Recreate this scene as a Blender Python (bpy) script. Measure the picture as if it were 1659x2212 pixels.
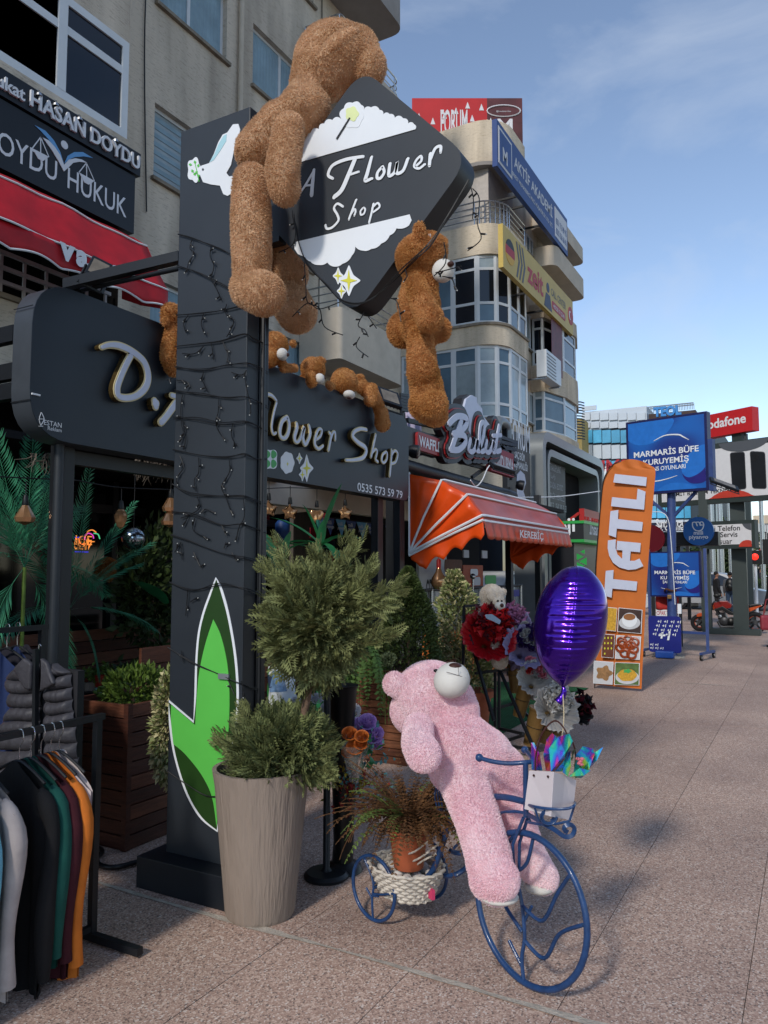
import bpy,bmesh,math,random
import numpy as np
from mathutils import Vector,Matrix
for _o in list(bpy.data.objects):
 bpy.data.objects.remove(_o)
SC = bpy.context.scene
COL = SC.collection
rnd = random.Random(7)
NR = np.random.default_rng(11)
R = math.radians
PI = math.pi
# ------------------------------------------------------------------ camera
CAM_H,HEAD,PITCH,FPX = 1.55,R(29.0),R(4.35),1660.0
cam_d = bpy.data.cameras.new('camera')
cam = bpy.data.objects.new('camera',cam_d)
COL.objects.link(cam)
cam.location = (0,0,CAM_H)
cam.rotation_euler = (PI / 2 + PITCH,0,HEAD - PI / 2)
cam_d.sensor_fit = 'VERTICAL'
cam_d.sensor_height = 36.0
cam_d.lens = 36.0 * FPX / 2212.0
cam_d.clip_start = 0.05
cam_d.clip_end = 1500
SC.camera = cam
SC.render.resolution_x,SC.render.resolution_y = 768,1024
# ------------------------------------------------------------------ sky and sun
SUN_EL,SUN_AZ = R(35.5),R(181.5)      # azimuth the light comes from, measured from +X
world = bpy.data.worlds.new('World')
SC.world = world
world.use_nodes = True
wn = world.node_tree
wn.nodes.clear()
w_out = wn.nodes.new('ShaderNodeOutputWorld')
w_bg = wn.nodes.new('ShaderNodeBackground')
w_sky = wn.nodes.new('ShaderNodeTexSky')
w_sky.sky_type = 'NISHITA'
w_sky.sun_disc = False
w_sky.sun_elevation = SUN_EL
w_sky.sun_rotation = PI / 2 - SUN_AZ
w_sky.altitude = 20
w_sky.air_density = 1.0
w_sky.dust_density = 0.12
w_sky.ozone_density = 2.2
w_tc = wn.nodes.new('ShaderNodeTexCoord')
w_map = wn.nodes.new('ShaderNodeMapping')
w_map.inputs['Scale'].default_value = (1.0,1.6,3.2)
w_map.inputs['Rotation'].default_value = (0.3,0.5,0.9)
w_noise = wn.nodes.new('ShaderNodeTexNoise')
w_noise.inputs['Scale'].default_value = 2.6
w_noise.inputs['Detail'].default_value = 9
w_noise.inputs['Roughness'].default_value = 0.58
w_noise.inputs['Distortion'].default_value = 0.5
w_ramp = wn.nodes.new('ShaderNodeValToRGB')
w_ramp.color_ramp.elements[0].position = 0.47
w_ramp.color_ramp.elements[0].color = (0,0,0,1)
w_ramp.color_ramp.elements[1].position = 0.82
w_ramp.color_ramp.elements[1].color = (0.5,0.5,0.5,1)
w_mix = wn.nodes.new('ShaderNodeMixRGB')
w_mix.inputs['Color2'].default_value = (3.3,3.8,4.6,1)
wn.links.new(w_tc.outputs['Generated'],w_map.inputs['Vector'])
wn.links.new(w_map.outputs['Vector'],w_noise.inputs['Vector'])
wn.links.new(w_noise.outputs['Fac'],w_ramp.inputs['Fac'])
wn.links.new(w_ramp.outputs['Color'],w_mix.inputs['Fac'])
wn.links.new(w_sky.outputs['Color'],w_mix.inputs['Color1'])
w_hs = wn.nodes.new('ShaderNodeHueSaturation')
w_hs.inputs['Saturation'].default_value = 0.9
wn.links.new(w_mix.outputs['Color'],w_hs.inputs['Color'])
wn.links.new(w_hs.outputs['Color'],w_bg.inputs['Color'])
w_bg.inputs['Strength'].default_value = 0.14
wn.links.new(w_bg.outputs['Background'],w_out.inputs['Surface'])
sun_d = bpy.data.lights.new('sun','SUN')
sun_d.energy = 2.1
sun_d.angle = R(6.0)
sun_d.color = (1.0,0.93,0.84)
sun = bpy.data.objects.new('sun',sun_d)
COL.objects.link(sun)
sun.location = (-6,0,12)
_ld = Vector((-math.cos(SUN_EL) * math.cos(SUN_AZ),-math.cos(SUN_EL) * math.sin(SUN_AZ),-math.sin(SUN_EL)))
sun.rotation_euler = _ld.to_track_quat('-Z','Y').to_euler()
SC.view_settings.view_transform = 'Standard'
SC.view_settings.look = 'None'
SC.view_settings.gamma = 1.0
SC.view_settings.exposure = 0.4
SC.view_settings.use_curve_mapping = False
SC.render.engine = 'CYCLES'
# ------------------------------------------------------------------ survey helpers: photo reading + a known plane -> world point
_fw = (math.cos(HEAD),math.sin(HEAD))
_rt = (math.sin(HEAD),-math.cos(HEAD))
def ray(x,y):
 b = (x - 829.5) / FPX
 v = -(y - 1106.0) / FPX
 a = math.cos(PITCH) - v * math.sin(PITCH)
 z = math.sin(PITCH) + v * math.cos(PITCH)
 return Vector((a * _fw[0] + b * _rt[0],a * _fw[1] + b * _rt[1],z))
CAMP = Vector((0,0,CAM_H))
def gz(x,y,z=0.0):
 r = ray(x,y)
 return CAMP + r * ((z - CAM_H) / r.z)
def gx(x,y,X):
 r = ray(x,y)
 return CAMP + r * (X / r.x)
def gy(x,y,Y):
 r = ray(x,y)
 return CAMP + r * (Y / r.y)
def gd(x,y,d):                       # at horizontal distance d along the view axis
 r = ray(x,y)
 return CAMP + r * (d / (r.x * _fw[0] + r.y * _fw[1]))
def ZR(x0,y0,x1,y1,W=1659.0):       # reads in an enlarged crop -> photo reads
 s = (x1 - x0) / W
 k = 1659.0 / 3024.0
 return lambda x,y: ((x0 + x * s) * k,(y0 + y * s) * k)
# ------------------------------------------------------------------ materials
MATS = {}
def lin(h):
 h = h.lstrip('#')
 out = []
 for i in (0,2,4):
  c = int(h[i:i + 2],16) / 255.0
  out.append(c / 12.92 if c <= 0.04045 else ((c + 0.055) / 1.055) ** 2.4)
 return tuple(out)
def M(name,col='#808080',rough=0.6,metal=0.0,var=0.10,vscale=9.0,bump=0.0,bscale=60.0,island=0.0,
 spec=0.4,sheen=0.0,coat=0.0,trans=0.0,ior=1.45,emit=None,estr=0.0,stretch=None,alpha=1.0,subsurf=0.0,transl=0.0):
 if name in MATS:
  return MATS[name]
 m = bpy.data.materials.new(name)
 m.use_nodes = True
 nt = m.node_tree
 N,L = nt.nodes,nt.links
 b = N['Principled BSDF']
 c = lin(col) if isinstance(col,str) else col
 b.inputs['Roughness'].default_value = rough
 b.inputs['Metallic'].default_value = metal
 b.inputs['Specular IOR Level'].default_value = spec
 b.inputs['Sheen Weight'].default_value = sheen
 b.inputs['Coat Weight'].default_value = coat
 b.inputs['Coat Roughness'].default_value = 0.08
 b.inputs['Transmission Weight'].default_value = trans
 b.inputs['IOR'].default_value = ior
 b.inputs['Alpha'].default_value = alpha
 b.inputs['Base Color'].default_value = (*c,1)
 tc = N.new('ShaderNodeTexCoord')
 vec = tc.outputs['Object']
 if stretch:
  mp = N.new('ShaderNodeMapping')
  mp.inputs['Scale'].default_value = stretch
  L.new(vec,mp.inputs['Vector'])
  vec = mp.outputs['Vector']
 sock = None
 if var > 0:
  n = N.new('ShaderNodeTexNoise')
  n.inputs['Scale'].default_value = vscale
  n.inputs['Detail'].default_value = 6
  n.inputs['Roughness'].default_value = 0.6
  L.new(vec,n.inputs['Vector'])
  r = N.new('ShaderNodeValToRGB')
  r.color_ramp.elements[0].position = 0.3
  r.color_ramp.elements[1].position = 0.7
  r.color_ramp.elements[0].color = (*[max(0,x * (1 - var)) for x in c],1)
  r.color_ramp.elements[1].color = (*[min(1,x * (1 + var)) for x in c],1)
  L.new(n.outputs['Fac'],r.inputs['Fac'])
  sock = r.outputs['Color']
 if island > 0:
  g = N.new('ShaderNodeNewGeometry')
  mr = N.new('ShaderNodeMapRange')
  mr.inputs['To Min'].default_value = 1 - island
  mr.inputs['To Max'].default_value = 1 + island
  L.new(g.outputs['Random Per Island'],mr.inputs['Value'])
  h = N.new('ShaderNodeHueSaturation')
  L.new(mr.outputs['Result'],h.inputs['Value'])
  if sock:
   L.new(sock,h.inputs['Color'])
  else:
   h.inputs['Color'].default_value = (*c,1)
  sock = h.outputs['Color']
 if sock:
  L.new(sock,b.inputs['Base Color'])
 if bump > 0:
  n2 = N.new('ShaderNodeTexNoise')
  n2.inputs['Scale'].default_value = bscale
  n2.inputs['Detail'].default_value = 5
  L.new(vec,n2.inputs['Vector'])
  bp = N.new('ShaderNodeBump')
  bp.inputs['Strength'].default_value = bump
  bp.inputs['Distance'].default_value = 0.02
  L.new(n2.outputs['Fac'],bp.inputs['Height'])
  L.new(bp.outputs['Normal'],b.inputs['Normal'])
 if emit:
  b.inputs['Emission Color'].default_value = (*lin(emit),1)
  b.inputs['Emission Strength'].default_value = estr
 if transl > 0:
  t = N.new('ShaderNodeBsdfTranslucent')
  if sock:
   L.new(sock,t.inputs['Color'])
  else:
   t.inputs['Color'].default_value = (*c,1)
  mx = N.new('ShaderNodeMixShader')
  mx.inputs['Fac'].default_value = transl
  L.new(b.outputs['BSDF'],mx.inputs[1])
  L.new(t.outputs['BSDF'],mx.inputs[2])
  L.new(mx.outputs['Shader'],N['Material Output'].inputs['Surface'])
 MATS[name] = m
 return m
# ------------------------------------------------------------------ object helpers
WM = {}
def tag(o,label=None,cat=None,group=None,kind=None):
 if label: o['label'] = label
 if cat: o['category'] = cat
 if group: o['group'] = group
 if kind: o['kind'] = kind
 return o
def thing(name,label,cat,loc=(0,0,0),rz=0.0,group=None,rot=None):
 o = bpy.data.objects.new(name,None)
 o.empty_display_size = 0.1
 COL.objects.link(o)
 o.location = loc
 o.rotation_euler = rot if rot else (0,0,rz)
 from mathutils import Euler
 WM[o.name] = Matrix.Translation(Vector(loc)) @ Euler(o.rotation_euler).to_matrix().to_4x4()
 return tag(o,label,cat,group)
def link_mesh(me,name,parent=None,autobase=True):
 o = bpy.data.objects.new(name,me)
 COL.objects.link(o)
 n = len(me.vertices)
 co = np.empty(n * 3,np.float32)
 me.vertices.foreach_get('co',co)
 co = co.reshape(-1,3)
 if parent is not None:
  o.parent = parent
  W = WM[parent.name]
  WM[o.name] = W
  Wi = np.array(W.inverted())
  co = co @ Wi[:3,:3].T + Wi[:3,3]
  me.vertices.foreach_set('co',co.astype(np.float32).ravel())
 else:
  if autobase and n:
   lo,hi = co.min(0),co.max(0)
   b = np.array(((lo[0] + hi[0]) / 2,(lo[1] + hi[1]) / 2,lo[2]))
   me.vertices.foreach_set('co',(co - b).astype(np.float32).ravel())
   o.location = b
   WM[o.name] = Matrix.Translation(Vector(b))
  else:
   WM[o.name] = Matrix.Identity(4)
 me.update()
 return o
def np_mesh(name,V,F,mats,parent=None,smooth=False,midx=None,autobase=True):
 V = np.asarray(V,np.float32)
 F = np.asarray(F,np.int32)
 me = bpy.data.meshes.new(name)
 k = F.shape[1]
 me.vertices.add(len(V))
 me.vertices.foreach_set('co',V.ravel())
 me.loops.add(F.size)
 me.loops.foreach_set('vertex_index',F.ravel())
 me.polygons.add(len(F))
 me.polygons.foreach_set('loop_start',np.arange(0,F.size,k,dtype=np.int32))
 me.polygons.foreach_set('loop_total',np.full(len(F),k,np.int32))
 for m in (mats if isinstance(mats,(list,tuple)) else [mats]):
  me.materials.append(m)
 if midx is not None:
  me.polygons.foreach_set('material_index',np.asarray(midx,np.int32))
 me.update(calc_edges=True)
 if smooth:
  me.polygons.foreach_set('use_smooth',np.ones(len(F),bool))
 return link_mesh(me,name,parent,autobase)
class Pl:                                # a plane: u along, v up, w outwards
 def __init__(s,O,U,V,N=None):
  s.O,s.U,s.V = Vector(O),Vector(U).normalized(),Vector(V).normalized()
  s.N = Vector(N).normalized() if N is not None else s.U.cross(s.V)
 def p(s,u,v,w=0.0):
  return s.O + s.U * u + s.V * v + s.N * w
 def px(s,x,y):
  r = ray(x,y)
  t = (s.O - CAMP).dot(s.N) / r.dot(s.N)
  d = CAMP + r * t - s.O
  return (d.dot(s.U),d.dot(s.V))
def PY(Y): return Pl((0,Y,0),(1,0,0),(0,0,1),(0,-1,0))
def PX(X): return Pl((X,0,0),(0,-1,0),(0,0,1),(-1,0,0))
def catmull(pts,n=6,closed=False):
 P = [np.array(p,float) for p in pts]
 out = []
 m = len(P)
 rng = range(m) if closed else range(m - 1)
 for i in rng:
  if closed:
   a,b,c,d = P[(i - 1) % m],P[i],P[(i + 1) % m],P[(i + 2) % m]
  else:
   a,b,c,d = P[max(i - 1,0)],P[i],P[i + 1],P[min(i + 2,m - 1)]
  for k in range(n):
   t = k / n
   out.append(0.5 * ((2 * b) + (c - a) * t + (2 * a - 5 * b + 4 * c - d) * t * t + (3 * b - a - 3 * c + d) * t ** 3))
 if not closed:
  out.append(P[-1])
 return [tuple(o) for o in out]
def round_poly(pts,r,seg=5):
 out = []
 n = len(pts)
 for i in range(n):
  p0,p,p1 = (np.array(pts[(i - 1) % n],float),np.array(pts[i],float),np.array(pts[(i + 1) % n],float))
  rr = r[i] if isinstance(r,(list,tuple)) else r
  a,b = p0 - p,p1 - p
  la,lb = np.linalg.norm(a),np.linalg.norm(b)
  d = min(rr,la * 0.49,lb * 0.49)
  s,e = p + a / la * d,p + b / lb * d
  for k in range(seg + 1):
   t = k / seg
   out.append(tuple((1 - t) ** 2 * s + 2 * t * (1 - t) * p + t * t * e))
 return out
class MB:
 def __init__(s):
  s.v,s.f,s.m,s.mi = [],[],[],0
 def mat(s,i):
  s.mi = i
  return s
 def add(s,vs,fs):
  o = len(s.v)
  s.v += [tuple(x) for x in vs]
  for f in fs:
   s.f.append(tuple(i + o for i in f))
   s.m.append(s.mi)
  return s
 def box(s,c,d,rz=0.0,R3=None):
  x,y,z = d[0] / 2,d[1] / 2,d[2] / 2
  vs = [Vector((i,j,k)) for k in (-z,z) for j in (-y,y) for i in (-x,x)]
  m = R3 if R3 is not None else Matrix.Rotation(rz,3,'Z')
  c = Vector(c)
  return s.add([m @ v + c for v in vs],[(0,2,3,1),(4,5,7,6),(0,1,5,4),(2,6,7,3),(0,4,6,2),(1,3,7,5)])
 def pbox(s,P,u0,u1,v0,v1,w0,w1):
  vs = [P.p(u,v,w) for w in (w0,w1) for v in (v0,v1) for u in (u0,u1)]
  return s.add(vs,[(0,2,3,1),(4,5,7,6),(0,1,5,4),(2,6,7,3),(0,4,6,2),(1,3,7,5)])
 def ppoly(s,P,pts,w0,w1,back=True):
  n = len(pts)
  a = sum(pts[i][0] * pts[(i + 1) % n][1] - pts[(i + 1) % n][0] * pts[i][1] for i in range(n))
  if a < 0:
   pts = pts[::-1]
  vs = [P.p(u,v,w1) for u,v in pts] + [P.p(u,v,w0) for u,v in pts]
  fs = [tuple(range(n))]
  if back:
   fs.append(tuple(range(2 * n - 1,n - 1,-1)))
  fs += [(i,n + i,n + (i + 1) % n,(i + 1) % n) for i in range(n)]
  return s.add(vs,fs)
 def pstroke(s,P,pts,w0,w1,cap=True):
  q = catmull([(a,b,c) for a,b,c in pts],6)
  L_,R_ = [],[]
  n = len(q)
  for i in range(n):
   a,b = q[max(i - 1,0)],q[min(i + 1,n - 1)]
   dx,dy = b[0] - a[0],b[1] - a[1]
   l = math.hypot(dx,dy) or 1e-6
   nx,ny,h = -dy / l,dx / l,q[i][2] / 2
   L_.append((q[i][0] + nx * h,q[i][1] + ny * h))
   R_.append((q[i][0] - nx * h,q[i][1] - ny * h))
  vs,fs = [],[]
  for i in range(n):
   vs += [P.p(*L_[i],w1),P.p(*R_[i],w1),P.p(*L_[i],w0),P.p(*R_[i],w0)]
  for i in range(n - 1):
   a,b = 4 * i,4 * i + 4
   fs += [(a,a + 1,b + 1,b),(a + 2,b + 2,b + 3,a + 3),(a,b,b + 2,a + 2),(a + 1,a + 3,b + 3,b + 1)]
  fs += [(0,2,3,1),(4 * n - 4,4 * n - 3,4 * n - 1,4 * n - 2)]
  s.add(vs,fs)
  if cap:                           # round brush ends
   for i,e in ((0,0),(n - 1,1)):
    r = q[i][2] / 2
    s.ppoly(P,[(q[i][0] + r * math.cos(t * PI / 5),q[i][1] + r * math.sin(t * PI / 5)) for t in range(10)],w0,w1 - 0.0015 - 0.0007 * e)
  return s
 def cyl(s,p0,p1,r0,r1=None,seg=10,caps=True):
  r1 = r0 if r1 is None else r1
  p0,p1 = Vector(p0),Vector(p1)
  d = (p1 - p0)
  if d.length < 1e-6:
   return s
  q = d.to_track_quat('Z','Y').to_matrix()
  vs = []
  for c,r in ((p0,r0),(p1,r1)):
   for k in range(seg):
    t = 2 * PI * k / seg
    vs.append(c + q @ Vector((r * math.cos(t),r * math.sin(t),0)))
  fs = [(k,(k + 1) % seg,seg + (k + 1) % seg,seg + k) for k in range(seg)]
  if caps:
   fs += [tuple(range(seg - 1,-1,-1)),tuple(range(seg,2 * seg))]
  return s.add(vs,fs)
 def tube(s,path,r,seg=8,closed=False):
  P = [Vector(p) for p in path]
  n = len(P)
  vs = []
  up = None
  for i in range(n):
   a = P[(i - 1) % n] if closed else P[max(i - 1,0)]
   b = P[(i + 1) % n] if closed else P[min(i + 1,n - 1)]
   t = (b - a)
   t = t.normalized() if t.length > 1e-9 else Vector((0,0,1))
   if up is None:
    up = Vector((0,0,1)) if abs(t.z) < 0.9 else Vector((1,0,0))
   x = t.cross(up)
   x = x.normalized() if x.length > 1e-6 else Vector((1,0,0))
   y = x.cross(t).normalized()
   up = y
   rr = r[i] if isinstance(r,(list,tuple)) else r
   for k in range(seg):
    g = 2 * PI * k / seg
    vs.append(P[i] + x * (rr * math.cos(g)) + y * (rr * math.sin(g)))
  fs = []
  for i in range(n if closed else n - 1):
   j = (i + 1) % n
   for k in range(seg):
    fs.append((i * seg + k,i * seg + (k + 1) % seg,j * seg + (k + 1) % seg,j * seg + k))
  if not closed:
   fs += [tuple(range(seg - 1,-1,-1)),tuple(range((n - 1) * seg,n * seg))]
  return s.add(vs,fs)
 def bar(s,p0,p1,a,b,up=(0,0,1)):
  p0,p1 = Vector(p0),Vector(p1)
  t = (p1 - p0).normalized()
  u = Vector(up)
  x = t.cross(u)
  if x.length < 1e-4:
   x = t.cross(Vector((1,0,0)))
  x.normalize()
  y = x.cross(t).normalized()
  vs = []
  for c in (p0,p1):
   for i,j in ((-1,-1),(1,-1),(1,1),(-1,1)):
    vs.append(c + x * (a / 2 * i) + y * (b / 2 * j))
  return s.add(vs,[(0,1,5,4),(1,2,6,5),(2,3,7,6),(3,0,4,7),(3,2,1,0),(4,5,6,7)])
 def lathe(s,prof,c,seg=24,axis=None,cap=False):
  c = Vector(c)
  q = Vector(axis).to_track_quat('Z','Y').to_matrix() if axis is not None else Matrix.Identity(3)
  vs = []
  for r,z in prof:
   for k in range(seg):
    t = 2 * PI * k / seg
    vs.append(c + q @ Vector((r * math.cos(t),r * math.sin(t),z)))
  fs = []
  for i in range(len(prof) - 1):
   for k in range(seg):
    fs.append((i * seg + k,i * seg + (k + 1) % seg,(i + 1) * seg + (k + 1) % seg,(i + 1) * seg + k))
  if cap:
   fs += [tuple(range(seg - 1,-1,-1)),tuple(range((len(prof) - 1) * seg,len(prof) * seg))]
  return s.add(vs,fs)
 def ell(s,c,r,seg=14,rings=9,R3=None):
  c = Vector(c)
  r = r if isinstance(r,(tuple,list)) else (r,r,r)
  m = R3 if R3 is not None else Matrix.Identity(3)
  vs = [c + m @ Vector((0,0,-r[2]))]
  for i in range(1,rings):
   ph = -PI / 2 + PI * i / rings
   for k in range(seg):
    t = 2 * PI * k / seg
    vs.append(c + m @ Vector((r[0] * math.cos(ph) * math.cos(t),r[1] * math.cos(ph) * math.sin(t),r[2] * math.sin(ph))))
  vs.append(c + m @ Vector((0,0,r[2])))
  fs = [(0,1 + (k + 1) % seg,1 + k) for k in range(seg)]
  for i in range(rings - 2):
   for k in range(seg):
    a,b = 1 + i * seg,1 + (i + 1) * seg
    fs.append((a + k,a + (k + 1) % seg,b + (k + 1) % seg,b + k))
  l = len(vs) - 1
  a = 1 + (rings - 2) * seg
  fs += [(a + k,a + (k + 1) % seg,l) for k in range(seg)]
  return s.add(vs,fs)
 def grid(s,fn,nu,nv,closed_u=False):
  vs = [fn(i / nu,j / nv) for j in range(nv + 1) for i in range(nu + 1)]
  w = nu + 1
  return s.add(vs,[(j * w + i,j * w + i + 1,(j + 1) * w + i + 1,(j + 1) * w + i) for j in range(nv) for i in range(nu)])
 def mesh(s,name,mats):
  me = bpy.data.meshes.new(name)
  me.from_pydata(s.v,[],s.f)
  ms = mats if isinstance(mats,(list,tuple)) else [mats]
  for m in ms:
   me.materials.append(m)
  if len(ms) > 1:
   me.polygons.foreach_set('material_index',s.m)
  return me
 def build(s,name,mats,parent=None,smooth=None,bevel=0.0,autobase=True,solid=0.0):
  me = s.mesh(name,mats)
  if bevel > 0:
   bm = bmesh.new()
   bm.from_mesh(me)
   bmesh.ops.bevel(bm,geom=[e for e in bm.edges if e.is_manifold and e.calc_face_angle(0) > 0.6],offset=bevel,segments=2,affect='EDGES',profile=0.6)
   bm.to_mesh(me)
   bm.free()
  if smooth is not None:
   me.polygons.foreach_set('use_smooth',np.ones(len(me.polygons),bool))
   me.set_sharp_from_angle(angle=R(smooth))
  o = link_mesh(me,name,parent,autobase)
  if solid:
   md = o.modifiers.new('solid','SOLIDIFY')
   md.thickness = solid
   md.offset = 0
  return o
def copy_tree(o,parent=None):
 c = o.copy()
 COL.objects.link(c)
 c.parent = parent
 for ch in list(o.children):
  copy_tree(ch,c)
 return c
# ------------------------------------------------------------------ lettering
_tcache = {}
def text2d(s,bold=0.0,shear=0.0,spacing=1.0):
 key = (s,bold,shear,spacing)
 if key in _tcache:
  return _tcache[key]
 cu = bpy.data.curves.new('txt','FONT')
 cu.body = s
 cu.size = 1.0
 cu.offset = bold
 cu.shear = shear
 cu.space_character = spacing
 cu.resolution_u = 3
 o = bpy.data.objects.new('txt',cu)
 COL.objects.link(o)
 dg = bpy.context.evaluated_depsgraph_get()
 dg.update()
 me = bpy.data.meshes.new_from_object(o.evaluated_get(dg))
 V = np.array([v.co[:2] for v in me.vertices]) if len(me.vertices) else np.zeros((1,2))
 Fs = [tuple(p.vertices) for p in me.polygons]
 bpy.data.objects.remove(o)
 bpy.data.curves.remove(cu)
 bpy.data.meshes.remove(me)
 _tcache[key] = (V,Fs)
 return _tcache[key]
def text(name,s,P,u0,v0,mat,parent,width=None,height=None,w=0.004,bold=0.0,shear=0.0,spacing=1.0,align='L',depth=0.0,side=None,dv=(0,1),slope=0.0):
 """flat or raised lettering: baseline starts at (u0, v0) of plane P"""
 V,Fs = text2d(s,bold,shear,spacing)
 lo,hi = V.min(0),V.max(0)
 sz = hi - lo
 if width and height:
  sx,sy = width / sz[0],height / sz[1]
 elif width:
  sx = sy = width / sz[0]
 else:
  sx = sy = height / sz[1]
 off = 0 if align == 'L' else (-sz[0] * sx / 2 if align == 'C' else -sz[0] * sx)
 Q = [(u0 + off + (x - lo[0]) * sx,v0 + (y - lo[1]) * sy) for x,y in V]
 Q = [(u,v + slope * (u - u0)) for u,v in Q]
 b = MB()
 b.add([P.p(u,v,w + depth) for u,v in Q],Fs)
 if depth > 0:
  from collections import Counter
  ec = Counter()
  for f in Fs:
   for i in range(len(f)):
    a,c = f[i],f[(i + 1) % len(f)]
    ec[(min(a,c),max(a,c))] += 1
  b.mat(1)
  for f in Fs:
   for i in range(len(f)):
    a,c = f[i],f[(i + 1) % len(f)]
    if ec[(min(a,c),max(a,c))] == 1:
     b.add([P.p(*Q[a],w),P.p(*Q[c],w),P.p(*Q[c],w + depth),P.p(*Q[a],w + depth)],[(0,1,2,3)])
 return b.build(name,[mat,side or mat],parent)
# ------------------------------------------------------------------ foliage and fur helpers
def frames(dirs,spin):
 z = dirs / np.linalg.norm(dirs,axis=1,keepdims=True)
 a = np.where(np.abs(z[:,2:3]) < 0.95,np.array([[0,0,1.0]]),np.array([[1.0,0,0]]))
 x = np.cross(a,z)
 x /= np.linalg.norm(x,axis=1,keepdims=True)
 y = np.cross(z,x)
 c,s = np.cos(spin)[:,None],np.sin(spin)[:,None]
 return x * c + y * s,-x * s + y * c,z
def scatter(tv,tf,pos,dirs,spin,scale):
 """copies of a small template (its +Z along dirs) merged into vertex and face arrays"""
 X,Y,Zd = frames(np.asarray(dirs,float),np.asarray(spin,float))
 tv = np.asarray(tv,float)
 sc = np.asarray(scale,float)[:,None,None]
 V = (tv[None,:,0:1] * X[:,None,:] + tv[None,:,1:2] * Y[:,None,:] + tv[None,:,2:3] * Zd[:,None,:]) * sc + np.asarray(pos)[:,None,:]
 tf = np.asarray(tf,np.int64)
 F = tf[None] + (np.arange(len(pos)) * len(tv))[:,None,None]
 return V.reshape(-1,3),F.reshape(-1,tf.shape[1])
LEAF_V = [(0,0,0),(-0.5,0.12,0.45),(0,0,0.5),(0.5,0.12,0.45),(0,-0.06,1.0)]
LEAF_F = [(0,2,1),(0,3,2),(1,2,4),(2,3,4)]
def leaf_t(w=0.45,cup=0.12):
 return [(x * w,y * cup / 0.12,z) for x,y,z in LEAF_V],LEAF_F
def spray_t(n=12,w=0.55,lw=0.030):
 """flat feathery conifer spray, one unit long"""
 V,F = [],[]
 def sl(p,d,l,wd,dy):
  q = (-d[1],d[0])
  o = len(V)
  V.extend([(p[0],dy,p[1]),(p[0] + d[0] * l * .5 + q[0] * wd,dy + .01,p[1] + d[1] * l * .5 + q[1] * wd),(p[0] + d[0] * l,dy - .03,p[1] + d[1] * l),(p[0] + d[0] * l * .5 - q[0] * wd,dy - .01,p[1] + d[1] * l * .5 - q[1] * wd)])
  F.append((o,o + 1,o + 2,o + 3))
 sl((0,0),(0,1),1.0,lw * .6,0)
 for k in range(n):
  t = 0.12 + 0.8 * k / n
  sd = 1 if k % 2 else -1
  l = w * (1 - t * 0.72)
  a = 0.75
  d = (sd * math.sin(a),math.cos(a))
  sl((0,t),d,l,lw,0.01 * (k % 3))
  sl((d[0] * l * .45,t + d[1] * l * .45),(sd * math.sin(.2),math.cos(.2)),l * .5,lw * .8,0.02)
 return V,F
SPRAY = spray_t()
def surf_samples(o_or_me,n):
 me = o_or_me
 me.calc_loop_triangles()
 T = np.empty(len(me.loop_triangles) * 3,np.int32)
 me.loop_triangles.foreach_get('vertices',T)
 T = T.reshape(-1,3)
 V = np.empty(len(me.vertices) * 3,np.float32)
 me.vertices.foreach_get('co',V)
 V = V.reshape(-1,3).astype(float)
 Nn = np.empty(len(me.vertices) * 3,np.float32)
 me.vertices.foreach_get('normal',Nn)
 Nn = Nn.reshape(-1,3)
 a,b,c = V[T[:,0]],V[T[:,1]],V[T[:,2]]
 ar = np.linalg.norm(np.cross(b - a,c - a),axis=1)
 idx = NR.choice(len(T),n,p=ar / ar.sum())
 r1,r2 = np.sqrt(NR.random(n)),NR.random(n)
 w = np.stack([1 - r1,r1 * (1 - r2),r1 * r2],1)
 P = (V[T[idx]] * w[:,:,None]).sum(1)
 Nm = (Nn[T[idx]] * w[:,:,None]).sum(1)
 Nm /= np.linalg.norm(Nm,axis=1,keepdims=True) + 1e-9
 return P,Nm
def smooth_noise(P,freq,seed):
 g = np.random.default_rng(seed)
 out = np.zeros((len(P),3))
 for k in range(7):
  d = g.normal(size=(3,3)) * freq * (0.6 + 0.25 * k)
  out += np.sin(P @ d + g.random(3) * 6.28)
 return out / 3.2
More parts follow.
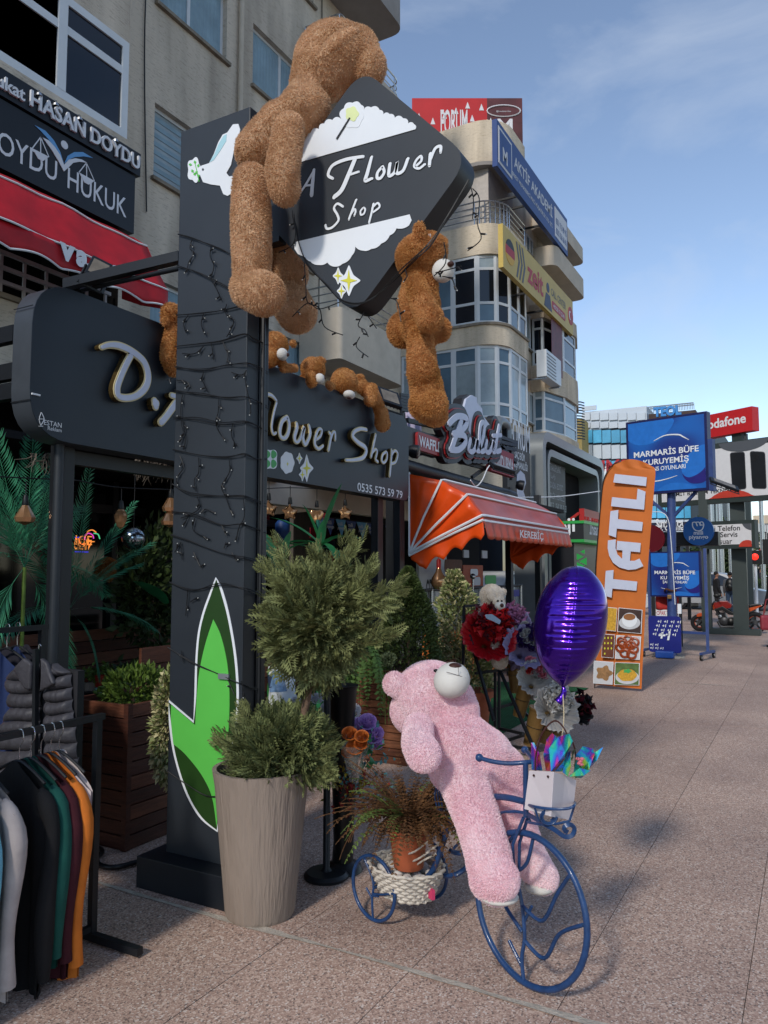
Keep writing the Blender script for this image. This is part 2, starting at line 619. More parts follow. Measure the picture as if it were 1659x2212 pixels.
def add_fur(body,me,n,length,width,mat,comb=(0,0,-0.6),clump=0.7,freq=14.0,seed=3):
 P,Nm = surf_samples(me,n)
 D = Nm * 1.25 + np.array(comb) * 0.5 + smooth_noise(P,freq,seed) * clump + NR.normal(size=P.shape) * 0.22
 D /= np.linalg.norm(D,axis=1,keepdims=True)
 bad = (D * Nm).sum(1) < 0.15
 D[bad] = (D[bad] + Nm[bad] * 0.7)
 D /= np.linalg.norm(D,axis=1,keepdims=True)
 L = length * (0.55 + 0.6 * NR.random(n))
 tv = [(-width / 2,0,0),(width / 2,0,0),(width * 0.35,0,0.6),(-width * 0.35,0,0.6),(0,0,1)]
 X,Y,Zd = frames(D,NR.random(n) * 6.28)
 Ls = L[:,None]
 pts = [P - X * width / 2,P + X * width / 2,P + Zd * Ls * .6 + X * width * .36,P + Zd * Ls + X * width * 0.06,P + Zd * Ls * .6 - X * width * .36]
 V = np.stack(pts,1).reshape(-1,3)
 o = np.arange(n)[:,None] * 5
 F = o + np.array([[0,1,2,4]])
 F2 = o + np.array([[4,2,3,3]])
 me2 = bpy.data.meshes.new('fur')
 me2.vertices.add(len(V))
 me2.vertices.foreach_set('co',V.astype(np.float32).ravel())
 tri = (o + np.array([[4,2,3]]))
 me2.loops.add(F.size + tri.size)
 me2.loops.foreach_set('vertex_index',np.concatenate([F.ravel(),tri.ravel()]).astype(np.int32))
 me2.polygons.add(2 * n)
 me2.polygons.foreach_set('loop_start',np.concatenate([np.arange(0,4 * n,4),4 * n + np.arange(0,3 * n,3)]).astype(np.int32))
 me2.polygons.foreach_set('loop_total',np.concatenate([np.full(n,4),np.full(n,3)]).astype(np.int32))
 me2.materials.append(mat)
 me2.update(calc_edges=True)
 o2 = bpy.data.objects.new('fur',me2)
 COL.objects.link(o2)
 o2.parent = body.parent
 WM[o2.name] = WM[body.parent.name]
 o2['kind'] = 'stuff'
 return o2
def remesh(mb,voxel,smooth=4,fac=0.5):
 me = mb.mesh('tmp',[])
 o = bpy.data.objects.new('tmp',me)
 COL.objects.link(o)
 md = o.modifiers.new('r','REMESH')
 md.mode = 'VOXEL'
 md.voxel_size = voxel
 sm = o.modifiers.new('s','SMOOTH')
 sm.factor = fac
 sm.iterations = smooth
 dg = bpy.context.evaluated_depsgraph_get()
 dg.update()
 out = bpy.data.meshes.new_from_object(o.evaluated_get(dg))
 bpy.data.objects.remove(o)
 bpy.data.meshes.remove(me)
 out.polygons.foreach_set('use_smooth',np.ones(len(out.polygons),bool))
 return out
# ================================================================== ground
def ground_mat(name,base_a,base_b,chip=150.0,dark='#75675f',light='#cabeb3'):
 m = bpy.data.materials.new(name)
 m.use_nodes = True
 N,L = m.node_tree.nodes,m.node_tree.links
 b = N['Principled BSDF']
 b.inputs['Roughness'].default_value = 0.72
 b.inputs['Specular IOR Level'].default_value = 0.3
 g = N.new('ShaderNodeNewGeometry')
 def noise(sc,det=4):
  n = N.new('ShaderNodeTexNoise')
  n.inputs['Scale'].default_value = sc
  n.inputs['Detail'].default_value = det
  L.new(g.outputs['Position'],n.inputs['Vector'])
  return n
 vo = N.new('ShaderNodeTexVoronoi')
 vo.inputs['Scale'].default_value = chip
 L.new(g.outputs['Position'],vo.inputs['Vector'])
 sp = N.new('ShaderNodeSeparateColor')
 L.new(vo.outputs['Color'],sp.inputs['Color'])
 r = N.new('ShaderNodeValToRGB')
 cr = r.color_ramp
 cr.interpolation = 'CONSTANT'
 cols = [(0.0,dark),(0.10,base_a),(0.34,base_b),(0.52,'#b9a293'),(0.66,'#a99082'),(0.80,'#c2ad9d'),(0.92,light)]
 cr.elements[0].position,cr.elements[0].color = 0,(*lin(cols[0][1]),1)
 cr.elements[1].position,cr.elements[1].color = cols[1][0],(*lin(cols[1][1]),1)
 for p,c in cols[2:]:
  e = cr.elements.new(p)
  e.color = (*lin(c),1)
 L.new(sp.outputs['Red'],r.inputs['Fac'])
 v2 = N.new('ShaderNodeTexVoronoi')
 v2.inputs['Scale'].default_value = chip * 0.42
 L.new(g.outputs['Position'],v2.inputs['Vector'])
 r2 = N.new('ShaderNodeValToRGB')
 r2.color_ramp.elements[0].position,r2.color_ramp.elements[0].color = 0.10,(0.42,0.40,0.40,1)
 r2.color_ramp.elements[1].position,r2.color_ramp.elements[1].color = 0.24,(1,1,1,1)
 L.new(v2.outputs['Distance'],r2.inputs['Fac'])
 sp2 = N.new('ShaderNodeSeparateColor')
 L.new(v2.outputs['Color'],sp2.inputs['Color'])
 gt = N.new('ShaderNodeMath')
 gt.operation = 'GREATER_THAN'
 gt.inputs[1].default_value = 0.80
 L.new(sp2.outputs['Green'],gt.inputs[0])
 mx = N.new('ShaderNodeMixRGB')
 mx.blend_type = 'MULTIPLY'
 L.new(gt.outputs[0],mx.inputs['Fac'])
 L.new(r.outputs['Color'],mx.inputs['Color1'])
 L.new(r2.outputs['Color'],mx.inputs['Color2'])
 n1 = noise(0.9,6)
 r3 = N.new('ShaderNodeValToRGB')
 r3.color_ramp.elements[0].position,r3.color_ramp.elements[0].color = 0.30,(0.74,0.70,0.70,1)
 r3.color_ramp.elements[1].position,r3.color_ramp.elements[1].color = 0.62,(1.04,1.0,0.97,1)
 L.new(n1.outputs['Fac'],r3.inputs['Fac'])
 m2 = N.new('ShaderNodeMixRGB')
 m2.blend_type = 'MULTIPLY'
 m2.inputs['Fac'].default_value = 1
 L.new(mx.outputs['Color'],m2.inputs['Color1'])
 L.new(r3.outputs['Color'],m2.inputs['Color2'])
 n4 = noise(5.5,3)                      # gum and oil spots
 r4 = N.new('ShaderNodeValToRGB')
 r4.color_ramp.elements[0].position,r4.color_ramp.elements[0].color = 0.70,(1,1,1,1)
 r4.color_ramp.elements[1].position,r4.color_ramp.elements[1].color = 0.76,(0.45,0.43,0.43,1)
 L.new(n4.outputs['Fac'],r4.inputs['Fac'])
 m3 = N.new('ShaderNodeMixRGB')
 m3.blend_type = 'MULTIPLY'
 m3.inputs['Fac'].default_value = 0.8
 L.new(m2.outputs['Color'],m3.inputs['Color1'])
 L.new(r4.outputs['Color'],m3.inputs['Color2'])
 oi = N.new('ShaderNodeObjectInfo')
 hs = N.new('ShaderNodeHueSaturation')
 mr = N.new('ShaderNodeMapRange')
 mr.inputs['To Min'].default_value = 0.94
 mr.inputs['To Max'].default_value = 1.05
 L.new(oi.outputs['Random'],mr.inputs['Value'])
 L.new(mr.outputs['Result'],hs.inputs['Value'])
 L.new(m3.outputs['Color'],hs.inputs['Color'])
 L.new(hs.outputs['Color'],b.inputs['Base Color'])
 bp = N.new('ShaderNodeBump')
 bp.inputs['Strength'].default_value = 0.35
 bp.inputs['Distance'].default_value = 0.004
 L.new(vo.outputs['Distance'],bp.inputs['Height'])
 L.new(bp.outputs['Normal'],b.inputs['Normal'])
 MATS[name] = m
 return m
m_terr = ground_mat('terrazzo','#9a8274','#ab9384')
m_joint = M('joint_dirt','#6e635b',0.9,var=0.3,vscale=20)
m_asph = M('far_ground','#6f6a66',0.85,var=0.2,vscale=0.7)
b = MB()
b.add([(-250,-250,-0.03),(450,-250,-0.03),(450,300,-0.03),(-250,300,-0.03)],[(0,1,2,3)])
tag(b.build('ground',m_asph,autobase=False),kind='structure')
b = MB()
b.add([(-6,-9,-0.012),(33,-9,-0.012),(33,9.2,-0.012),(-6,9.2,-0.012)],[(0,1,2,3)])
pave = tag(b.build('pavement',m_joint,autobase=False),kind='structure')
SLX,SLY,SX0,SY0 = 2.876,0.578,2.77 - 2.876 * 2,0.265 - 0.578 * 8
bb = MB().box((0,0,-0.006),(SLX - 0.004,SLY - 0.003,0.012))
slab_me = None
for i in range(6):
 for j in range(16):
  x,y = SX0 + SLX * (i + 0.5),SY0 + SLY * (j + 0.5)
  if slab_me is None:
   o = bb.build('slab',m_terr,None,autobase=False)
   o.parent = pave
   slab_me = o.data
  else:
   o = bpy.data.objects.new('slab',slab_me)
   COL.objects.link(o)
   o.parent = pave
  o.location = (x,y,rnd.uniform(-0.0012,0.0008))
# beyond the slabs one sheet of the same stone
b = MB()
xe = SX0 + SLX * 6 + 0.03
b.add([(xe,-9,-0.004),(33,-9,-0.004),(33,9.0,-0.004),(xe,9.0,-0.004)],[(0,1,2,3)])
b.add([(SX0,-9,-0.004),(xe - .03,-9,-0.004),(xe - .03,SY0 - .01,-0.004),(SX0,SY0 - .01,-0.004)],[(0,1,2,3)])
b.add([(SX0,SY0 + 16 * SLY + .01,-0.004),(xe - .03,SY0 + 16 * SLY + .01,-0.004),(xe - .03,9,-0.004),(SX0,9,-0.004)],[(0,1,2,3)])
tag(b.build('pavement_far',m_terr,autobase=False),kind='structure')
# pale cement repair strips across the pavement
m_cem = M('cement','#a39a8d',0.9,var=0.25,vscale=14,bump=0.4,bscale=90)
def cement_strip(X,y0,y1,w):
 b = MB()
 n = int((y1 - y0) / 0.06)
 vs = []
 for i in range(n + 1):
  y = y0 + (y1 - y0) * i / n
  ww = w * (0.7 + 0.5 * math.sin(i * 0.37) * math.sin(i * 0.11) + rnd.uniform(-.12,.12))
  c = X + 0.006 * math.sin(i * 0.21)
  vs += [(c - ww / 2 + rnd.uniform(-.003,.003),y,0.0035),(c + ww / 2 + rnd.uniform(-.003,.003),y,0.0035)]
 b.add(vs,[(2 * i,2 * i + 1,2 * i + 3,2 * i + 2) for i in range(n)])
 tag(b.build('cement_strip',m_cem,autobase=False),kind='structure')
cement_strip(2.765,-0.6,3.7,0.038)
cement_strip(11.41,-3.0,2.3,0.03)
# road with kerb beyond the forecourt
m_road = M('asphalt','#54504d',0.9,var=0.2,vscale=3,bump=0.3,bscale=200)
b = MB()
b.add([(33.3,-30,-0.02),(46,-30,-0.02),(46,60,-0.02),(33.3,60,-0.02)],[(0,1,2,3)])
tag(b.build('road',m_road,autobase=False),kind='structure')
m_kerb = M('kerb_stone','#8f8982',0.85,var=0.2)
b = MB()
b.box((46.2,10,0.045),(0.3,80,0.15))
tag(b.build('kerb',m_kerb,autobase=False),kind='structure')
# green artificial-grass carpet of the terrace
m_carpet = M('green_carpet','#14502a',0.95,var=0.3,vscale=5,bump=0.6,bscale=400)
b = MB()
for x0,x1,y0,y1 in ((3.55,6.7,3.46,8.0),(6.7,10.3,2.62,8.0),(1.5,3.55,3.6,8.0)):
 b.add([(x0,y0,.006),(x1,y0,.006),(x1,y1,.006),(x0,y1,.006)],[(0,1,2,3)])
tag(b.build('carpet',m_carpet,autobase=False),kind='structure')
# ================================================================== building helpers
def stucco(name,a,c):
 m = bpy.data.materials.new(name)
 m.use_nodes = True
 N,L = m.node_tree.nodes,m.node_tree.links
 b = N['Principled BSDF']
 b.inputs['Roughness'].default_value = 0.92
 b.inputs['Specular IOR Level'].default_value = 0.15
 g = N.new('ShaderNodeNewGeometry')
 mp = N.new('ShaderNodeMapping')
 mp.inputs['Scale'].default_value = (3.0,3.0,15.0)
 mp.inputs['Rotation'].default_value = (0.0,0.12,0.0)
 L.new(g.outputs['Position'],mp.inputs['Vector'])
 n = N.new('ShaderNodeTexNoise')
 n.inputs['Scale'].default_value = 2.6
 n.inputs['Detail'].default_value = 5
 n.inputs['Roughness'].default_value = 0.7
 L.new(mp.outputs['Vector'],n.inputs['Vector'])
 r = N.new('ShaderNodeValToRGB')
 r.color_ramp.elements[0].position,r.color_ramp.elements[0].color = 0.33,(*lin(c),1)
 r.color_ramp.elements[1].position,r.color_ramp.elements[1].color = 0.47,(*lin(a),1)
 L.new(n.outputs['Fac'],r.inputs['Fac'])
 n2 = N.new('ShaderNodeTexNoise')
 n2.inputs['Scale'].default_value = 0.55
 n2.inputs['Detail'].default_value = 6
 mp2 = N.new('ShaderNodeMapping')
 mp2.inputs['Scale'].default_value = (3.2,3.2,0.45)
 L.new(g.outputs['Position'],mp2.inputs['Vector'])
 L.new(mp2.outputs['Vector'],n2.inputs['Vector'])
 r2 = N.new('ShaderNodeValToRGB')
 r2.color_ramp.elements[0].position,r2.color_ramp.elements[0].color = 0.34,(0.66,0.64,0.62,1)
 r2.color_ramp.elements[1].position,r2.color_ramp.elements[1].color = 0.6,(1.03,1.0,0.97,1)
 L.new(n2.outputs['Fac'],r2.inputs['Fac'])
 mx = N.new('ShaderNodeMixRGB')
 mx.blend_type = 'MULTIPLY'
 mx.inputs['Fac'].default_value = 1
 L.new(r.outputs['Color'],mx.inputs['Color1'])
 L.new(r2.outputs['Color'],mx.inputs['Color2'])
 L.new(mx.outputs['Color'],b.inputs['Base Color'])
 bp = N.new('ShaderNodeBump')
 bp.inputs['Strength'].default_value = 0.6
 bp.inputs['Distance'].default_value = 0.015
 L.new(n.outputs['Fac'],bp.inputs['Height'])
 L.new(bp.outputs['Normal'],b.inputs['Normal'])
 MATS[name] = m
 return m
m_stucco = stucco('beige_stucco','#c2baad','#a49c91')
m_stucco2 = stucco('warm_stucco','#d2c6b2','#b8ac97')
m_plain = M('balcony_plaster','#b8ae9f',0.9,var=0.12,vscale=2,bump=0.2,bscale=40)
m_soffit = M('soffit_plaster','#8f8a85',0.9,var=0.15,vscale=1.5)
m_frame = M('pvc_white','#c3c8cc',0.35,var=0.06,vscale=3)
m_sill = M('stone_sill','#7d7467',0.8,var=0.3,vscale=6)
m_glass = M('window_glass','#0c1420',0.06,var=0.0,spec=0.6)
m_glassb = M('window_glass_blue','#4f6778',0.10,var=0.25,vscale=0.9,spec=0.6)
m_glassc = M('window_glass_pale','#8c999f',0.12,var=0.3,vscale=0.8,spec=0.5)
m_curtain = M('curtain','#7f97a4',0.8,var=0.15,vscale=3)
m_dark = M('dark_void','#0d0d10',0.9,var=0)  # near-black colour stands for the shade inside recesses and shops
m_black = M('black_steel','#16191d',0.45,var=0.15,vscale=5)
m_rail = M('chrome_rail','#a9adb2',0.25,metal=0.9,var=0.05)
m_roof = M('roof_felt','#6a645d',0.9,var=0.2)
def facade(P,u0,u1,v0,v1,holes,mat,parent,name='wall',depth=0.16):
 us = sorted({u0,u1,*[h[0] for h in holes],*[h[1] for h in holes]})
 vs = sorted({v0,v1,*[h[2] for h in holes],*[h[3] for h in holes]})
 b = MB()
 for i in range(len(us) - 1):
  for j in range(len(vs) - 1):
   cu,cv = (us[i] + us[i + 1]) / 2,(vs[j] + vs[j + 1]) / 2
   if any(h[0] < cu < h[1] and h[2] < cv < h[3] for h in holes):
    continue
   b.add([P.p(us[i],vs[j]),P.p(us[i + 1],vs[j]),P.p(us[i + 1],vs[j + 1]),P.p(us[i],vs[j + 1])],[(0,1,2,3)])
 for h in holes:
  q = [(h[0],h[2]),(h[1],h[2]),(h[1],h[3]),(h[0],h[3])]
  for k in range(4):
   a,c = q[k],q[(k + 1) % 4]
   b.add([P.p(*a,0),P.p(*c,0),P.p(*c,-depth),P.p(*a,-depth)],[(0,1,2,3)])
 return b.build(name,mat,parent)
def window(P,u0,u1,v0,v1,parent,cols=(0.5,),rows=(),fw=0.06,rec=0.10,glass=None,curtain=None,sill=True,blinds=False):
 glass = glass or m_glassb
 b = MB()
 b.pbox(P,u0,u1,v0,v0 + fw,-rec - .05,-rec)
 b.pbox(P,u0,u1,v1 - fw,v1,-rec - .05,-rec)
 for a,c in ((u0,u0 + fw),(u1 - fw,u1)):
  b.pbox(P,a,c,v0 + fw,v1 - fw,-rec - .05,-rec)
 cu = [u0 + (u1 - u0) * c for c in cols]
 rv = [v0 + (v1 - v0) * r for r in rows]
 for c in cu:
  b.pbox(P,c - fw * .6,c + fw * .6,v0 + fw,v1 - fw,-rec - .048,-rec + .004)
 for r in rv:
  b.pbox(P,u0 + fw,u1 - fw,r - fw * .5,r + fw * .5,-rec - .046,-rec - .003)
 w = b.build('window',m_frame,parent)
 eu,ev = [u0 + fw,*cu,u1 - fw],[v0 + fw,*rv,v1 - fw]
 for i in range(len(eu) - 1):
  for j in range(len(ev) - 1):
   q = MB()
   q.pbox(P,eu[i],eu[i + 1],ev[j],ev[j + 1],-rec - .032,-rec - .026)
   gl_ = glass if glass is m_glass or rnd.random() < .65 else rnd.choice([m_glass,m_glassb,m_glassc])
   q.build('pane',gl_,w)
 if curtain:
  q = MB()
  n = int((u1 - u0) / 0.05)
  for i in range(n):
   a,c = u0 + fw + (u1 - u0 - 2 * fw) * i / n,u0 + fw + (u1 - u0 - 2 * fw) * (i + 1) / n
   o = 0.0 if i % 2 else 0.03
   q.add([P.p(a,v0 + fw,-rec - .02 + o * .3),P.p(c,v0 + fw,-rec - .02 + (0.03 - o) * .3),P.p(c,v1 - fw,-rec - .02 + (0.03 - o) * .3),P.p(a,v1 - fw,-rec - .02 + o * .3)],[(0,1,2,3)])
  q.build('curtain',curtain,w)
 if blinds:
  n = 8
  for i in range(n):
   q = MB()
   va,vb = v0 + fw + (v1 - v0 - 2 * fw) * i / n,v0 + fw + (v1 - v0 - 2 * fw) * (i + .55) / n
   q.pbox(P,u0 + fw,u1 - fw,va,vb,-rec - .02,-rec - .017)
   q.build('blind_band',m_curtain,w)
 if sill:
  q = MB()
  q.pbox(P,u0 - .06,u1 + .06,v0 - .06,v0,-.12,.07)
  q.build('sill',m_sill,w)
 return w
def railing(path,z,parent,h=0.45,n=3,r=0.018,posts=True,name='railing',mat=None):
 b = MB()
 for k in range(n):
  b.tube([(p[0],p[1],z + h * (k + 1) / n) for p in path],r if k == n - 1 else r * .7,6)
 if posts:
  acc = 0
  for i in range(len(path)):
   if i % max(1,len(path) // 6) == 0 or i == len(path) - 1:
    b.cyl((path[i][0],path[i][1],z),(path[i][0],path[i][1],z + h),r * .8,seg=6)
 return b.build(name,mat or m_rail,parent,smooth=40)
def slab_plan(pts,z0,z1,name,mat,parent):
 b = MB()
 n = len(pts)
 b.add([(x,y,z1) for x,y in pts] + [(x,y,z0) for x,y in pts],[tuple(range(n)),tuple(range(2 * n - 1,n - 1,-1))] + [(i,n + i,n + (i + 1) % n,(i + 1) % n) for i in range(n)])
 return b.build(name,mat,parent,smooth=35)
# ================================================================== left apartment block
AB = thing('apartment_building','beige stucco apartment block behind the flower shop sign','building',(9,9,0))
P9 = PY(9.0)
holes = []
for v in (4.95,7.84,10.80,13.75):
 for a,c in ((8.60,10.30),(11.05,13.08)):
  holes.append((a,c,v,v + 1.26))
facade(P9,7.06,15.6,3.0,20.0,holes,m_stucco,AB)
for i,h in enumerate(holes):
 window(P9,*h,AB,cols=(0.48,),glass=m_glassb,curtain=None if i == 2 else m_curtain,blinds=(i == 2))
b = MB()
b.add([(15.6,9,0),(15.6,18,0),(15.6,18,20),(15.6,9,20)],[(0,1,2,3)])
b.build('side_wall',m_stucco,AB)
b = MB()
b.add([(1,9,20),(15.6,9,20),(15.6,18,20),(1,18,20)],[(0,1,2,3)])
b.build('roof',m_roof,AB)
# projecting bay at its left with tinted glazing
P8 = PY(8.0)
zb = ZR(0,0,700,700)
def yz(P,f,x,y):
 return P.px(*f(x,y))
wu1,wv0 = yz(P8,zb,1185,1300)
_,wv1 = yz(P8,zb,1180,385)
_,wvm = yz(P8,zb,1150,655)
wum,_ = yz(P8,zb,578,600)
bay_r = yz(P8,zb,1195,200)[0]
facade(P8,1.0,bay_r,6.9,20.0,[(1.5,wu1,wv0,wv1),(1.5,wu1,wv0 + 3,wv1 + 3)],m_stucco,AB,'bay_wall',0.1)
cols = [(wum - 1.5) / (wu1 - 1.5),(2 * wum - wu1 - 1.5) / (wu1 - 1.5)]
for dz in (0,3):
 window(P8,1.5,wu1,wv0 + dz,wv1 + dz,AB,cols=cols,rows=((wvm - wv0) / (wv1 - wv0),),fw=0.11,rec=0.0,glass=m_glass,sill=False)
b = MB()
b.add([(bay_r,8,6.9),(bay_r,9,6.9),(bay_r,9,20),(bay_r,8,20)],[(0,1,2,3)])
b.add([(1,8,6.9),(bay_r,8,6.9),(bay_r,9.6,6.9),(1,9.6,6.9)],[(0,1,2,3)])
b.build('bay_side',m_stucco,AB)
# dark loggia below the bay, parapet and white railing
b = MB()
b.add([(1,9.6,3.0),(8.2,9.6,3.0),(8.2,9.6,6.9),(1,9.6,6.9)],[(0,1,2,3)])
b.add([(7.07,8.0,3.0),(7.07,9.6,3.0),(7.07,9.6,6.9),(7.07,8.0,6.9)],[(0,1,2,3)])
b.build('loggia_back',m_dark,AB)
b = MB()
b.pbox(P8,1.0,7.05,3.6,4.66,-0.15,0)
b.build('parapet',m_stucco,AB)
b = MB()
b.pbox(P8,1.0,7.05,4.66,4.72,-.17,.05)
b.build('parapet_cap',m_sill,AB)
b = MB()
for v in (4.86,5.03,5.21):
 b.pbox(P8,1.0,7.0,v,v + .045,-.09,-.05)
for k in range(20):
 u = 1.2 + k * .3
 b.pbox(P8,u,u + .035,4.74,5.2,-.08,-.055)
b.build('white_railing',M('white_paint','#b9bcc0',0.5,var=0.1),AB)
MB().cyl((10.62,8.93,3.0),(10.62,8.93,19.9),.05,seg=10).build('downpipe',m_plain,AB,smooth=50)
for x_,z_ in ((13.35,6.2),(8.35,9.2)):
 MB().tube(catmull([(x_,8.97,z_ + 9),(x_ + .05,8.97,z_ + 4),(x_ - .03,8.97,z_ + 1),(x_ + .1,8.97,z_ - 2)],6),.012,5).build('cable',m_black,AB)
# balconies at its right corner
for k,z in enumerate((5.75,8.62,11.48,14.35)):
 pts = round_poly([(12.65,9.0),(12.65,8.0),(15.45,8.0),(15.45,9.0)],[0.01,0.12,0.35,0.01])
 slab_plan(pts,z,z + 1.05,'balcony',m_plain if k < 3 else m_soffit,AB)
 ph = round_poly([(12.72,8.96),(12.72,8.08),(15.38,8.08),(15.38,8.96)],[0.01,0.1,0.3,0.01])
 railing(ph,z + 1.05,AB,0.5,3)
 MB().lathe([(0.0,-.10),(0.09,-.09),(0.11,0.0)],(13.6,8.45,z),12).build('ceiling_lamp',M('lamp_glass','#5d5548',0.5),AB,smooth=60)
# loudly striped red awning over the loggia
RAW = thing('red_awning','red fabric awning with white piping under the black law office signs','awning',(5,7.4,5.6))
m_red = M('red_canvas','#a3131f',0.6,var=0.18,vscale=4,bump=0.15,bscale=12)
m_white = M('white_print','#c9ccd2',0.5,var=0.03)
zc = ZR(0,900,700,1700)
top = gy(*zc(1180,85),7.86)
front = gy(*zc(1420,520),7.05)
bot = gy(*zc(1415,715),7.05)
mid = gy(*zc(1300,180),7.45)
xr = (top.x + front.x) / 2 + 0.1
prof = [(7.86,top.z),(7.68,top.z - .05),(7.42,(top.z + front.z) / 2 + .22),(7.2,front.z + .25),(7.05,front.z)]
def aw(u,v,prof=prof,x0=1.2,x1=xr):
 t = v * (len(prof) - 1)
 i = min(int(t),len(prof) - 2)
 a = t - i
 y = prof[i][0] * (1 - a) + prof[i + 1][0] * a
 z = prof[i][1] * (1 - a) + prof[i + 1][1] * a
 x = x0 + (x1 - x0) * u
 return (x,y + 0.015 * math.sin(x * 9 + v * 5),z - 0.03 * math.sin(v * PI) * abs(math.sin(x * 2.2)))
MB().grid(aw,40,12).build('canopy',m_red,RAW,smooth=50,solid=0.006)
vh = front.z - bot.z
def val(u,v):
 x = 1.2 + (xr - 1.2) * u
 sc = 0.05 * abs(math.sin(x * 5.2))
 return (x,7.05 + 0.02 * math.sin(x * 7),front.z - (vh - sc) * v)
MB().grid(val,120,4).build('valance',m_red,RAW,smooth=50,solid=0.005)
b = MB()
for i,off in ((2,0),(4,0)):
 b.tube([Vector(aw(k / 40,i / 4)) + Vector((0,-.008,.004)) for k in range(41)],0.012,5)
b.tube([Vector(val(k / 120,1)) + Vector((0,-.004,0)) for k in range(121)],0.012,5)
b.build('piping',m_white,RAW,smooth=60)
b = MB()
b.add([(xr,p[0],p[1]) for p in prof] + [(xr,7.05,bot.z + .02),(xr,7.5,bot.z + .15),(xr,7.86,bot.z + .3)],[tuple(range(len(prof) + 3))])
b.build('end_panel',m_red,RAW,solid=0.006)
Pv = PY(7.02)
for ch,x0,x1,y0,y1 in (('v',545,700,320,130),('a',700,840,390,225),('s',850,980,440,300),('c',1010,1130,505,360)):
 ua,va = Pv.px(*zc(x0,y0))
 ub,vb = Pv.px(*zc(x1,y1 + (x1 - x0) * .35))
 h = abs(front.z - bot.z) * .72
 text('lettering',ch,Pv,ua,bot.z + .09,m_white,RAW,height=h,w=0.012,bold=0.05)
# the law office signs
def sign_board(name,label,P,poly,mat,depth=0.12,side=None,r=0.0):
 pts = [P.px(*p) for p in poly]
 us,vs = [p[0] for p in pts],[p[1] for p in pts]
 u0,u1 = min(us),max(us)
 o = thing(name,label,'sign',P.p((u0 + u1) / 2,min(vs)))
 b = MB()
 b.ppoly(P,round_poly(pts,r) if r else pts,-depth,0)
 b.build('panel',mat,o)
 return o
m_navy = M('sign_black','#11151c',0.4,var=0.12,vscale=2)
P785 = PY(7.72)
u1 = P785.px(*zb(1315,1430))[0]
vt,vbm,vb = P785.px(*zb(1315,1440))[1],P785.px(*zb(1310,1650))[1],None
zb1 = ZR(0,0,1000,1000)
vb = P785.px(*zb1(895,1530))[1]
LS = thing('law_office_name_sign','narrow black sign with white capitals below the tinted bay windows','sign',(u1 - 2.5,7.8,vbm))
MB().pbox(P785,1.5,u1,vbm,vt,-.2,0).build('panel',m_navy,LS)
hh = vt - vbm
ua = P785.px(*zb(832,1250))[0]
for s,x0,x1,k in (('DOYDU',832,1290,.62),('HASAN',265,780,.62),('Avukat',-250,212,.5)):
 a,c = P785.px(*zb(x0,1000 + x0 * .47))[0],P785.px(*zb(x1,1000 + x1 * .47))[0]
 text('lettering',s,P785,a,vbm + hh * .2,m_white,LS,width=c - a,height=hh * k,bold=0.02,depth=.03)
LB = thing('law_office_logo_sign','large black sign with scales emblem and white serif capitals','sign',(u1 - 2.5,7.8,vb))
MB().pbox(P785,1.5,u1 - .06,vb,vbm - .02,-.2,-.03).build('panel',m_navy,LB)
for s,x0,x1 in (('HUKUK',450,835),('DOYDU',-120,380)):
 a = P785.px(*zb1(x0,1200 + (x0 - 450) * .47))[0]
 c = P785.px(*zb1(x1,1200 + (x1 - 450) * .47))[0]
 text('lettering',s,P785,a,vb + .16,m_white,LB,width=c - a,height=0.26,bold=0.005,w=-.025)
P_l = Pl(P785.p(0,0,-.028),P785.U,P785.V,P785.N)
m_lblue = M('print_blue','#5d93c4',0.5,var=0.02)
b = MB()
for mi,pts in ((0,[(320,1168),(420,1220),(500,1310),(560,1420),(595,1535),(575,1500),(520,1400),(450,1300),(380,1225)]),
    (1,[(395,1285),(450,1310),(510,1375),(560,1450),(595,1540),(640,1490),(700,1478),(760,1490),(810,1520),(740,1510),(680,1520),(640,1560),(595,1600),(540,1500),(480,1400)]),
    (0,[(600,1525),(630,1455),(690,1420),(770,1420),(865,1475),(780,1460),(700,1465),(640,1490)])):
 b.mat(mi).ppoly(P_l,[P_l.px(*zb(*p)) for p in pts],0,.006 + mi * .002)
b.mat(1)
c0 = P_l.px(*zb(600,1353))
b.ppoly(P_l,[(c0[0] + .05 * math.cos(t * .4),c0[1] + .05 * math.sin(t * .4)) for t in range(16)],0,.006)
for ax,ay,bx0,by0,bx1,by1 in ((378,1280,300,1385,455,1465),(805,1520,735,1610,880,1690)):
 A,B0,B1 = P_l.px(*zb(ax,ay)),P_l.px(*zb(bx0,by0)),P_l.px(*zb(bx1,by1))
 mdp = ((B0[0] + B1[0]) / 2,(B0[1] + B1[1]) / 2)
 for q in (B0,B1,mdp):
  b.pstroke(P_l,[(*A,.012),(*q,.012)],0,.004,cap=False)
 b.ppoly(P_l,[B0,B1,(mdp[0] + .03,mdp[1] - .09),(mdp[0] - .03,mdp[1] - .09)],0,.007)
b.build('emblem',[m_lblue,m_white],LB)
for x,y in ((368,850),(525,945),(745,1080),(1082,1285)):
 p = gy(*zb(x,y),7.7)
 q = MB()
 q.cyl(p + Vector((0,.25,.12)),p,.012).lathe([(0.0,0),(.03,-.03),(.035,-.06)],p,8)
 q.build('spot_lamp',m_rail,LS)
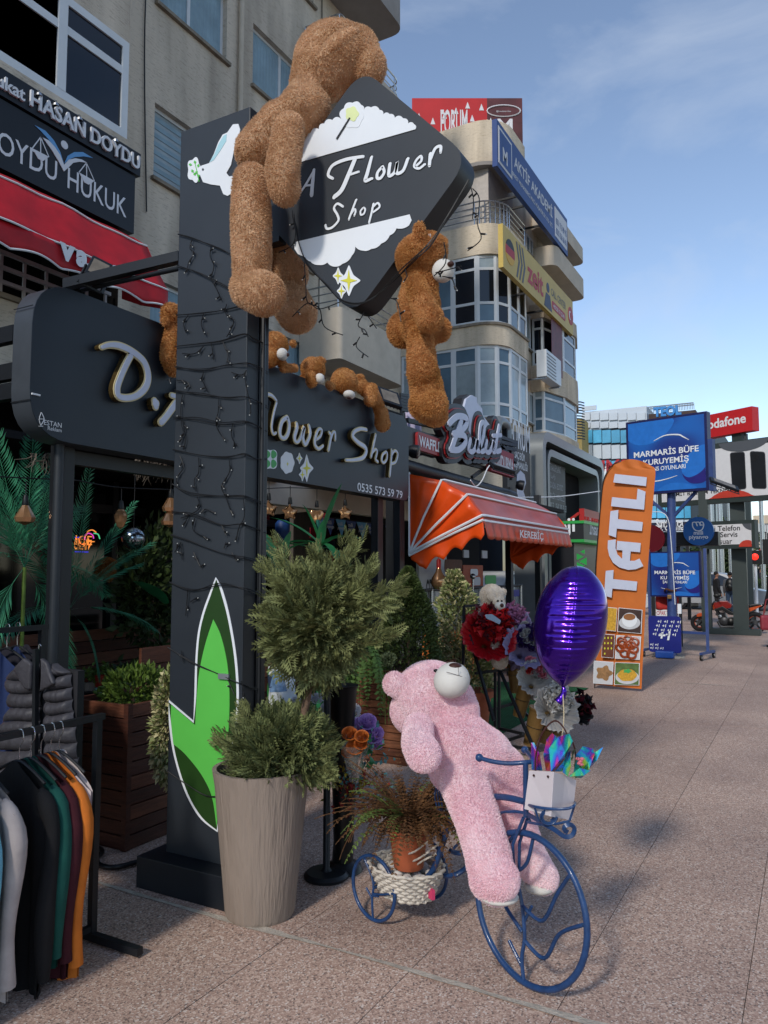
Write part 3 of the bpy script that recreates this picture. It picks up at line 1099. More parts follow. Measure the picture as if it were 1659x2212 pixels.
# ================================================================== corner building with curved bays
CB = thing('corner_building','tan corner apartment building with rounded glazed bays and balconies','building',(25,9,0))
def bay_path(x0,y_in,xa,ya,r,x1,n=8):
 """plan from the side wall round the corner to the street front"""
 pts = [(x0,y_in)]
 for k in range(n + 1):
  t = PI + (PI / 2) * k / n
  pts.append((xa + r * (1 + math.cos(t)),ya + r * (1 + math.sin(t))))
 pts.append((x1,ya))
 return pts
def wall_strip(path,z0,z1,name,mat,parent,thick=None):
 b = MB()
 n = len(path)
 b.add([(x,y,z0) for x,y in path] + [(x,y,z1) for x,y in path],[(i,i + 1,n + i + 1,n + i) for i in range(n - 1)])
 return b.build(name,mat,parent,smooth=35)
XC,YC = 21.9,8.0
core = [(XC + .25,15),(XC + .25,8.5),(31.6,8.5),(31.6,15)]
slab_plan(core,0,15.9,'core_wall',m_stucco2,CB)
rim = bay_path(XC,11.6,XC,YC,0.85,24.4)
def offs(path,d):
 out = []
 for i,(x,y) in enumerate(path):
  out.append((x - d * (1 if i <= len(path) - 3 else 0.3),y - d * (0 if i == 0 else min(1,i / (len(path) - 3)))))
 return out
closed = lambda p: p + [(24.4,8.7),(24.4,11.6)]
for i in range(5):
 MB().box((XC + .1,8.7 + i * 1.3,1.45),(.1,1.22,2.8)).build('shop_pane',m_glass,CB)
for i in range(6):
 MB().box((XC + 1.0 + i * 1.5,8.42,1.45),(1.42,.1,2.8)).build('shop_pane',m_glass,CB)
zl = lambda y: gy(1092,y,8.0).z
Z0,Z1,Z2,Z3,Z4 = zl(905),zl(742),zl(700),zl(548),zl(483)
slab_plan(closed(rim),3.0,Z0,'bay_apron',m_stucco2,CB)
slab_plan(closed(offs(rim,.06)),Z0,Z0 + .08,'bay_sill',m_sill,CB)
slab_plan(closed(rim),Z1,Z2,'bay_apron',m_stucco2,CB)
slab_plan(closed(offs(rim,.06)),Z2,Z2 + .08,'bay_sill',m_sill,CB)
slab_plan(closed(rim),Z3,Z4,'balcony_parapet',m_stucco2,CB)
railing([(x + .05,y + .05) for x,y in rim[:-1]] + [(24.3,8.05)],Z4,CB,0.75,4,0.025)
# top balcony slab with parapet
top_path = bay_path(XC - .1,11.6,XC - .1,YC - .1,1.0,24.0)
zt0,zt1 = zl(362),zl(268)
slab_plan(top_path + [(24.0,9.2),(24.0,11.6)],zt0,zt0 + .12,'roof_slab',m_soffit,CB)
slab_plan(top_path + [(24.0,9.2),(24.0,11.6)],zt0 + .12,zt1,'roof_parapet',m_stucco2,CB)
MB().lathe([(0,-.12),(.16,-.1),(.2,0)],(23.0,8.9,zt0),12).build('ceiling_lamp',M('lamp_glass'),CB)
b = MB()
b.add([(XC + .2,8.48,Z4),(24.4,8.48,Z4),(24.4,8.48,zt0),(XC + .2,8.48,zt0)],[(0,1,2,3)])
b.add([(XC + .22,8.48,Z4),(XC + .22,11.6,Z4),(XC + .22,11.6,zt0),(XC + .22,8.48,zt0)],[(0,1,2,3)])
b.build('balcony_wall',M('white_plaster','#b5afa8',0.9,var=.1),CB)
# glazing of the two rounded bays: white mullions, panes one by one
def bay_glazing(z0,z1,glass,trans):
 segs = [((XC + .03,11.5),(XC + .03,10.55)),((XC + .03,10.55),(XC + .03,9.65)),((XC + .03,9.65),(XC + .03,8.83)),
   ((XC + .03,8.83),(XC + .30,8.28)),((XC + .30,8.28),(XC + .85,8.03)),((XC + .85,8.03),(23.6,8.03)),((23.6,8.03),(24.35,8.03))]
 for i,(a,c) in enumerate(segs):
  U = Vector((c[0] - a[0],c[1] - a[1],0))
  P = Pl((a[0],a[1],0),U,(0,0,1),Vector((U.y,-U.x,0)))
  if P.N.dot(Vector((-1,-1,0))) < 0:
   P.N = -P.N
  L_ = U.length
  rows = (0.20,0.77) if trans else (0.30,0.80)
  window(P,0,L_,z0,z1,CB,cols=(),rows=rows,fw=0.085,rec=0.0,glass=glass[i % len(glass)],sill=False)
bay_glazing(Z0 + .08,Z1,[m_glassc,m_glassb,m_glassc],True)
bay_glazing(Z2 + .08,Z3,[m_glass,m_glassb,m_glass,m_glassb],False)
# street front windows and second bay
P85 = PY(8.48)
for x0,y0,x1,y1 in ((1136,510,1150,552),(1134,680,1153,760),(1142,850,1163,925),(1125,600,1130,640)):
 a,c = P85.px(x0,y1 - 12),P85.px(x1,y0 + 10)
 window(P85,a[0],c[0],a[1],c[1],CB,cols=(.5,),fw=.07,rec=-.03,glass=m_glassc,sill=True)
for zz0,zz1,gl in ((gy(1185,935,8).z,gy(1185,842,8).z,m_glassb),(gy(1180,790,8).z,gy(1180,690,8).z,m_glass)):
 for (a,c) in (((26.2,8.45),(26.2,8.05)),((26.2,8.05),(27.6,7.7)),((27.6,7.7),(29.2,7.7)),((29.2,7.7),(30.6,8.05))):
  U = Vector((c[0] - a[0],c[1] - a[1],0))
  P = Pl((a[0],a[1],0),U,(0,0,1),Vector((U.y,-U.x,0)))
  if P.N.dot(Vector((-.4,-1,0))) < 0:
   P.N = -P.N
  window(P,0,U.length,zz0,zz1,CB,cols=(),rows=(.3,.78),fw=.08,rec=0.0,glass=gl,sill=False)
 slab_plan([(26.15,8.6),(26.15,8.0),(27.6,7.63),(29.2,7.63),(30.7,8.0),(30.7,8.6)],zz0 - .95,zz0,'bay_apron',m_stucco2,CB)
slab_plan([(26.15,8.6),(26.15,8.0),(27.6,7.63),(29.2,7.63),(30.7,8.0),(30.7,8.6)],gy(1180,690,8).z,gy(1180,690,8).z + .5,'bay_apron',m_stucco2,CB)
slab_plan(round_poly([(26.4,8.6),(26.4,7.6),(30.6,7.6),(30.6,8.6)],.4),gy(1200,600,8).z,gy(1200,560,8).z,'balcony',m_plain,CB)
slab_plan(round_poly([(26.4,8.6),(26.4,7.6),(30.6,7.6),(30.6,8.6)],.4),gy(1200,520,8).z,gy(1200,490,8).z,'balcony',m_plain,CB)
# printed roll-up in the bay window
Pp = PY(7.66)
a,c = Pp.px(1192,800),Pp.px(1213,695)
MB().pbox(Pp,a[0],c[0],a[1],c[1],0,.01).build('window_poster',M('poster_red','#5c1420',.5,var=.4,vscale=3),CB)
# air conditioner under it
AC = thing('air_conditioner','white outdoor air conditioner unit on the corner building wall','air conditioner',gy(1195,815,7.5))
a,c = PY(7.5).px(1181,812),PY(7.5).px(1212,780)
MB().pbox(PY(7.5),a[0],c[0],a[1],c[1],-.35,0).build('case',m_frame,AC,bevel=.02)
for k in range(7):
 v = a[1] + (c[1] - a[1]) * (k + .7) / 8
 MB().pbox(PY(7.5),a[0] + .05,a[0] + (c[0] - a[0]) * .62,v,v + .025,0.002,.01).build('slat',M('grey_plastic','#55585a',.6),AC)
MB().bar((a[0] + .1,7.55,a[1] - .03),(a[0] + .1,8.4,a[1] - .03),.05,.05).bar((c[0] - .1,7.55,a[1] - .03),(c[0] - .1,8.4,a[1] - .03),.05,.05).build('bracket',m_rail,AC)
# ------------------------------------------------------------------ slanting fascia signs on that building
def panel_sign(name,label,P,x0,x1,yt0,yt1,yb0,yb1,mat,depth=.15):
 pts = [P.px(x0,yt0),P.px(x1,yt1),P.px(x1,yb1),P.px(x0,yb0)]
 u0,u1 = pts[0][0],pts[1][0]
 v1,v0 = (pts[0][1] + pts[1][1]) / 2,(pts[2][1] + pts[3][1]) / 2
 o = thing(name,label,'sign',P.p((u0 + u1) / 2,v0))
 MB().pbox(P,u0,u1,v0,v1,-depth,0).build('panel',mat,o)
 return o,u0,u1,v0,v1
P76 = PY(7.55)
m_blue = M('sign_blue','#1d3f7a',.45,var=.1,vscale=1)
m_yel = M('sign_yellow','#b9a052',.5,var=.12,vscale=1)
m_wht = M('sign_white','#c6c6c8',.5,var=.04)
o,u0,u1,v0,v1 = panel_sign('academy_sign','blue fascia sign with white letters high on the corner building',P76,1073,1225,262,470,368,543,m_blue)
h,w = v1 - v0,u1 - u0
MB().pbox(P76,u0 + .1,u0 + w * .17,v0 + .15,v1 - .15,0.001,.012).pbox(P76,u0 + .16,u0 + w * .17 - .06,v0 + .21,v1 - .21,.012,.016).build('logo_frame',[m_wht],o)
MB().pbox(P76,u0 + .18,u0 + w * .17 - .08,v0 + .23,v1 - .23,.016,.02).build('logo_ground',m_blue,o)
text('lettering','M',P76,u0 + w * .085,v0 + h * .25,m_wht,o,height=h * .3,w=.022,bold=.03,align='C')
text('lettering','AKTİF AKADEMİ',P76,u0 + w * .2,v0 + h * .48,m_wht,o,width=w * .54,height=h * .34,bold=.02)
text('lettering','SERBEST MUHASEBECİ MALİ MÜŞAVİRLİK LTD. ŞTİ.',P76,u0 + w * .16,v0 + h * .2,m_wht,o,width=w * .58,height=h * .15,bold=.015)
MB().pbox(P76,u1 - w * .22,u1 - w * .015,v0 + h * .12,v1 - h * .12,.001,.008).build('info_box',m_wht,o)
for k,s in enumerate(('0551 713 89 95','0532 556 06 96')):
 text('lettering',s,P76,u1 - w * .205,v0 + h * (.2 + .26 * (1 - k)),m_blue,o,width=w * .18,height=h * .17,w=.011,bold=.02)
for f in (.3,.4,.62):
 MB().bar(P76.p(u0 + w * f,v0 + .1,-.1),P76.p(u0 + w * f,v0 + .1,-1.0),.06,.06).build('bracket',m_black,o)
o,u0,u1,v0,v1 = panel_sign('call_center_sign','yellow fascia sign with flag circles on the corner building',P76,1086,1237,478,655,588,714,m_yel)
h,w = v1 - v0,u1 - u0
def disc(P,c,r,w0,w1,n=20):
 return [(c[0] + r * math.cos(2 * PI * k / n),c[1] + r * math.sin(2 * PI * k / n)) for k in range(n)]
def half_flag(P,c,r,mats,o):
 b = MB()
 for i in range(3):
  lo,hi = -r + 2 * r * i / 3,-r + 2 * r * (i + 1) / 3
  pts = [(c[0] + math.sqrt(max(0,r * r - t * t)) * 1,c[1] + t) for t in np.linspace(lo,hi,6)] + [(c[0] - math.sqrt(max(0,r * r - t * t)),c[1] + t) for t in np.linspace(hi,lo,6)]
  b.mat(i).ppoly(P,pts,.001,.01)
 return b.build('flag_disc',mats,o)
m_pr = M('print_red','#a3202b',.5,var=.05)
m_pk = M('print_black','#15161a',.5,var=.02)
m_pg = M('print_grey','#4b4f55',.5,var=.02)
half_flag(P76,(u0 + w * .08,v0 + h * .5),h * .3,[M('print_gold','#c79a2a',.5),m_pr,m_pk],o)
for k in range(3):
 uu = u0 + w * (.15 + .035 * k)
 MB().ppoly(P76,[(uu,v1 - .1),(uu + .12,v1 - .1),(uu + .35,v0 + h * .5),(uu + .12,v0 + .1),(uu,v0 + .1),(uu + .22,v0 + h * .5)],.001,.008).build('chevron',m_pg,o)
text('lettering','zeit',P76,u0 + w * .29,v0 + h * .22,m_pr,o,width=w * .22,height=h * .55,bold=.03,w=.006)
MB().ppoly(P76,disc(P76,(u0 + w * .58,v0 + h * .62),h * .13,0,0),.001,.008).ppoly(P76,[(u0 + w * .52,v0 + .08),(u0 + w * .64,v0 + .08),(u0 + w * .61,v0 + h * .45),(u0 + w * .55,v0 + h * .45)],.001,.008).build('figure_print',M('print_slate','#2a3550',.5),o)
text('lettering','CALL CENTER',P76,u0 + w * .63,v0 + h * .52,m_pg,o,width=w * .24,height=h * .2,bold=.01)
MB().ppoly(P76,round_poly([(u0 + w * .64,v0 + h * .18),(u0 + w * .86,v0 + h * .18),(u0 + w * .86,v0 + h * .4),(u0 + w * .64,v0 + h * .4)],.1),.001,.006).build('pill',m_pr,o)
text('lettering','+90 530 171 23 40',P76,u0 + w * .66,v0 + h * .22,m_wht,o,width=w * .18,height=h * .12,w=.009,bold=.02)
MB().ppoly(P76,disc(P76,(u0 + w * .955,v0 + h * .5),h * .26,0,0),.001,.01).build('flag_disc',m_pr,o)
MB().ppoly(P76,disc(P76,(u0 + w * .945,v0 + h * .5),h * .13,0,0),.01,.013).build('crescent',m_wht,o)
MB().ppoly(P76,disc(P76,(u0 + w * .955,v0 + h * .5),h * .10,0,0),.013,.016).build('crescent_cut',m_pr,o)
for f in (.35,.6):
 MB().bar(P76.p(u0 + w * f,v0 + .1,-.1),P76.p(u0 + w * f,v0 + .1,-1.0),.06,.06).build('bracket',m_black,o)
# red roof billboard
PB = Pl(gd(1009,215,27.5),(math.sin(HEAD),-math.cos(HEAD),0),(0,0,1),(-math.cos(HEAD),-math.sin(HEAD),0))
pts = [PB.px(890,215),PB.px(1128,212)]
vb_ = PB.px(1128,350)[1]
BB = thing('rooftop_billboard','large red advertising banner standing on the corner building roof','billboard',PB.p((pts[0][0] + pts[1][0]) / 2,vb_ - 3))
u0,u1,v1 = pts[0][0],pts[1][0],pts[1][1]
v0 = vb_ - 3.0
w = u1 - u0
MB().pbox(PB,u0,u0 + w * .68,v0,v1,-.05,0).build('banner',M('banner_red','#a81f22',.6,var=.12,vscale=.8),BB)
MB().pbox(PB,u0 + w * .68,u1,v0,v1,-.05,0).build('banner_photo',M('banner_photo','#4a2226',.6,var=.5,vscale=.9),BB)
a = PB.px(950,298)
text('lettering','FORUM',PB,PB.px(952,290)[0],PB.px(952,292)[1],m_wht,BB,width=PB.px(1010,290)[0] - PB.px(952,290)[0],height=1.0,bold=.02,w=.01)
text('lettering','M',PB,PB.px(1075,290)[0],PB.px(1075,290)[1],m_wht,BB,height=.6,bold=.02,w=.01)
text('lettering','@forumhairclinic',PB,PB.px(1072,243)[0],PB.px(1072,243)[1],m_wht,BB,width=PB.px(1104,243)[0] - PB.px(1072,243)[0],w=.012)
c = PB.px(1088,240)
b = MB()
b.tube([PB.p(c[0] + .62 * math.cos(t * PI / 12),c[1] + .22 * math.sin(t * PI / 12),.02) for t in range(24)],.025,4,closed=True)
b.build('oval',m_wht,BB)
for x,y in ((1010,228),(1040,232),(960,250),(1020,256),(985,240),(1060,262),(935,262),(905,252)):
 q = PB.px(x,y)
 MB().ppoly(PB,[(q[0] - .09,q[1] - .12),(q[0] + .09,q[1] - .12),(q[0],q[1] + .14)],.001,.01).build('arrow_mark',m_wht,BB)
for f in (.1,.5,.9):
 MB().bar(PB.p(u0 + w * f,v1,-.1),PB.p(u0 + w * f,v0 - 1.2,-.1),.12,.12).build('post',m_black,BB)
# ================================================================== the long flower shop sign on its steel frame
m_sign = M('anthracite_panel','#1b232c',0.44,var=0.2,vscale=0.9,bump=0.03,bscale=300)
m_pil = M('pillar_panel','#262b31',0.46,var=0.2,vscale=1.1,bump=0.03,bscale=300)
m_side = M('panel_side','#15191f',0.45,var=0.12,vscale=2)
m_gold = M('letter_gold','#6d5a36',0.25,metal=0.7,var=0.15)
m_goldf = M('letter_rim','#c2b487',0.4,var=0.05)
m_lav = M('letter_face','#b4bacb',0.35,var=0.04)
m_pw = M('print_white','#d2d6da',0.5,var=0.02)
YS = 3.6
PS = PY(YS)
z4 = ZR(0,1000,1000,2000)
z5 = ZR(900,1200,1700,2200)
su0 = PS.px(*z4(205,700))[0]
su1 = PS.px(*z5(1470,1200))[0]
sv1 = (PS.px(*z4(520,240))[1] + PS.px(*z5(800,675))[1]) / 2
sv0 = (PS.px(*z4(900,1300))[1] + PS.px(*z5(900,1515))[1]) / 2
FS = thing('shop_sign','long anthracite shop sign with raised script letters over the terrace','sign',((su0 + su1) / 2,YS,sv0))
outl = round_poly([(su0,sv0),(su1,sv0),(su1,sv1),(su0,sv1)],[.26,.10,.20,.26],7)
MB().ppoly(PS,outl,-.006,0).build('face_panel',m_sign,FS)
MB().ppoly(PS,outl,-.16,-.0065).build('casing',M('casing_grey','#3a3f45',.4,var=.1),FS,smooth=50)
for x,y in ((200,330),(185,950)):       # casing joints and a cable tie
 p = PS.px(*z4(x,y))
 MB().pbox(PS,su0 - .004,su0 + .0,p[1],p[1] + .004,-.16,0).build('seam',m_black,FS)
q = PS.px(*z4(225,918))
MB().pbox(PS,q[0] - .02,q[0] + .03,q[1] - .004,q[1] + .005,0.001,.01).build('cable_tie',m_pw,FS)
def px_strokes(P,f,strokes,scale=1.0):
 out = []
 for st in strokes:
  pts = []
  for x,y,w in st:
   u,v = P.px(*f(x,y))
   u2,v2 = P.px(*f(x,y + w))
   pts.append((u,v,abs(v - v2) * scale))
  out.append(pts)
 return out
def channel_letter(P,f,strokes,parent,depth=.055,wobble=0.0):
 S = px_strokes(P,f,strokes)
 b = MB()
 for i,st in enumerate(S):
  b.mat(0).pstroke(P,st,0.012,depth - .006 - .0012 * i)
 l = b.build('letter',m_gold,parent,smooth=30)
 b = MB()
 for i,st in enumerate(S):
  b.pstroke(P,st,depth - .007,depth - .0012 * i)
 b.build('rim',m_goldf,l)
 b = MB()
 for i,st in enumerate(S):
  b.pstroke(P,[(u,v,max(w - .016,w * .55)) for u,v,w in st],depth,depth + .004 - .0012 * i)
 b.build('face',m_lav,l)
 return l
def W(pts,w): return [(x,y,w) for x,y in pts]
z7 = ZR(0,900,700,1700)
channel_letter(PS,z7,[[(890,1120,55),(960,1098,66),(1060,1108,78),(1180,1165,80),(1285,1260,84),(1322,1390,84),(1290,1500,82),(1190,1578,74),(1060,1582,76),(1032,1500,80),(1070,1380,76),(1120,1270,76),(1165,1190,70)]],FS)
channel_letter(PS,z7,[[(1385,1620,80),(1392,1640,100),(1396,1668,80)]],FS)
channel_letter(PS,z7,[W([(1860,1260),(1740,1420),(1610,1600),(1500,1750),(1445,1815)],78),W([(1545,1565),(1640,1585),(1800,1600)],60),W([(1860,1260),(1850,1500),(1840,1720)],78)],FS)
channel_letter(PS,z5,[[(180,760,30),(230,735,36),(300,745,36),(345,790,26)],W([(250,740),(220,880),(170,1000),(110,1040)],40),W([(190,880),(250,880)],30)],FS)
channel_letter(PS,z5,[W([(345,805),(320,900),(305,1000),(318,1060),(342,1050)],26)],FS)
channel_letter(PS,z5,[[(432,925,44),(392,955,44),(372,1030,46),(382,1085,40),(415,1092,40),(440,1050,44),(448,980,44),(432,925,44)]],FS)
channel_letter(PS,z5,[[(510,975,36),(512,1010,44),(492,1085,44),(505,1125,36),(535,1105,36),(572,1005,40),(560,1085,46),(578,1145,40),(604,1110,38),(622,1050,40),(612,990,30)]],FS)
channel_letter(PS,z5,[[(672,1105,26),(706,1075,30),(716,1030,30),(690,1022,30),(664,1085,36),(660,1145,36),(690,1180,34),(728,1155,28)]],FS)
channel_letter(PS,z5,[W([(780,1050),(792,1075),(782,1135),(772,1190)],34),W([(788,1110),(808,1050),(826,1050),(828,1105)],30)],FS)
channel_letter(PS,z5,[[(1085,1025,34),(1035,1018,36),(985,1040,40),(972,1080,42),(1015,1128,44),(1070,1165,44),(1082,1205,42),(1055,1252,38),(985,1270,34),(915,1272,30)]],FS)
channel_letter(PS,z5,[W([(1160,1065),(1142,1150),(1122,1245)],30),W([(1128,1215),(1158,1185),(1172,1205),(1160,1265),(1180,1285)],28)],FS)
channel_letter(PS,z5,[W([(1245,1205),(1218,1228),(1210,1275),(1228,1293),(1250,1265),(1254,1220),(1245,1205)],26)],FS)
channel_letter(PS,z5,[W([(1292,1190),(1286,1290),(1276,1400)],28),W([(1288,1235),(1318,1195),(1342,1222),(1325,1285),(1292,1300)],26)],FS)
# printed marks
def pxpoly(b,P,f,pts,w0,w1):
 return b.ppoly(P,[P.px(*f(*p)) for p in pts],w0,w1)
def blob(cx,cy,rx,ry,lob,amp,n=40,ph=0):
 return [(cx + rx * (1 + amp * math.cos(lob * t * 2 * PI / n + ph)) * math.cos(t * 2 * PI / n),cy + ry * (1 + amp * math.cos(lob * t * 2 * PI / n + ph)) * math.sin(t * 2 * PI / n)) for t in range(n)]
def star4(cx,cy,rx,ry,k=.28,n=1):
 out = []
 for i in range(8):
  a = i * PI / 4
  s = 1 if i % 2 == 0 else k
  out.append((cx + rx * s * math.cos(a),cy + ry * s * math.sin(a)))
 return out
m_grn = M('print_green','#3f9a52',.5,var=.03)
m_yl = M('print_yellow','#c6c23a',.5,var=.03)
b = MB()
pxpoly(b.mat(0),PS,z5,blob(338,1262,60,84,4,.12,ph=PI),.001,.004)
for sx,sy in ((-1,-1),(1,-1),(1,1),(-1,1)):
 pxpoly(b.mat(1),PS,z5,blob(338 + sx * 26,1260 + sy * 38,22,34,3,.1),.004,.006)
b.build('clover_print',[m_pw,m_grn],FS)
b = MB()
pxpoly(b.mat(0),PS,z5,blob(477,1290,56,88,7,.05),.001,.004)
pxpoly(b.mat(1),PS,z5,star4(478,1300,12,16),.004,.006)
b.build('blossom_print',[m_pw,m_yl],FS)
for cx,cy,rx,ry in ((576,1255,28,52),(635,1335,58,118),(600,1388,32,60)):
 b = MB()
 pxpoly(b.mat(0),PS,z5,round_poly(star4(cx,cy,rx,ry,.5),12),.001,.0035 + cx * 1e-6)
 pxpoly(b.mat(1),PS,z5,star4(cx,cy,rx * .62,ry * .62,.25),.0045,.006)
 b.build('star_print',[m_pw,m_yl],FS)
a,c = PS.px(*z5(1050,1520)),PS.px(*z5(1418,1585))
text('lettering','0535 573 59 79',PS,a[0],PS.px(*z5(1050,1520))[1],m_pw,FS,width=c[0] - a[0],height=abs(PS.px(*z5(1050,1440))[1] - PS.px(*z5(1050,1510))[1]),bold=.01,w=.003)
a,c = PS.px(*z4(285,1115)),PS.px(*z4(400,1125))
text('lettering','ESTAN',PS,a[0],a[1],m_pw,FS,width=c[0] - a[0],w=.003)
a2,c2 = PS.px(*z4(310,1140)),PS.px(*z4(400,1150))
text('lettering','Reklam',PS,a2[0],a2[1] - .008,m_pw,FS,width=c2[0] - a2[0],w=.003)
b = MB()
for st in (W([(268,1035),(285,1070),(283,1090),(265,1120)],5),W([(268,1035),(255,1080),(265,1120)],3),W([(256,1078),(283,1078)],4),W([(252,1125),(280,1125)],4)):
 b.pstroke(PS,px_strokes(PS,z4,[st])[0],.001,.003,cap=False)
b.build('maker_mark',m_pw,FS)
# steel frame that carries it
FR = thing('terrace_frame','black steel post frame carrying the long shop sign','frame',(4.8,3.75,0))
for x0,yy in ((PY(3.72).px(142,1100)[0],3.76),(PY(3.72).px(822,1150)[0],3.76),(PY(3.72).px(869,1150)[0],3.76)):
 MB().box((x0,yy,1.45),(.105,.08,2.9)).build('post',m_black,FR,bevel=.004)
xpl = PY(3.72).px(142,1100)[0]
MB().cyl((xpl - .07,3.70,0),(xpl - .07,3.70,sv0 + .02),.028,seg=10).build('conduit',M('conduit_grey','#22272c',.5),FR,smooth=50)
MB().box(((xpl + 4.0) / 2,3.79,sv0 - .05),(4.0 - xpl,.06,.08)).build('beam',m_black,FR)
for v in (sv0 + .15,sv1 - .15):
 MB().box(((su0 + su1) / 2,YS + .2,v),(su1 - su0 - .3,.05,.05)).build('beam',m_black,FR)
# struts running back to the building at the left end
for (x,y),(x2,y2),yb in (((110,520),(0,590),6.4),((135,760),(0,790),6.4),((130,890),(0,870),6.4)):
 p0 = gy(*z4(x,y),3.78)
 p1 = Vector((p0.x,7.9,p0.z))
 MB().bar(p0,p1,.05,.09).build('strut',m_black,FR)
# twin rails from the sign corner to the pillar, with a flood lamp
RL = thing('sign_rail','pair of black steel rails between long sign and pillar','rail',(2.8,3.1,3))
pa = gy(*z4(430,200),3.7)
pb = gx(*z4(1165,25),2.98)
MB().bar(pa,pb + (pb - pa) * .02,.05,.055).build('square_tube',m_black,RL)
pa2,pb2 = gy(*z4(535,235),3.66),gx(*z4(1165,95),2.96)
MB().cyl(pa2,pb2 + (pb2 - pa2) * .02,.014).build('round_tube',m_black,RL,smooth=50)
def flood(name,label,cpt,w,h,rot,parent=None):
 o = thing(name,label,'lamp',cpt,rot=rot)
 W4 = WM[o.name]
 def wp(x,y,z): return W4 @ Vector((x,y,z))
 b = MB()
 vs = [wp(x,y,z) for z in (-.025,.02) for y in (-h / 2,h / 2) for x in (-w / 2,w / 2)]
 b.add(vs,[(0,2,3,1),(4,5,7,6),(0,1,5,4),(2,6,7,3),(0,4,6,2),(1,3,7,5)])
 b.build('housing',m_black,o,bevel=.006)
 b = MB()
 b.add([wp(-w * .38,-h * .36,.022),wp(w * .38,-h * .36,.022),wp(w * .38,h * .36,.022),wp(-w * .38,h * .36,.022)],[(0,1,2,3)])
 b.build('lens',M('lamp_lens','#6f675c',.2,var=.3,vscale=8),o)
 for k in range(6):
  x = -w / 2 + w * (k + .5) / 6
  b = MB()
  vs = [wp(x + i,y,z) for z in (-.045,-.0255) for y in (-h * .42,h * .42) for i in (-.003,.003)]
  b.add(vs,[(0,2,3,1),(4,5,7,6),(0,1,5,4),(2,6,7,3),(0,4,6,2),(1,3,7,5)])
  b.build('fin',m_black,o)
 b = MB()
 for sx in (-1,1):
  b.bar(wp(sx * (w / 2 + .006),0,0),wp(sx * (w / 2 + .006),-h * .75,-.03),.012,.02)
 b.bar(wp(-w / 2 - .006,-h * .75,-.03),wp(w / 2 + .006,-h * .75,-.03),.02,.012)
 b.build('bracket',m_black,o)
 return o
c = gy(*z4(640,110),3.55)
flood('flood_lamp','small flood lamp clamped to the rail above the long sign',c,.12,.17,(R(62),R(20),R(-35)))
c = gy(*z5(1310,760),3.55)
flood('flood_lamp','black flood lamp with fins at the right end of the sign',c,.26,.20,(R(58),R(8),R(-25)))
# ================================================================== pillar with the leaf
PXF = 2.93
PP = PX(PXF)
PIL = thing('sign_pillar','tall anthracite pillar with green leaf and white dove prints','pillar',(3.0,2.6,0))
py0,py1 = gx(376,1000,PXF).y,gx(530,1000,PXF).y       # left, right edges
pt = (gx(395,275,PXF).z + gx(557,233,PXF).z) / 2
xd1,xd2 = gy(556,1000,py1).x,gy(578,1000,py1 + .01).x
MB().box(((PXF + xd1) / 2,(py0 + py1) / 2,(pt + .15) / 2),(xd1 - PXF,py0 - py1,pt - .15)).build('box_column',m_pil,PIL,bevel=.004)
MB().box(((xd1 + xd2) / 2 + .01,py1 + .06,(pt - .3) / 2),(xd2 - xd1 - .02,.10,pt - .35)).build('rail_column',m_side,PIL,bevel=.004)
MB().cyl((xd1 + .02,py1 - .012,.15),(xd1 + .02,py1 - .012,pt - .4),.012,seg=8).build('conduit',m_black,PIL)
MB().box((PXF + .10,2.665,.075),(.42,.58,.15)).build('base_block',m_side,PIL,bevel=.004)
z3 = ZR(0,2700,1000,4032)
m_lf,m_df = M('leaf_light','#55b148',.5,var=.03),M('leaf_dark','#1d3a12',.5,var=.06)
leaf_out = [(467,1247),(452,1285),(438,1325),(428,1370),(423,1430),(421,1500),(419,1557),(366,1512),(366,1560),(374,1620),(390,1680),(410,1730),(436,1770),(471,1797),(477,1760),(486,1700),(500,1640),(513,1570),(517,1500),(512,1420),(498,1335),(482,1275)]
def smoothpoly(pts,corners,n=5):
 m = len(pts)
 idx = [i for i,p in enumerate(pts) if p in corners]
 out = []
 for a,c in zip(idx,idx[1:] + [idx[0] + m]):
  out += catmull([pts[k % m] for k in range(a,c + 1)],n)[:-1]
 return out
def scallop(pts,i0,i1,h=.28):
 out = list(pts[:i0 + 1])
 for i in range(i0,i1):
  a,c = pts[i],pts[i + 1]
  dx,dy = c[0] - a[0],c[1] - a[1]
  for t in (.2,.4,.6,.8):
   k = 4 * t * (1 - t) * h
   out.append((a[0] + dx * t + dy * k,a[1] + dy * t - dx * k))
  out.append(c)
 return out + list(pts[i1 + 1:])
leaf_raw = leaf_out
leaf_out = smoothpoly(leaf_out,[(467,1247),(419,1557),(366,1512),(471,1797)])
def dpoly(b,P,pts,w0,w1):
 return b.ppoly(P,[P.px(*p) for p in pts],w0,w1)
b = MB()
dpoly(b.mat(0),PP,leaf_out,.001,.004)
cx,cy = 450,1560
def shrink(pts,d):
 n = len(pts)
 out = []
 for i in range(n):
  p0,p,p1 = pts[i - 1],pts[i],pts[(i + 1) % n]
  tx,ty = p1[0] - p0[0],p1[1] - p0[1]
  l = math.hypot(tx,ty)
  out.append((p[0] + ty / l * d,p[1] - tx / l * d))
 return out
li = shrink(leaf_raw,5)
if sum((p[0] - cx) ** 2 + (p[1] - cy) ** 2 for p in li) > sum((p[0] - cx) ** 2 + (p[1] - cy) ** 2 for p in leaf_raw):
 li = shrink(leaf_raw,-5)
li = smoothpoly(li,[li[0],li[6],li[7],li[13]])
dpoly(b.mat(1),PP,li,.004,.006)
_ll = [(463,1338),(446,1390),(433,1450),(427,1510),(424,1566),(372,1522),(372,1560),(377,1607),(402,1628),(437,1672),(460,1720),(470,1785),(480,1700),(493,1610),(498,1520),(494,1440),(480,1375)]
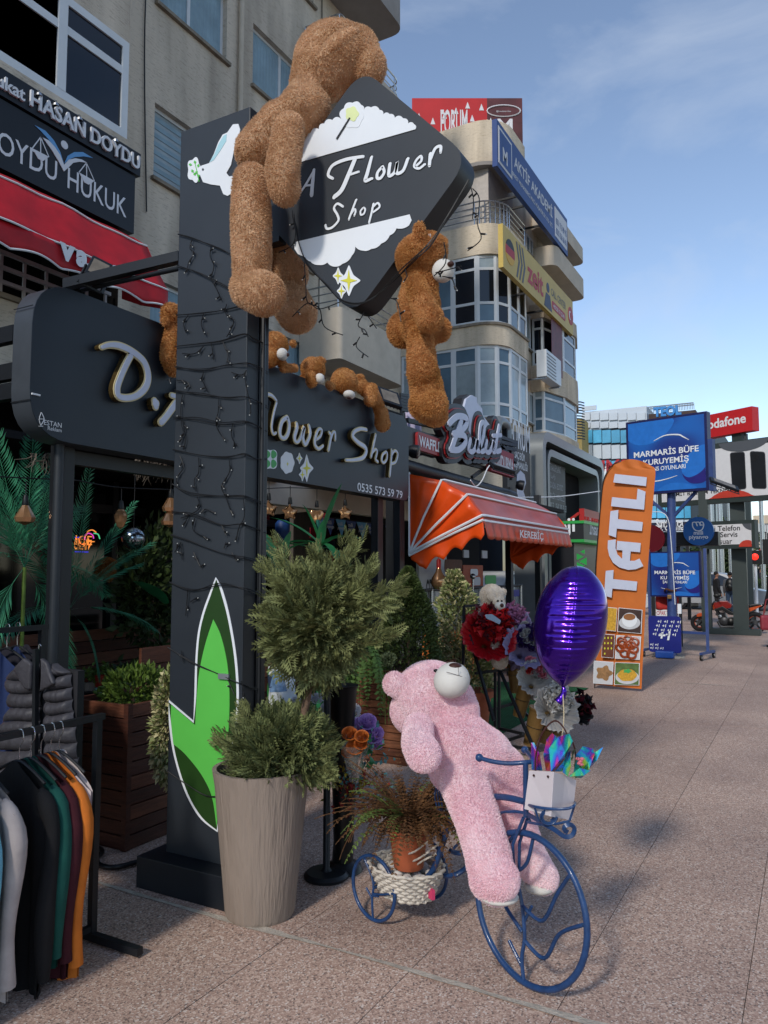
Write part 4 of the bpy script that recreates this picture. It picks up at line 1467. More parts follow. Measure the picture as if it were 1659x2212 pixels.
dpoly(b.mat(2),PP,smoothpoly(_ll,[(463,1338),(424,1566),(372,1522),(377,1607),(470,1785)]),.006,.008)
b.build('leaf_print',[m_pw,m_df,m_lf],PIL)
zd = ZR(0,0,1000,1000)
b = MB()
pxpoly(b.mat(0),PP,zd,[(1318,1085),(1370,1068),(1400,1010),(1430,930),(1458,882),(1488,868),(1525,815),(1560,812),(1572,850),(1562,910),(1535,970),(1512,1080),(1482,1132),(1500,1155),(1560,1145),(1580,1200),(1530,1255),(1490,1282),(1462,1270),(1440,1215),(1380,1207),(1330,1192),(1308,1140)],.001,.0045)
pxpoly(b.mat(3),PP,zd,[(1372,1064),(1405,1010),(1432,945),(1465,890),(1485,880),(1482,925),(1445,985),(1400,1050)],.0045,.006)
pxpoly(b.mat(4),PP,zd,blob(1330,1110,7,8,2,0,n=12),.0046,.006)
b.build('dove_print',[m_pw,m_df,m_lf,M('print_aqua','#9cc3cc',.5,var=.02),m_pg],PIL)
b = MB()
pxpoly(b.mat(0),PP,zd,blob(1272,1112,44,78,5,.12),.001,.004)
for x,y,dx,dy in ((1248,1078,1,.2),(1278,1062,.1,1),(1300,1085,-.3,1),(1262,1120,.5,1),(1288,1130,-.5,.8),(1300,1150,.6,.4),(1276,1140,.3,1)):
 l,w_ = 24,9
 dl = math.hypot(dx,dy)
 dx,dy = dx / dl,dy / dl
 pxpoly(b.mat(2),PP,zd,[(x - dx * l * .5,y - dy * l * .5),(x - dy * w_,y + dx * w_),(x + dx * l * .5,y + dy * l * .5),(x + dy * w_,y - dx * w_)],.0048,.0062)
b.mat(2).pstroke(PP,px_strokes(PP,zd,[W([(1278,1070),(1290,1120),(1305,1190)],5)])[0],.0045,.0055,cap=False)
b.build('twig_print',[m_pw,m_df,m_lf],PIL)
q = PP.px(487,1460)
MB().pbox(PP,q[0] - .03,q[0] + .035,q[1] - .014,q[1] + .012,.009,.02).build('label_plate',M('foil','#8f9499',.3,metal=.5),PIL)
# ================================================================== diamond sign
z2 = ZR(800,0,1900,1400)
XD = 2.95
PD = PX(XD)
DS = thing('diamond_sign','diamond-shaped anthracite shop sign with white clouds and stars','sign',gx(800,690,XD))
dc = [PD.px(*z2(*p)) for p in ((945,405),(1585,935),(895,1880),(330,1265))]
dpts = round_poly(dc,.12,7)
MB().ppoly(PD,dpts,-.006,0).build('face_panel',m_pil,DS)
MB().ppoly(PD,dpts,-.15,-.0065).build('casing',m_side,DS,smooth=50)
b = MB()
pxpoly(b.mat(0),PD,z2,scallop([(560,970),(580,900),(605,835),(640,790),(690,768),(722,735),(770,715),(822,708),(838,645),(890,613),(940,625),(955,658),(1000,640),(1050,655),(1072,682),(1110,680),(1140,702),(1190,705),(1220,735),(1255,740),(1262,770)],0,20),.001,.004)
b.build('cloud_print',[m_pw],DS)
b = MB()
pxpoly(b.mat(0),PD,z2,scallop([(545,1440),(1228,1275),(1240,1310),(1225,1340),(1150,1358),(1110,1400),(1060,1448),(1000,1480),(950,1490),(905,1465),(885,1520),(830,1568),(780,1585),(740,1560),(690,1575),(640,1555),(610,1530),(565,1510),(545,1480)],3,16,.12),.001,.004)
b.build('cloud_print',[m_pw],DS)
b = MB()
pxpoly(b.mat(0),PD,z2,blob(890,690,64,74,6,.06),.004,.0055)
pxpoly(b.mat(1),PD,z2,blob(888,680,38,42,5,.1),.0055,.007)
b.mat(2).pstroke(PD,px_strokes(PD,z2,[W([(876,704),(797,830)],11)])[0],.007,.0085,cap=False)
b.build('magic_flower_print',[m_pw,M('print_lime','#cdd69a',.5,var=.05),m_pk],DS)
for cx,cy,rx,ry in ((868,1668,72,96),(804,1640,36,56),(824,1730,32,50)):
 b = MB()
 pxpoly(b.mat(0),PD,z2,round_poly(star4(cx,cy,rx,ry,.5),12),.001,.003 + cx * 1e-6)
 pxpoly(b.mat(1),PD,z2,star4(cx,cy,rx * .68,ry * .68,.25),.0045,.006)
 b.build('star_print',[m_pw,m_yl],DS)
m_cut = M('letter_edge','#0c0e12',.6)
for name,sts in (('A',[[(660,1015,12),(620,1085,14),(578,1150,10)],[(660,1010,18),(652,1090,22),(646,1160,24)],W([(606,1105),(648,1100)],12)]),
    ('F',[[(772,1062,16),(745,1040,18),(772,985,20),(850,950,20),(952,932,18)],[(905,945,26),(868,1035,28),(825,1130,28),(780,1172,26)],W([(866,1042),(925,1022)],14)]),
    ('l',[[(1003,935,18),(978,1030,24),(966,1075,22),(1005,1062,16)]]),
    ('o',[W([(1068,992),(1040,1025),(1036,1058),(1056,1060),(1078,1025),(1068,992)],18)]),
    ('w',[W([(1112,975),(1106,1045),(1140,1025),(1156,965),(1152,1030),(1190,1015),(1218,945)],20)]),
    ('e',[W([(1262,992),(1298,958),(1295,930),(1268,955),(1256,990),(1285,1003),(1318,978)],15)]),
    ('r',[W([(1352,915),(1346,985)],20),W([(1352,950),(1380,885),(1412,872),(1412,905)],18)]),
    ('S',[W([(832,1228),(800,1212),(780,1240),(800,1278),(806,1312),(770,1352),(738,1360),(728,1338)],14)]),
    ('h',[W([(912,1188),(890,1245),(868,1305)],13),W([(874,1285),(900,1245),(908,1258),(900,1282)],12)]),
    ('o',[W([(955,1235),(938,1255),(940,1278),(958,1270),(965,1245),(955,1235)],11)]),
    ('p',[W([(1014,1212),(1004,1262),(988,1325)],13),W([(1006,1238),(1038,1208),(1050,1232),(1012,1262)],12)])):
 S = px_strokes(PD,z2,sts)
 b = MB()
 for i,st in enumerate(S):
  b.pstroke(PD,[(u - .006,v + .006,w + .002) for u,v,w in st],.0008,.0016 + .0002 * i)
 l = b.build('letter',m_cut,DS)
 b = MB()
 for i,st in enumerate(S):
  b.pstroke(PD,st,.002,.0052 - .0004 * i)
 b.build('face',m_pw,l)
MB().bar((XD + .08,gx(590,470,XD).y,3.25),(XD + .08,py1 + .02,3.25),.06,.12).bar((XD + .08,gx(700,300,XD).y,3.55),(XD + .08,py1 + .02,3.55),.06,.08).build('arm',m_black,DS)
# ================================================================== plush bears
def cap_(b,p0,r0,p1,r1):
 b.cyl(p0,p1,r0,r1,16).ell(p0,r0,16,10).ell(p1,r1,16,10)
def fur_mat(name,a,c,d,sc=7.0):
 m = M(name,a,0.9,var=0.0,sheen=0.0,spec=0.1)
 N,L = m.node_tree.nodes,m.node_tree.links
 b = N['Principled BSDF']
 tc = N.new('ShaderNodeTexCoord')
 n = N.new('ShaderNodeTexNoise')
 n.inputs['Scale'].default_value = sc
 n.inputs['Detail'].default_value = 4
 L.new(tc.outputs['Object'],n.inputs['Vector'])
 r = N.new('ShaderNodeValToRGB')
 r.color_ramp.elements[0].position,r.color_ramp.elements[0].color = 0.36,(*lin(c),1)
 r.color_ramp.elements[1].position,r.color_ramp.elements[1].color = 0.62,(*lin(a),1)
 L.new(n.outputs['Fac'],r.inputs['Fac'])
 g = N.new('ShaderNodeNewGeometry')
 mr = N.new('ShaderNodeMapRange')
 mr.inputs['To Min'].default_value = 0.94
 mr.inputs['To Max'].default_value = 1.05
 L.new(g.outputs['Random Per Island'],mr.inputs['Value'])
 h = N.new('ShaderNodeHueSaturation')
 L.new(mr.outputs['Result'],h.inputs['Value'])
 L.new(r.outputs['Color'],h.inputs['Color'])
 L.new(h.outputs['Color'],b.inputs['Base Color'])
 t = N.new('ShaderNodeBsdfTranslucent')
 L.new(h.outputs['Color'],t.inputs['Color'])
 mx = N.new('ShaderNodeMixShader')
 mx.inputs['Fac'].default_value = .48
 L.new(b.outputs['BSDF'],mx.inputs[1])
 L.new(t.outputs['BSDF'],mx.inputs[2])
 L.new(mx.outputs['Shader'],N['Material Output'].inputs['Surface'])
 return m
m_bearA = fur_mat('fur_caramel','#e2c19f','#d3ae89',None)
m_bearB = fur_mat('fur_ginger','#d6a36e','#c79258',None)
m_pink = fur_mat('fur_pink','#fceaed','#f8dce2',None,5)
m_cream = fur_mat('fur_cream','#eee6da','#e0d6c8',None)
m_tanb = fur_mat('fur_tan','#96663a','#7c5029',None)
m_muz = M('muzzle_cloth','#c2bfb8',0.85,var=0.05,vscale=12,bump=0.15,bscale=250)
m_nose = M('nose_brown','#3d2118',0.5,var=0.1)
m_eye = M('eye_black','#08080a',0.1,var=0)
m_tagw = M('fabric_tag','#c9c6c8',0.7)
def bear(name,label,base,pieces,fmat,nfur,flen,fwid,vox=0.014,comb=(0,0,-.6),group=None,muzzle=None,nose=None,eyes=(),soles=(),freq=14,clump=.7,rest='plush toy'):
 o = thing(name,label,'teddy bear',base,group=group)
 b = MB()
 for pc in pieces:
  if len(pc) == 4:
   cap_(b,*pc)
  else:
   b.ell(pc[0],pc[1],20,14)
 me = remesh(b,vox,2)
 me.materials.append(fmat)
 me.name = 'body'
 body = link_mesh(me,'body',o)
 if nfur:
  add_fur(body,body.data,nfur,flen,fwid,fmat,comb,clump,freq)
 if muzzle:
  mz = MB().ell(muzzle[0],muzzle[1],22,14,muzzle[2] if len(muzzle) > 2 else None).build('muzzle',m_muz,o,smooth=80)
  if nose:
   MB().ell(nose[0],nose[1],12,8).build('nose',m_nose,mz,smooth=80)
 for e in eyes:
  MB().ell(e[0],e[1],10,7).build('eye',m_eye,o,smooth=80)
 for s_ in soles:
  MB().ell(s_[0],s_[1],16,8).build('sole',m_muz,o,smooth=80)
 return o
def pt(z,x,y,X): return gx(*z(x,y),X)
def rp(z,r,p): # radius in crop pixels -> metres at point p
 s = z(1,0)[0] - z(0,0)[0]
 d = p.x * _fw[0] + p.y * _fw[1]
 return r * s * d / FPX
def PR(z,x,y,X,r):
 p = gx(*z(x,y),X)
 return p,rp(z,r,p)
def CP(z,a,c): # capsule from two (x,y,X,r)
 p0,r0 = PR(z,*a)
 p1,r1 = PR(z,*c)
 return (p0,r0,p1,r1)
def EL(z,a,k=(1,1,1)):
 p,r = PR(z,*a)
 return (p,(r * k[0],r * k[1],r * k[2]))
# giant caramel bear astride the gap between pillar and diamond
pcs = [EL(z2,(770,360,3.19,255),(.85,1,.86)),EL(z2,(690,430,3.12,195),(.8,.9,1)),EL(z2,(900,330,3.22,175),(.8,.9,1)),EL(z2,(985,400,3.22,118),(.8,.9,1.1)),EL(z2,(610,490,3.06,112),(.8,.9,1)),
 CP(z2,(640,640,2.96,120),(470,760,2.90,150)),CP(z2,(470,760,2.90,155),(320,900,2.86,135)),
 CP(z2,(560,640,2.90,110),(610,560,3.02,100)),
 CP(z2,(510,760,2.76,92),(470,1000,2.71,100)),CP(z2,(470,1000,2.71,100),(485,1130,2.72,92)),
 CP(z2,(285,1080,2.76,108),(283,1350,2.75,120)),CP(z2,(283,1350,2.75,120),(290,1600,2.76,112)),
 CP(z2,(275,1715,2.77,118),(360,1745,2.72,130)),
 CP(z2,(470,1250,3.16,110),(520,1640,3.20,105)),CP(z2,(510,1780,3.20,120),(560,1860,3.16,118)),
 CP(z2,(330,930,2.95,120),(470,1250,3.16,110))]
# flat ear lying across the head
for k in range(7):
 t = k / 6
 p,r = PR(z2,700 + 205 * t,335 - 150 * t - 25 * math.sin(t * PI),2.845 + .03 * t,58 * (0.6 + 0.5 * math.sin(t * PI)))
 pcs.append((p,(r * .4,r,r * .8)))
bear('giant_teddy_bear','giant caramel teddy bear draped over pillar and diamond sign',gx(*z2(300,1800),2.8),pcs,m_bearA,110000,.0135,.0042,.014,comb=(0,0,-.75),freq=24,clump=.7)
# ginger bear hanging from the diamond's lower edge
pcs = [EL(z2,(1290,1530,3.0,150),(.95,1,.95)),EL(z2,(1282,1368,2.91,52),(.35,.8,1.25)),EL(z2,(1425,1440,3.02,36),(.4,.8,1)),EL(z2,(1340,1490,3.0,110)),
 CP(z2,(1290,1660,3.0,100),(1280,1800,3.0,120)),CP(z2,(1280,1800,3.0,125),(1300,1960,3.0,115)),
 CP(z2,(1262,1690,2.89,58),(1325,1860,2.83,72)),EL(z2,(1345,1890,2.83,80)),
 EL(z2,(1185,1960,3.03,92),(.9,1,1.15)),EL(z2,(1410,1960,3.05,62),(.8,1,1.2))]
zl_ = ZR(1500,300,2400,1900,1244)
pcs += [CP(zl_,(215,1430,2.93,68),(225,1620,2.91,80)),CP(zl_,(235,1620,2.95,82),(265,1800,2.94,92)),CP(zl_,(240,1790,2.93,86),(285,1790,2.90,78)),EL(zl_,(300,1845,2.97,62))]
hb = bear('hanging_teddy_bear','ginger teddy bear hanging below the right edge of diamond sign',gx(*zl_(250,1880),2.95),pcs,m_bearB,60000,.012,.0038,.011,comb=(0,0,-.8),freq=22,clump=.75,
  muzzle=(gx(*z2(1425,1608),2.97),(.042,.05,.052)),nose=(gx(*z2(1470,1568),2.945),(.014,.016,.012)))
p = gx(*z2(1315,1408),2.94)
MB().box(p,(.004,.06,.022),R3=Matrix.Rotation(.1,3,'X')).build('care_tag',m_tagw,hb)
# small bears looking over the long sign
def ZY(z,Y):
 def f(x,y,r):
  p = gy(*z(x,y),Y)
  return p,rp(z,r,p)
 return f
def capY(f,a,c,dy=0,dy2=None):
 (p0,r0),(p1,r1) = f(*a),f(*c)
 return (p0 + Vector((0,dy,0)),r0,p1 + Vector((0,dy if dy2 is None else dy2,0)),r1)
def elY(f,a,k=(1,1,1),dy=0):
 p,r = f(*a)
 return (p + Vector((0,dy,0)),(r * k[0],r * k[1],r * k[2]))
f5 = ZY(z5,YS - .02)
f7 = ZY(z7,YS - .06)
bear('sign_top_bear','ginger bear slung over the sign top left of the pillar',gy(*z7(1600,1380),3.54),
 [elY(f7,(1600,800,105),(1,.8,.95)),capY(f7,(1620,950,70),(1590,1150,85)),capY(f7,(1580,1200,80),(1620,1310,70)),elY(f7,(1545,860,50),(1,.7,1)),elY(f7,(1690,1000,100),(1,.7,1.6))],m_bearB,6000,.017,.006,.013,group='bears on the long shop sign')
o = bear('sign_top_bear','ginger bear looking over the sign top beside the pillar',gy(*z5(430,540),3.58),
 [elY(f5,(380,325,110),(1.1,.9,.9)),elY(f5,(525,320,34),(1,.6,1)),elY(f5,(330,430,80)),capY(f5,(380,480,34),(400,530,30),-.06),capY(f5,(400,525,30),(478,527,32),-.07)],
 m_bearB,7000,.015,.005,.012,group='bears on the long shop sign',muzzle=(gy(*z5(440,405),YS - .13),(.05,.04,.048)),nose=(gy(*z5(480,408),YS - .165),(.016,.016,.016)))
o = bear('sign_top_bear','smallest ginger bear peeking over the sign with two paws',gy(*z5(690,700),3.58),
 [elY(f5,(690,525,108),(1,.85,.88)),elY(f5,(715,462,52),(1.1,.5,.5),-.05),capY(f5,(615,590,38),(622,640,42),-.07),capY(f5,(770,655,26),(785,680,26),-.06),elY(f5,(680,640,70),dy=.08)],
 m_bearB,7000,.015,.005,.012,group='bears on the long shop sign',muzzle=(gy(*z5(745,605),YS - .14),(.045,.04,.045)),nose=(gy(*z5(780,600),YS - .17),(.014,.016,.014)))
o = bear('sign_top_bear','ginger bear flopped face down over the sign with dangling leg',gy(*z5(1050,1030),3.5),
 [elY(f5,(945,625,122),(1,.85,.85)),elY(f5,(1075,590,45),(1.2,.6,.5)),elY(f5,(850,655,36),(.9,.6,.9)),capY(f5,(1085,650,58),(1140,740,55),.02,-.04),capY(f5,(1090,700,50),(1080,790,50),-.10),
 capY(f5,(1140,740,46),(1195,880,48),-.06),capY(f5,(1195,880,50),(1205,980,62),-.07)],
 m_bearB,10000,.015,.005,.012,group='bears on the long shop sign',muzzle=(gy(*z5(985,735),YS - .13),(.06,.05,.04)),nose=(gy(*z5(985,762),YS - .155),(.03,.016,.01)))
# ================================================================== pink bear on the garden tricycle
zP = ZR(1400,2600,2500,3700)
def PD_(x,y,d,r=None):
 p = gd(*zP(x,y),d)
 if r is None:
  return p
 return p,r * 0.3637 * d / FPX
def CD(a,c):
 p0,r0 = PD_(*a)
 p1,r1 = PD_(*c)
 return (p0,r0,p1,r1)
def ED(a,k=(1,1,1)):
 p,r = PD_(*a)
 return (p,(r * k[0],r * k[1],r * k[2]))
pcs = [ED((450,215,3.55,215),(1,1,.95)),ED((345,300,3.56,135)),CD((560,250,3.5,150),(600,300,3.46,130)),ED((232,142,3.50,72),(.7,1,1)),CD((250,150,3.52,50),(300,190,3.53,60)),
 CD((500,460,3.46,165),(610,520,3.42,200)),CD((610,520,3.42,210),(740,610,3.38,205)),CD((740,600,3.38,200),(860,660,3.38,150)),CD((600,620,3.38,170),(700,680,3.36,160)),
 CD((372,400,3.30,84),(370,500,3.17,92)),CD((370,500,3.17,92),(405,560,3.10,100)),
 CD((640,720,3.26,138),(720,930,3.14,130)),CD((720,930,3.14,128),(795,1180,3.02,128)),CD((790,1200,3.02,128),(835,1320,2.96,122)),CD((800,1300,2.98,120),(860,1300,2.93,110)),
 CD((890,720,3.36,105),(960,950,3.30,98)),CD((960,950,3.30,98),(1030,1180,3.24,100)),CD((1040,1190,3.24,100),(1110,1290,3.20,90))]
pb_ = bear('pink_teddy_bear','huge pink teddy bear lolling back on the blue garden tricycle',PD_(830,1400,3.0),pcs,m_pink,150000,.0085,.0034,.012,comb=(0,0,-.45),freq=18,clump=.35,
  muzzle=(PD_(572,118,3.36),(.086,.078,.072),Matrix.Rotation(-.5,3,'Y')),nose=(PD_(590,34,3.35),(.035,.03,.014)),
  eyes=[(PD_(478,62,3.40),(.012,.012,.008))],soles=[(PD_(850,1400,2.96),(.075,.075,.02)),(PD_(1090,1345,3.19),(.06,.06,.025))])
b = MB()
b.tube([PD_(610,45,3.285),PD_(612,90,3.29),PD_(560,75,3.285),PD_(540,70,3.29)],.0012,4)
b.tube([PD_(612,90,3.29),PD_(655,105,3.31)],.0012,4)
b.build('mouth_stitch',m_nose,pb_)
m_tri = M('blue_paint','#1d3a63',.38,var=.22,vscale=25,bump=.08,bscale=90,coat=.2)
TR = thing('garden_tricycle','dark blue wrought iron garden tricycle planter','tricycle',(3.05,1.35,0))
hd = -1.97
hv = Vector((math.cos(hd),math.sin(hd),0))
nv = Vector((-hv.y,hv.x,0))
def wheel(name,c,Rw,hdir,tr,veins,lean=0.0):
 n_ = Vector((-hdir.y,hdir.x,0))
 up = (Vector((0,0,math.cos(lean))) + n_ * math.sin(lean))
 cc = Vector(c) + up * Rw
 f = lambda a,r: cc + hdir * (r * math.cos(a)) + up * (r * math.sin(a))
 w_ = MB().tube([f(2 * PI * k / 48,Rw) for k in range(48)],tr,8,closed=True).build(name,m_tri,TR,smooth=60)
 def at(x,y): return cc + hdir * (x * Rw) + up * (y * Rw)
 for path,r in veins:
  q = catmull([tuple(at(x,y)) for x,y in path],6)
  MB().tube(q,r,6).build('spoke',m_tri,w_,smooth=60)
 return cc,up,at
veinsF = [([(-.05,-1),(-.10,-.7),(-.06,-.4),(-.12,0),(-.20,.25),(-.24,.42)],.008),
  ([(-.06,-.45),(.3,-.55),(.55,-.15),(.93,.10)],.008),([(-.12,.0),(.25,-.08),(.5,.35),(.72,.68)],.008),
  ([(-.10,-.35),(-.45,-.10),(-.85,.35)],.008),([(-.14,.1),(-.5,.3),(-.6,.75)],.008),([(-.08,-.82),(-.35,-.55)],.007),([(-.07,-.2),(.06,.05)],.006),
  ([(-.24,.42),(-.05,.6),(.05,.95)],.007),([(-.24,.42),(-.42,.7),(-.3,.92)],.007)]
cF,upF,atF = wheel('front_wheel',(2.875,.985,.012),.268,hv,.0125,veinsF,.06)
hr = Vector((math.cos(-1.87),math.sin(-1.87),0))
veinsR = [([(.0,-1),(-.05,-.4),(.0,.1),(-.2,.5),(-.5,.86)],.006),([(-.02,-.2),(.4,-.1),(.98,.1)],.006),([(0,.1),(.2,.35)],.005),([(-.05,-.35),(-.35,-.1)],.005),([(-.03,-.25),(.25,-.2)],.005)]
cL,_,_ = wheel('rear_wheel',(3.065,1.755,.008),.135,hr,.0085,veinsR,.02)
axr = Vector((-hr.y,hr.x,0))
if axr.x < 0:
 axr = -axr
cR,_,_ = wheel('rear_wheel',Vector((3.065,1.755,.008)) + axr * .34,.135,hr,.0085,veinsR,.0)
# fork, stem and handlebar
hub = atF(-.24,.42)
dS = 3.02
stem_top = PD_(1010,605,dS)
stem_mid = PD_(1012,930,dS)
b = MB()
for s_ in (-.014,.014):
 b.tube([hub + nv * s_,Vector((hub.x,hub.y,cF.z + .22)) + nv * s_ * 1.4,stem_mid + nv * s_],.0065,8)
b.build('fork',m_tri,TR,smooth=60)
MB().tube([stem_mid,stem_top],.011,10).build('stem',m_tri,TR,smooth=60)
hb_ = [PD_(735,578,3.10),PD_(800,598,3.07),PD_(900,612,3.04),PD_(1010,606,3.02),PD_(1050,598,3.05),PD_(1030,560,3.22),PD_(1005,533,3.30)]
h_ = MB().tube(catmull([tuple(p) for p in hb_],6),.009,8).build('handlebar',m_tri,TR,smooth=60)
for p in (hb_[0],hb_[-1]):
 MB().ell(p,.016,12,8).build('grip_ball',m_tri,h_,smooth=80)
# seat bar and down tube
b = MB()
b.tube(catmull([tuple(PD_(x,y,d)) for x,y,d in ((1005,840,3.03),(900,815,3.10),(800,812,3.2),(640,830,3.3),(560,960,3.38),(510,1110,3.42),(450,1260,3.45),(350,1335,3.47),(180,1350,3.48))],8),.013,8)
b.build('main_tube',m_tri,TR,smooth=60)
b = MB()
b.tube(catmull([tuple(PD_(x,y,d)) for x,y,d in ((1000,905,3.03),(930,898,3.07),(840,915,3.15),(700,1000,3.28),(580,1120,3.40))],8),.006,6)
b.tube(catmull([tuple(PD_(x,y,d)) for x,y,d in ((560,1130,3.5),(620,1145,3.52),(720,1120,3.5))],6),.011,6)
b.tube(catmull([tuple(PD_(x,y,d)) for x,y,d in ((520,1280,3.5),(600,1270,3.52),(680,1200,3.5),(700,1060,3.45))],6),.011,6)
b.build('frame_rods',m_tri,TR,smooth=60)
MB().tube([cL,cR],.008,8).build('rear_axle',m_tri,TR,smooth=60)
# scrolled seat back
b = MB()
for dx in (0,18,36):
 b.tube(catmull([tuple(PD_(x,y,3.42)) for x,y in ((480 + dx * .2,740),(472 + dx,820),(492 + dx * .6,900),(500,960),(505,1080))],6),.0035,6)
b.build('seat_back_scroll',m_tri,TR,smooth=60)
# front carrier with scrolls
BX = hv * -1
carr = [PD_(x,y,d) for x,y,d in ((1000,848,3.0),(1060,868,2.86),(1160,882,2.80),(1260,880,2.78),(1302,858,2.80),(1290,838,3.02),(1200,820,3.12),(1060,818,3.10),(1000,830,3.02))]
b = MB()
b.tube(catmull([tuple(p) for p in carr],6),.0055,6)
for x0,y0,x1,y1,d in ((1000,855,1040,960,2.98),(1300,862,1270,955,2.8),(1060,868,1090,955,2.86)):
 b.tube([PD_(x0,y0,d),PD_(x1,y1,d)],.004,6)
b.tube([PD_(1020,960,2.98),PD_(1100,975,2.88),PD_(1200,970,2.82),PD_(1270,955,2.8)],.005,6)
c_ = (1145,930)
b.tube([PD_(c_[0] + 52 * math.cos(t * .35) * (1 - t * .012),c_[1] + 48 * math.sin(t * .35) * (1 - t * .012),2.83) for t in range(40)],.004,6)
b.build('carrier_basket',m_tri,TR,smooth=60)
b = MB()
sp = [(1010,905,3.0),(1100,960,2.88),(1180,1005,2.82),(1240,1045,2.79),(1285,1040,2.78),(1300,1000,2.78),(1275,975,2.78),(1245,985,2.78),(1240,1010,2.78),(1262,1020,2.78)]
q = catmull([tuple(PD_(*s)) for s in sp],8)
for i in range(len(q) - 1):
 b.bar(q[i],Vector(q[i + 1]) + (Vector(q[i + 1]) - Vector(q[i])) * .05,.016,.005,up=nv)
b.build('carrier_scroll',m_tri,TR)
# white paper bag
BG = thing('paper_bag','white paper gift bag with holographic wrap in the tricycle carrier','bag',PD_(1160,940,2.84))
m_paper = M('white_paper','#c4bcbf',.7,var=.04,vscale=6,bump=.04,bscale=30)
A0,A1,A2,A3 = PD_(1032,654,2.93),PD_(1176,662,2.80),PD_(1160,926,2.80),PD_(1004,882,2.93)
B1,B2 = PD_(1310,712,2.92),PD_(1284,948,2.92)
D0,D3 = A0 + (B1 - A1),A3 + (B2 - A2)
mb1,mb2 = (A1 + B1) / 2 - (D0 - A0).normalized() * .0 + Vector((.012,.004,0)),(A2 + B2) / 2 + Vector((.004,.002,0))
b = MB()
b.add([A0,A1,A2,A3],[(0,1,2,3)])
b.add([A1,mb1,B1,B2,mb2,A2],[(0,1,4,5),(1,2,3,4)])
b.add([D0,B1,B2,D3],[(0,3,2,1)])
b.add([A0,D0,D3,A3],[(0,3,2,1)])
b.add([A3,A2,B2,D3],[(0,1,2,3)])
b.build('bag_body',m_paper,BG,solid=.002)
m_hd = M('brown_cord','#3a1c16',.5)
for (x0,y0),(x1,y1),d,top in (((1068,684),(1178,660),2.90,(1150,350)),((1180,660),(1310,640),3.0,(1210,360))):
 pass
b = MB()
b.tube(catmull([tuple(PD_(x,y,d)) for x,y,d in ((1068,655,2.92),(1072,560,2.92),(1110,430,2.9),(1180,360,2.88),(1235,400,2.86),(1262,480,2.85),(1240,580,2.84),(1175,660,2.82))],8),.0032,6)
b.build('handle',m_hd,BG,smooth=60)
b = MB()
b.tube(catmull([tuple(PD_(x,y,d)) for x,y,d in ((1270,440,2.96),(1300,520,2.96),(1312,620,2.95),(1308,700,2.94))],8),.0032,6)
b.build('handle',m_hd,BG,smooth=60)
for x,y in ((1058,684),(1142,690)):
 MB().ell(PD_(x,y,2.92 - (x - 1032) * .0009 - .003),.0045,8,6).build('eyelet',m_hd,BG)
def holo(name):
 m = bpy.data.materials.new(name)
 m.use_nodes = True
 N,L = m.node_tree.nodes,m.node_tree.links
 b = N['Principled BSDF']
 b.inputs['Roughness'].default_value = .15
 b.inputs['Metallic'].default_value = .55
 b.inputs['Alpha'].default_value = .85
 tc = N.new('ShaderNodeTexCoord')
 mp = N.new('ShaderNodeMapping')
 mp.inputs['Scale'].default_value = (16,16,4)
 L.new(tc.outputs['Object'],mp.inputs['Vector'])
 n = N.new('ShaderNodeTexNoise')
 n.inputs['Scale'].default_value = 1.2
 n.inputs['Detail'].default_value = 2
 L.new(mp.outputs['Vector'],n.inputs['Vector'])
 r = N.new('ShaderNodeValToRGB')
 el = r.color_ramp.elements
 cs = ['#e0703f','#d93f9c','#5b49c9','#2f9fd0','#35c9a8','#a6d84a','#e8934a']
 el[0].position,el[0].color = .28,(*lin(cs[0]),1)
 el[1].position,el[1].color = .74,(*lin(cs[-1]),1)
 for i,c in enumerate(cs[1:-1]):
  e = el.new(.28 + .46 * (i + 1) / 6)
  e.color = (*lin(c),1)
 L.new(n.outputs['Fac'],r.inputs['Fac'])
 L.new(r.outputs['Color'],b.inputs['Base Color'])
 return m
m_holo = holo('holographic_film')
def shard(pts,d,dd=.0):
 b = MB()
 n = len(pts)
 top = [PD_(x,y,d + rnd.uniform(-.04,.04) + dd) for x,y in pts]
 c = sum(top,Vector()) / n
 c += Vector((-.02,-.02,0))
 b.add(top + [c],[(i,(i + 1) % n,n) for i in range(n)])
 b.build('wrap_sheet',m_holo,BG,solid=.0008)
shard([(1130,655),(1115,560),(1135,470),(1168,432),(1200,465),(1195,660)],2.90)
shard([(1160,660),(1150,520),(1205,455),(1270,436),(1290,480),(1255,560),(1230,660)],2.86)
shard([(1045,650),(1042,490),(1060,488),(1095,560),(1110,655)],2.98)
shard([(1230,665),(1240,560),(1275,540),(1270,640),(1260,690)],2.85)
shard([(1290,690),(1310,560),(1350,510),(1410,525),(1420,560),(1385,650),(1340,690)],2.96)
shard([(1340,640),(1400,560),(1470,515),(1440,570),(1390,640)],2.98)
shard([(1265,690),(1330,640),(1395,655),(1340,700)],2.88)
m_lfg = M('leaf_kalanchoe','#3d6130',.5,var=.2,vscale=30)
tv,tf = leaf_t(.8)
for x,y,s_ in ((1285,600,.06),(1300,640,.05),(1270,570,.03),(1330,660,.04)):
 V,F = scatter(tv,tf,[np.array(PD_(x,y,2.88))],[(-.3,-.3,.9)],[1.0],[s_])
 np_mesh('leaf',V,F,m_lfg,BG)
m_pf = M('pink_flower','#c46a78',.6,var=.1)
for x,y in ((1320,585),(1335,600),(1328,612),(1345,585),(1340,618)):
 MB().ell(PD_(x,y,2.87),(.009,.009,.006),8,5).build('blossom',m_pf,BG)
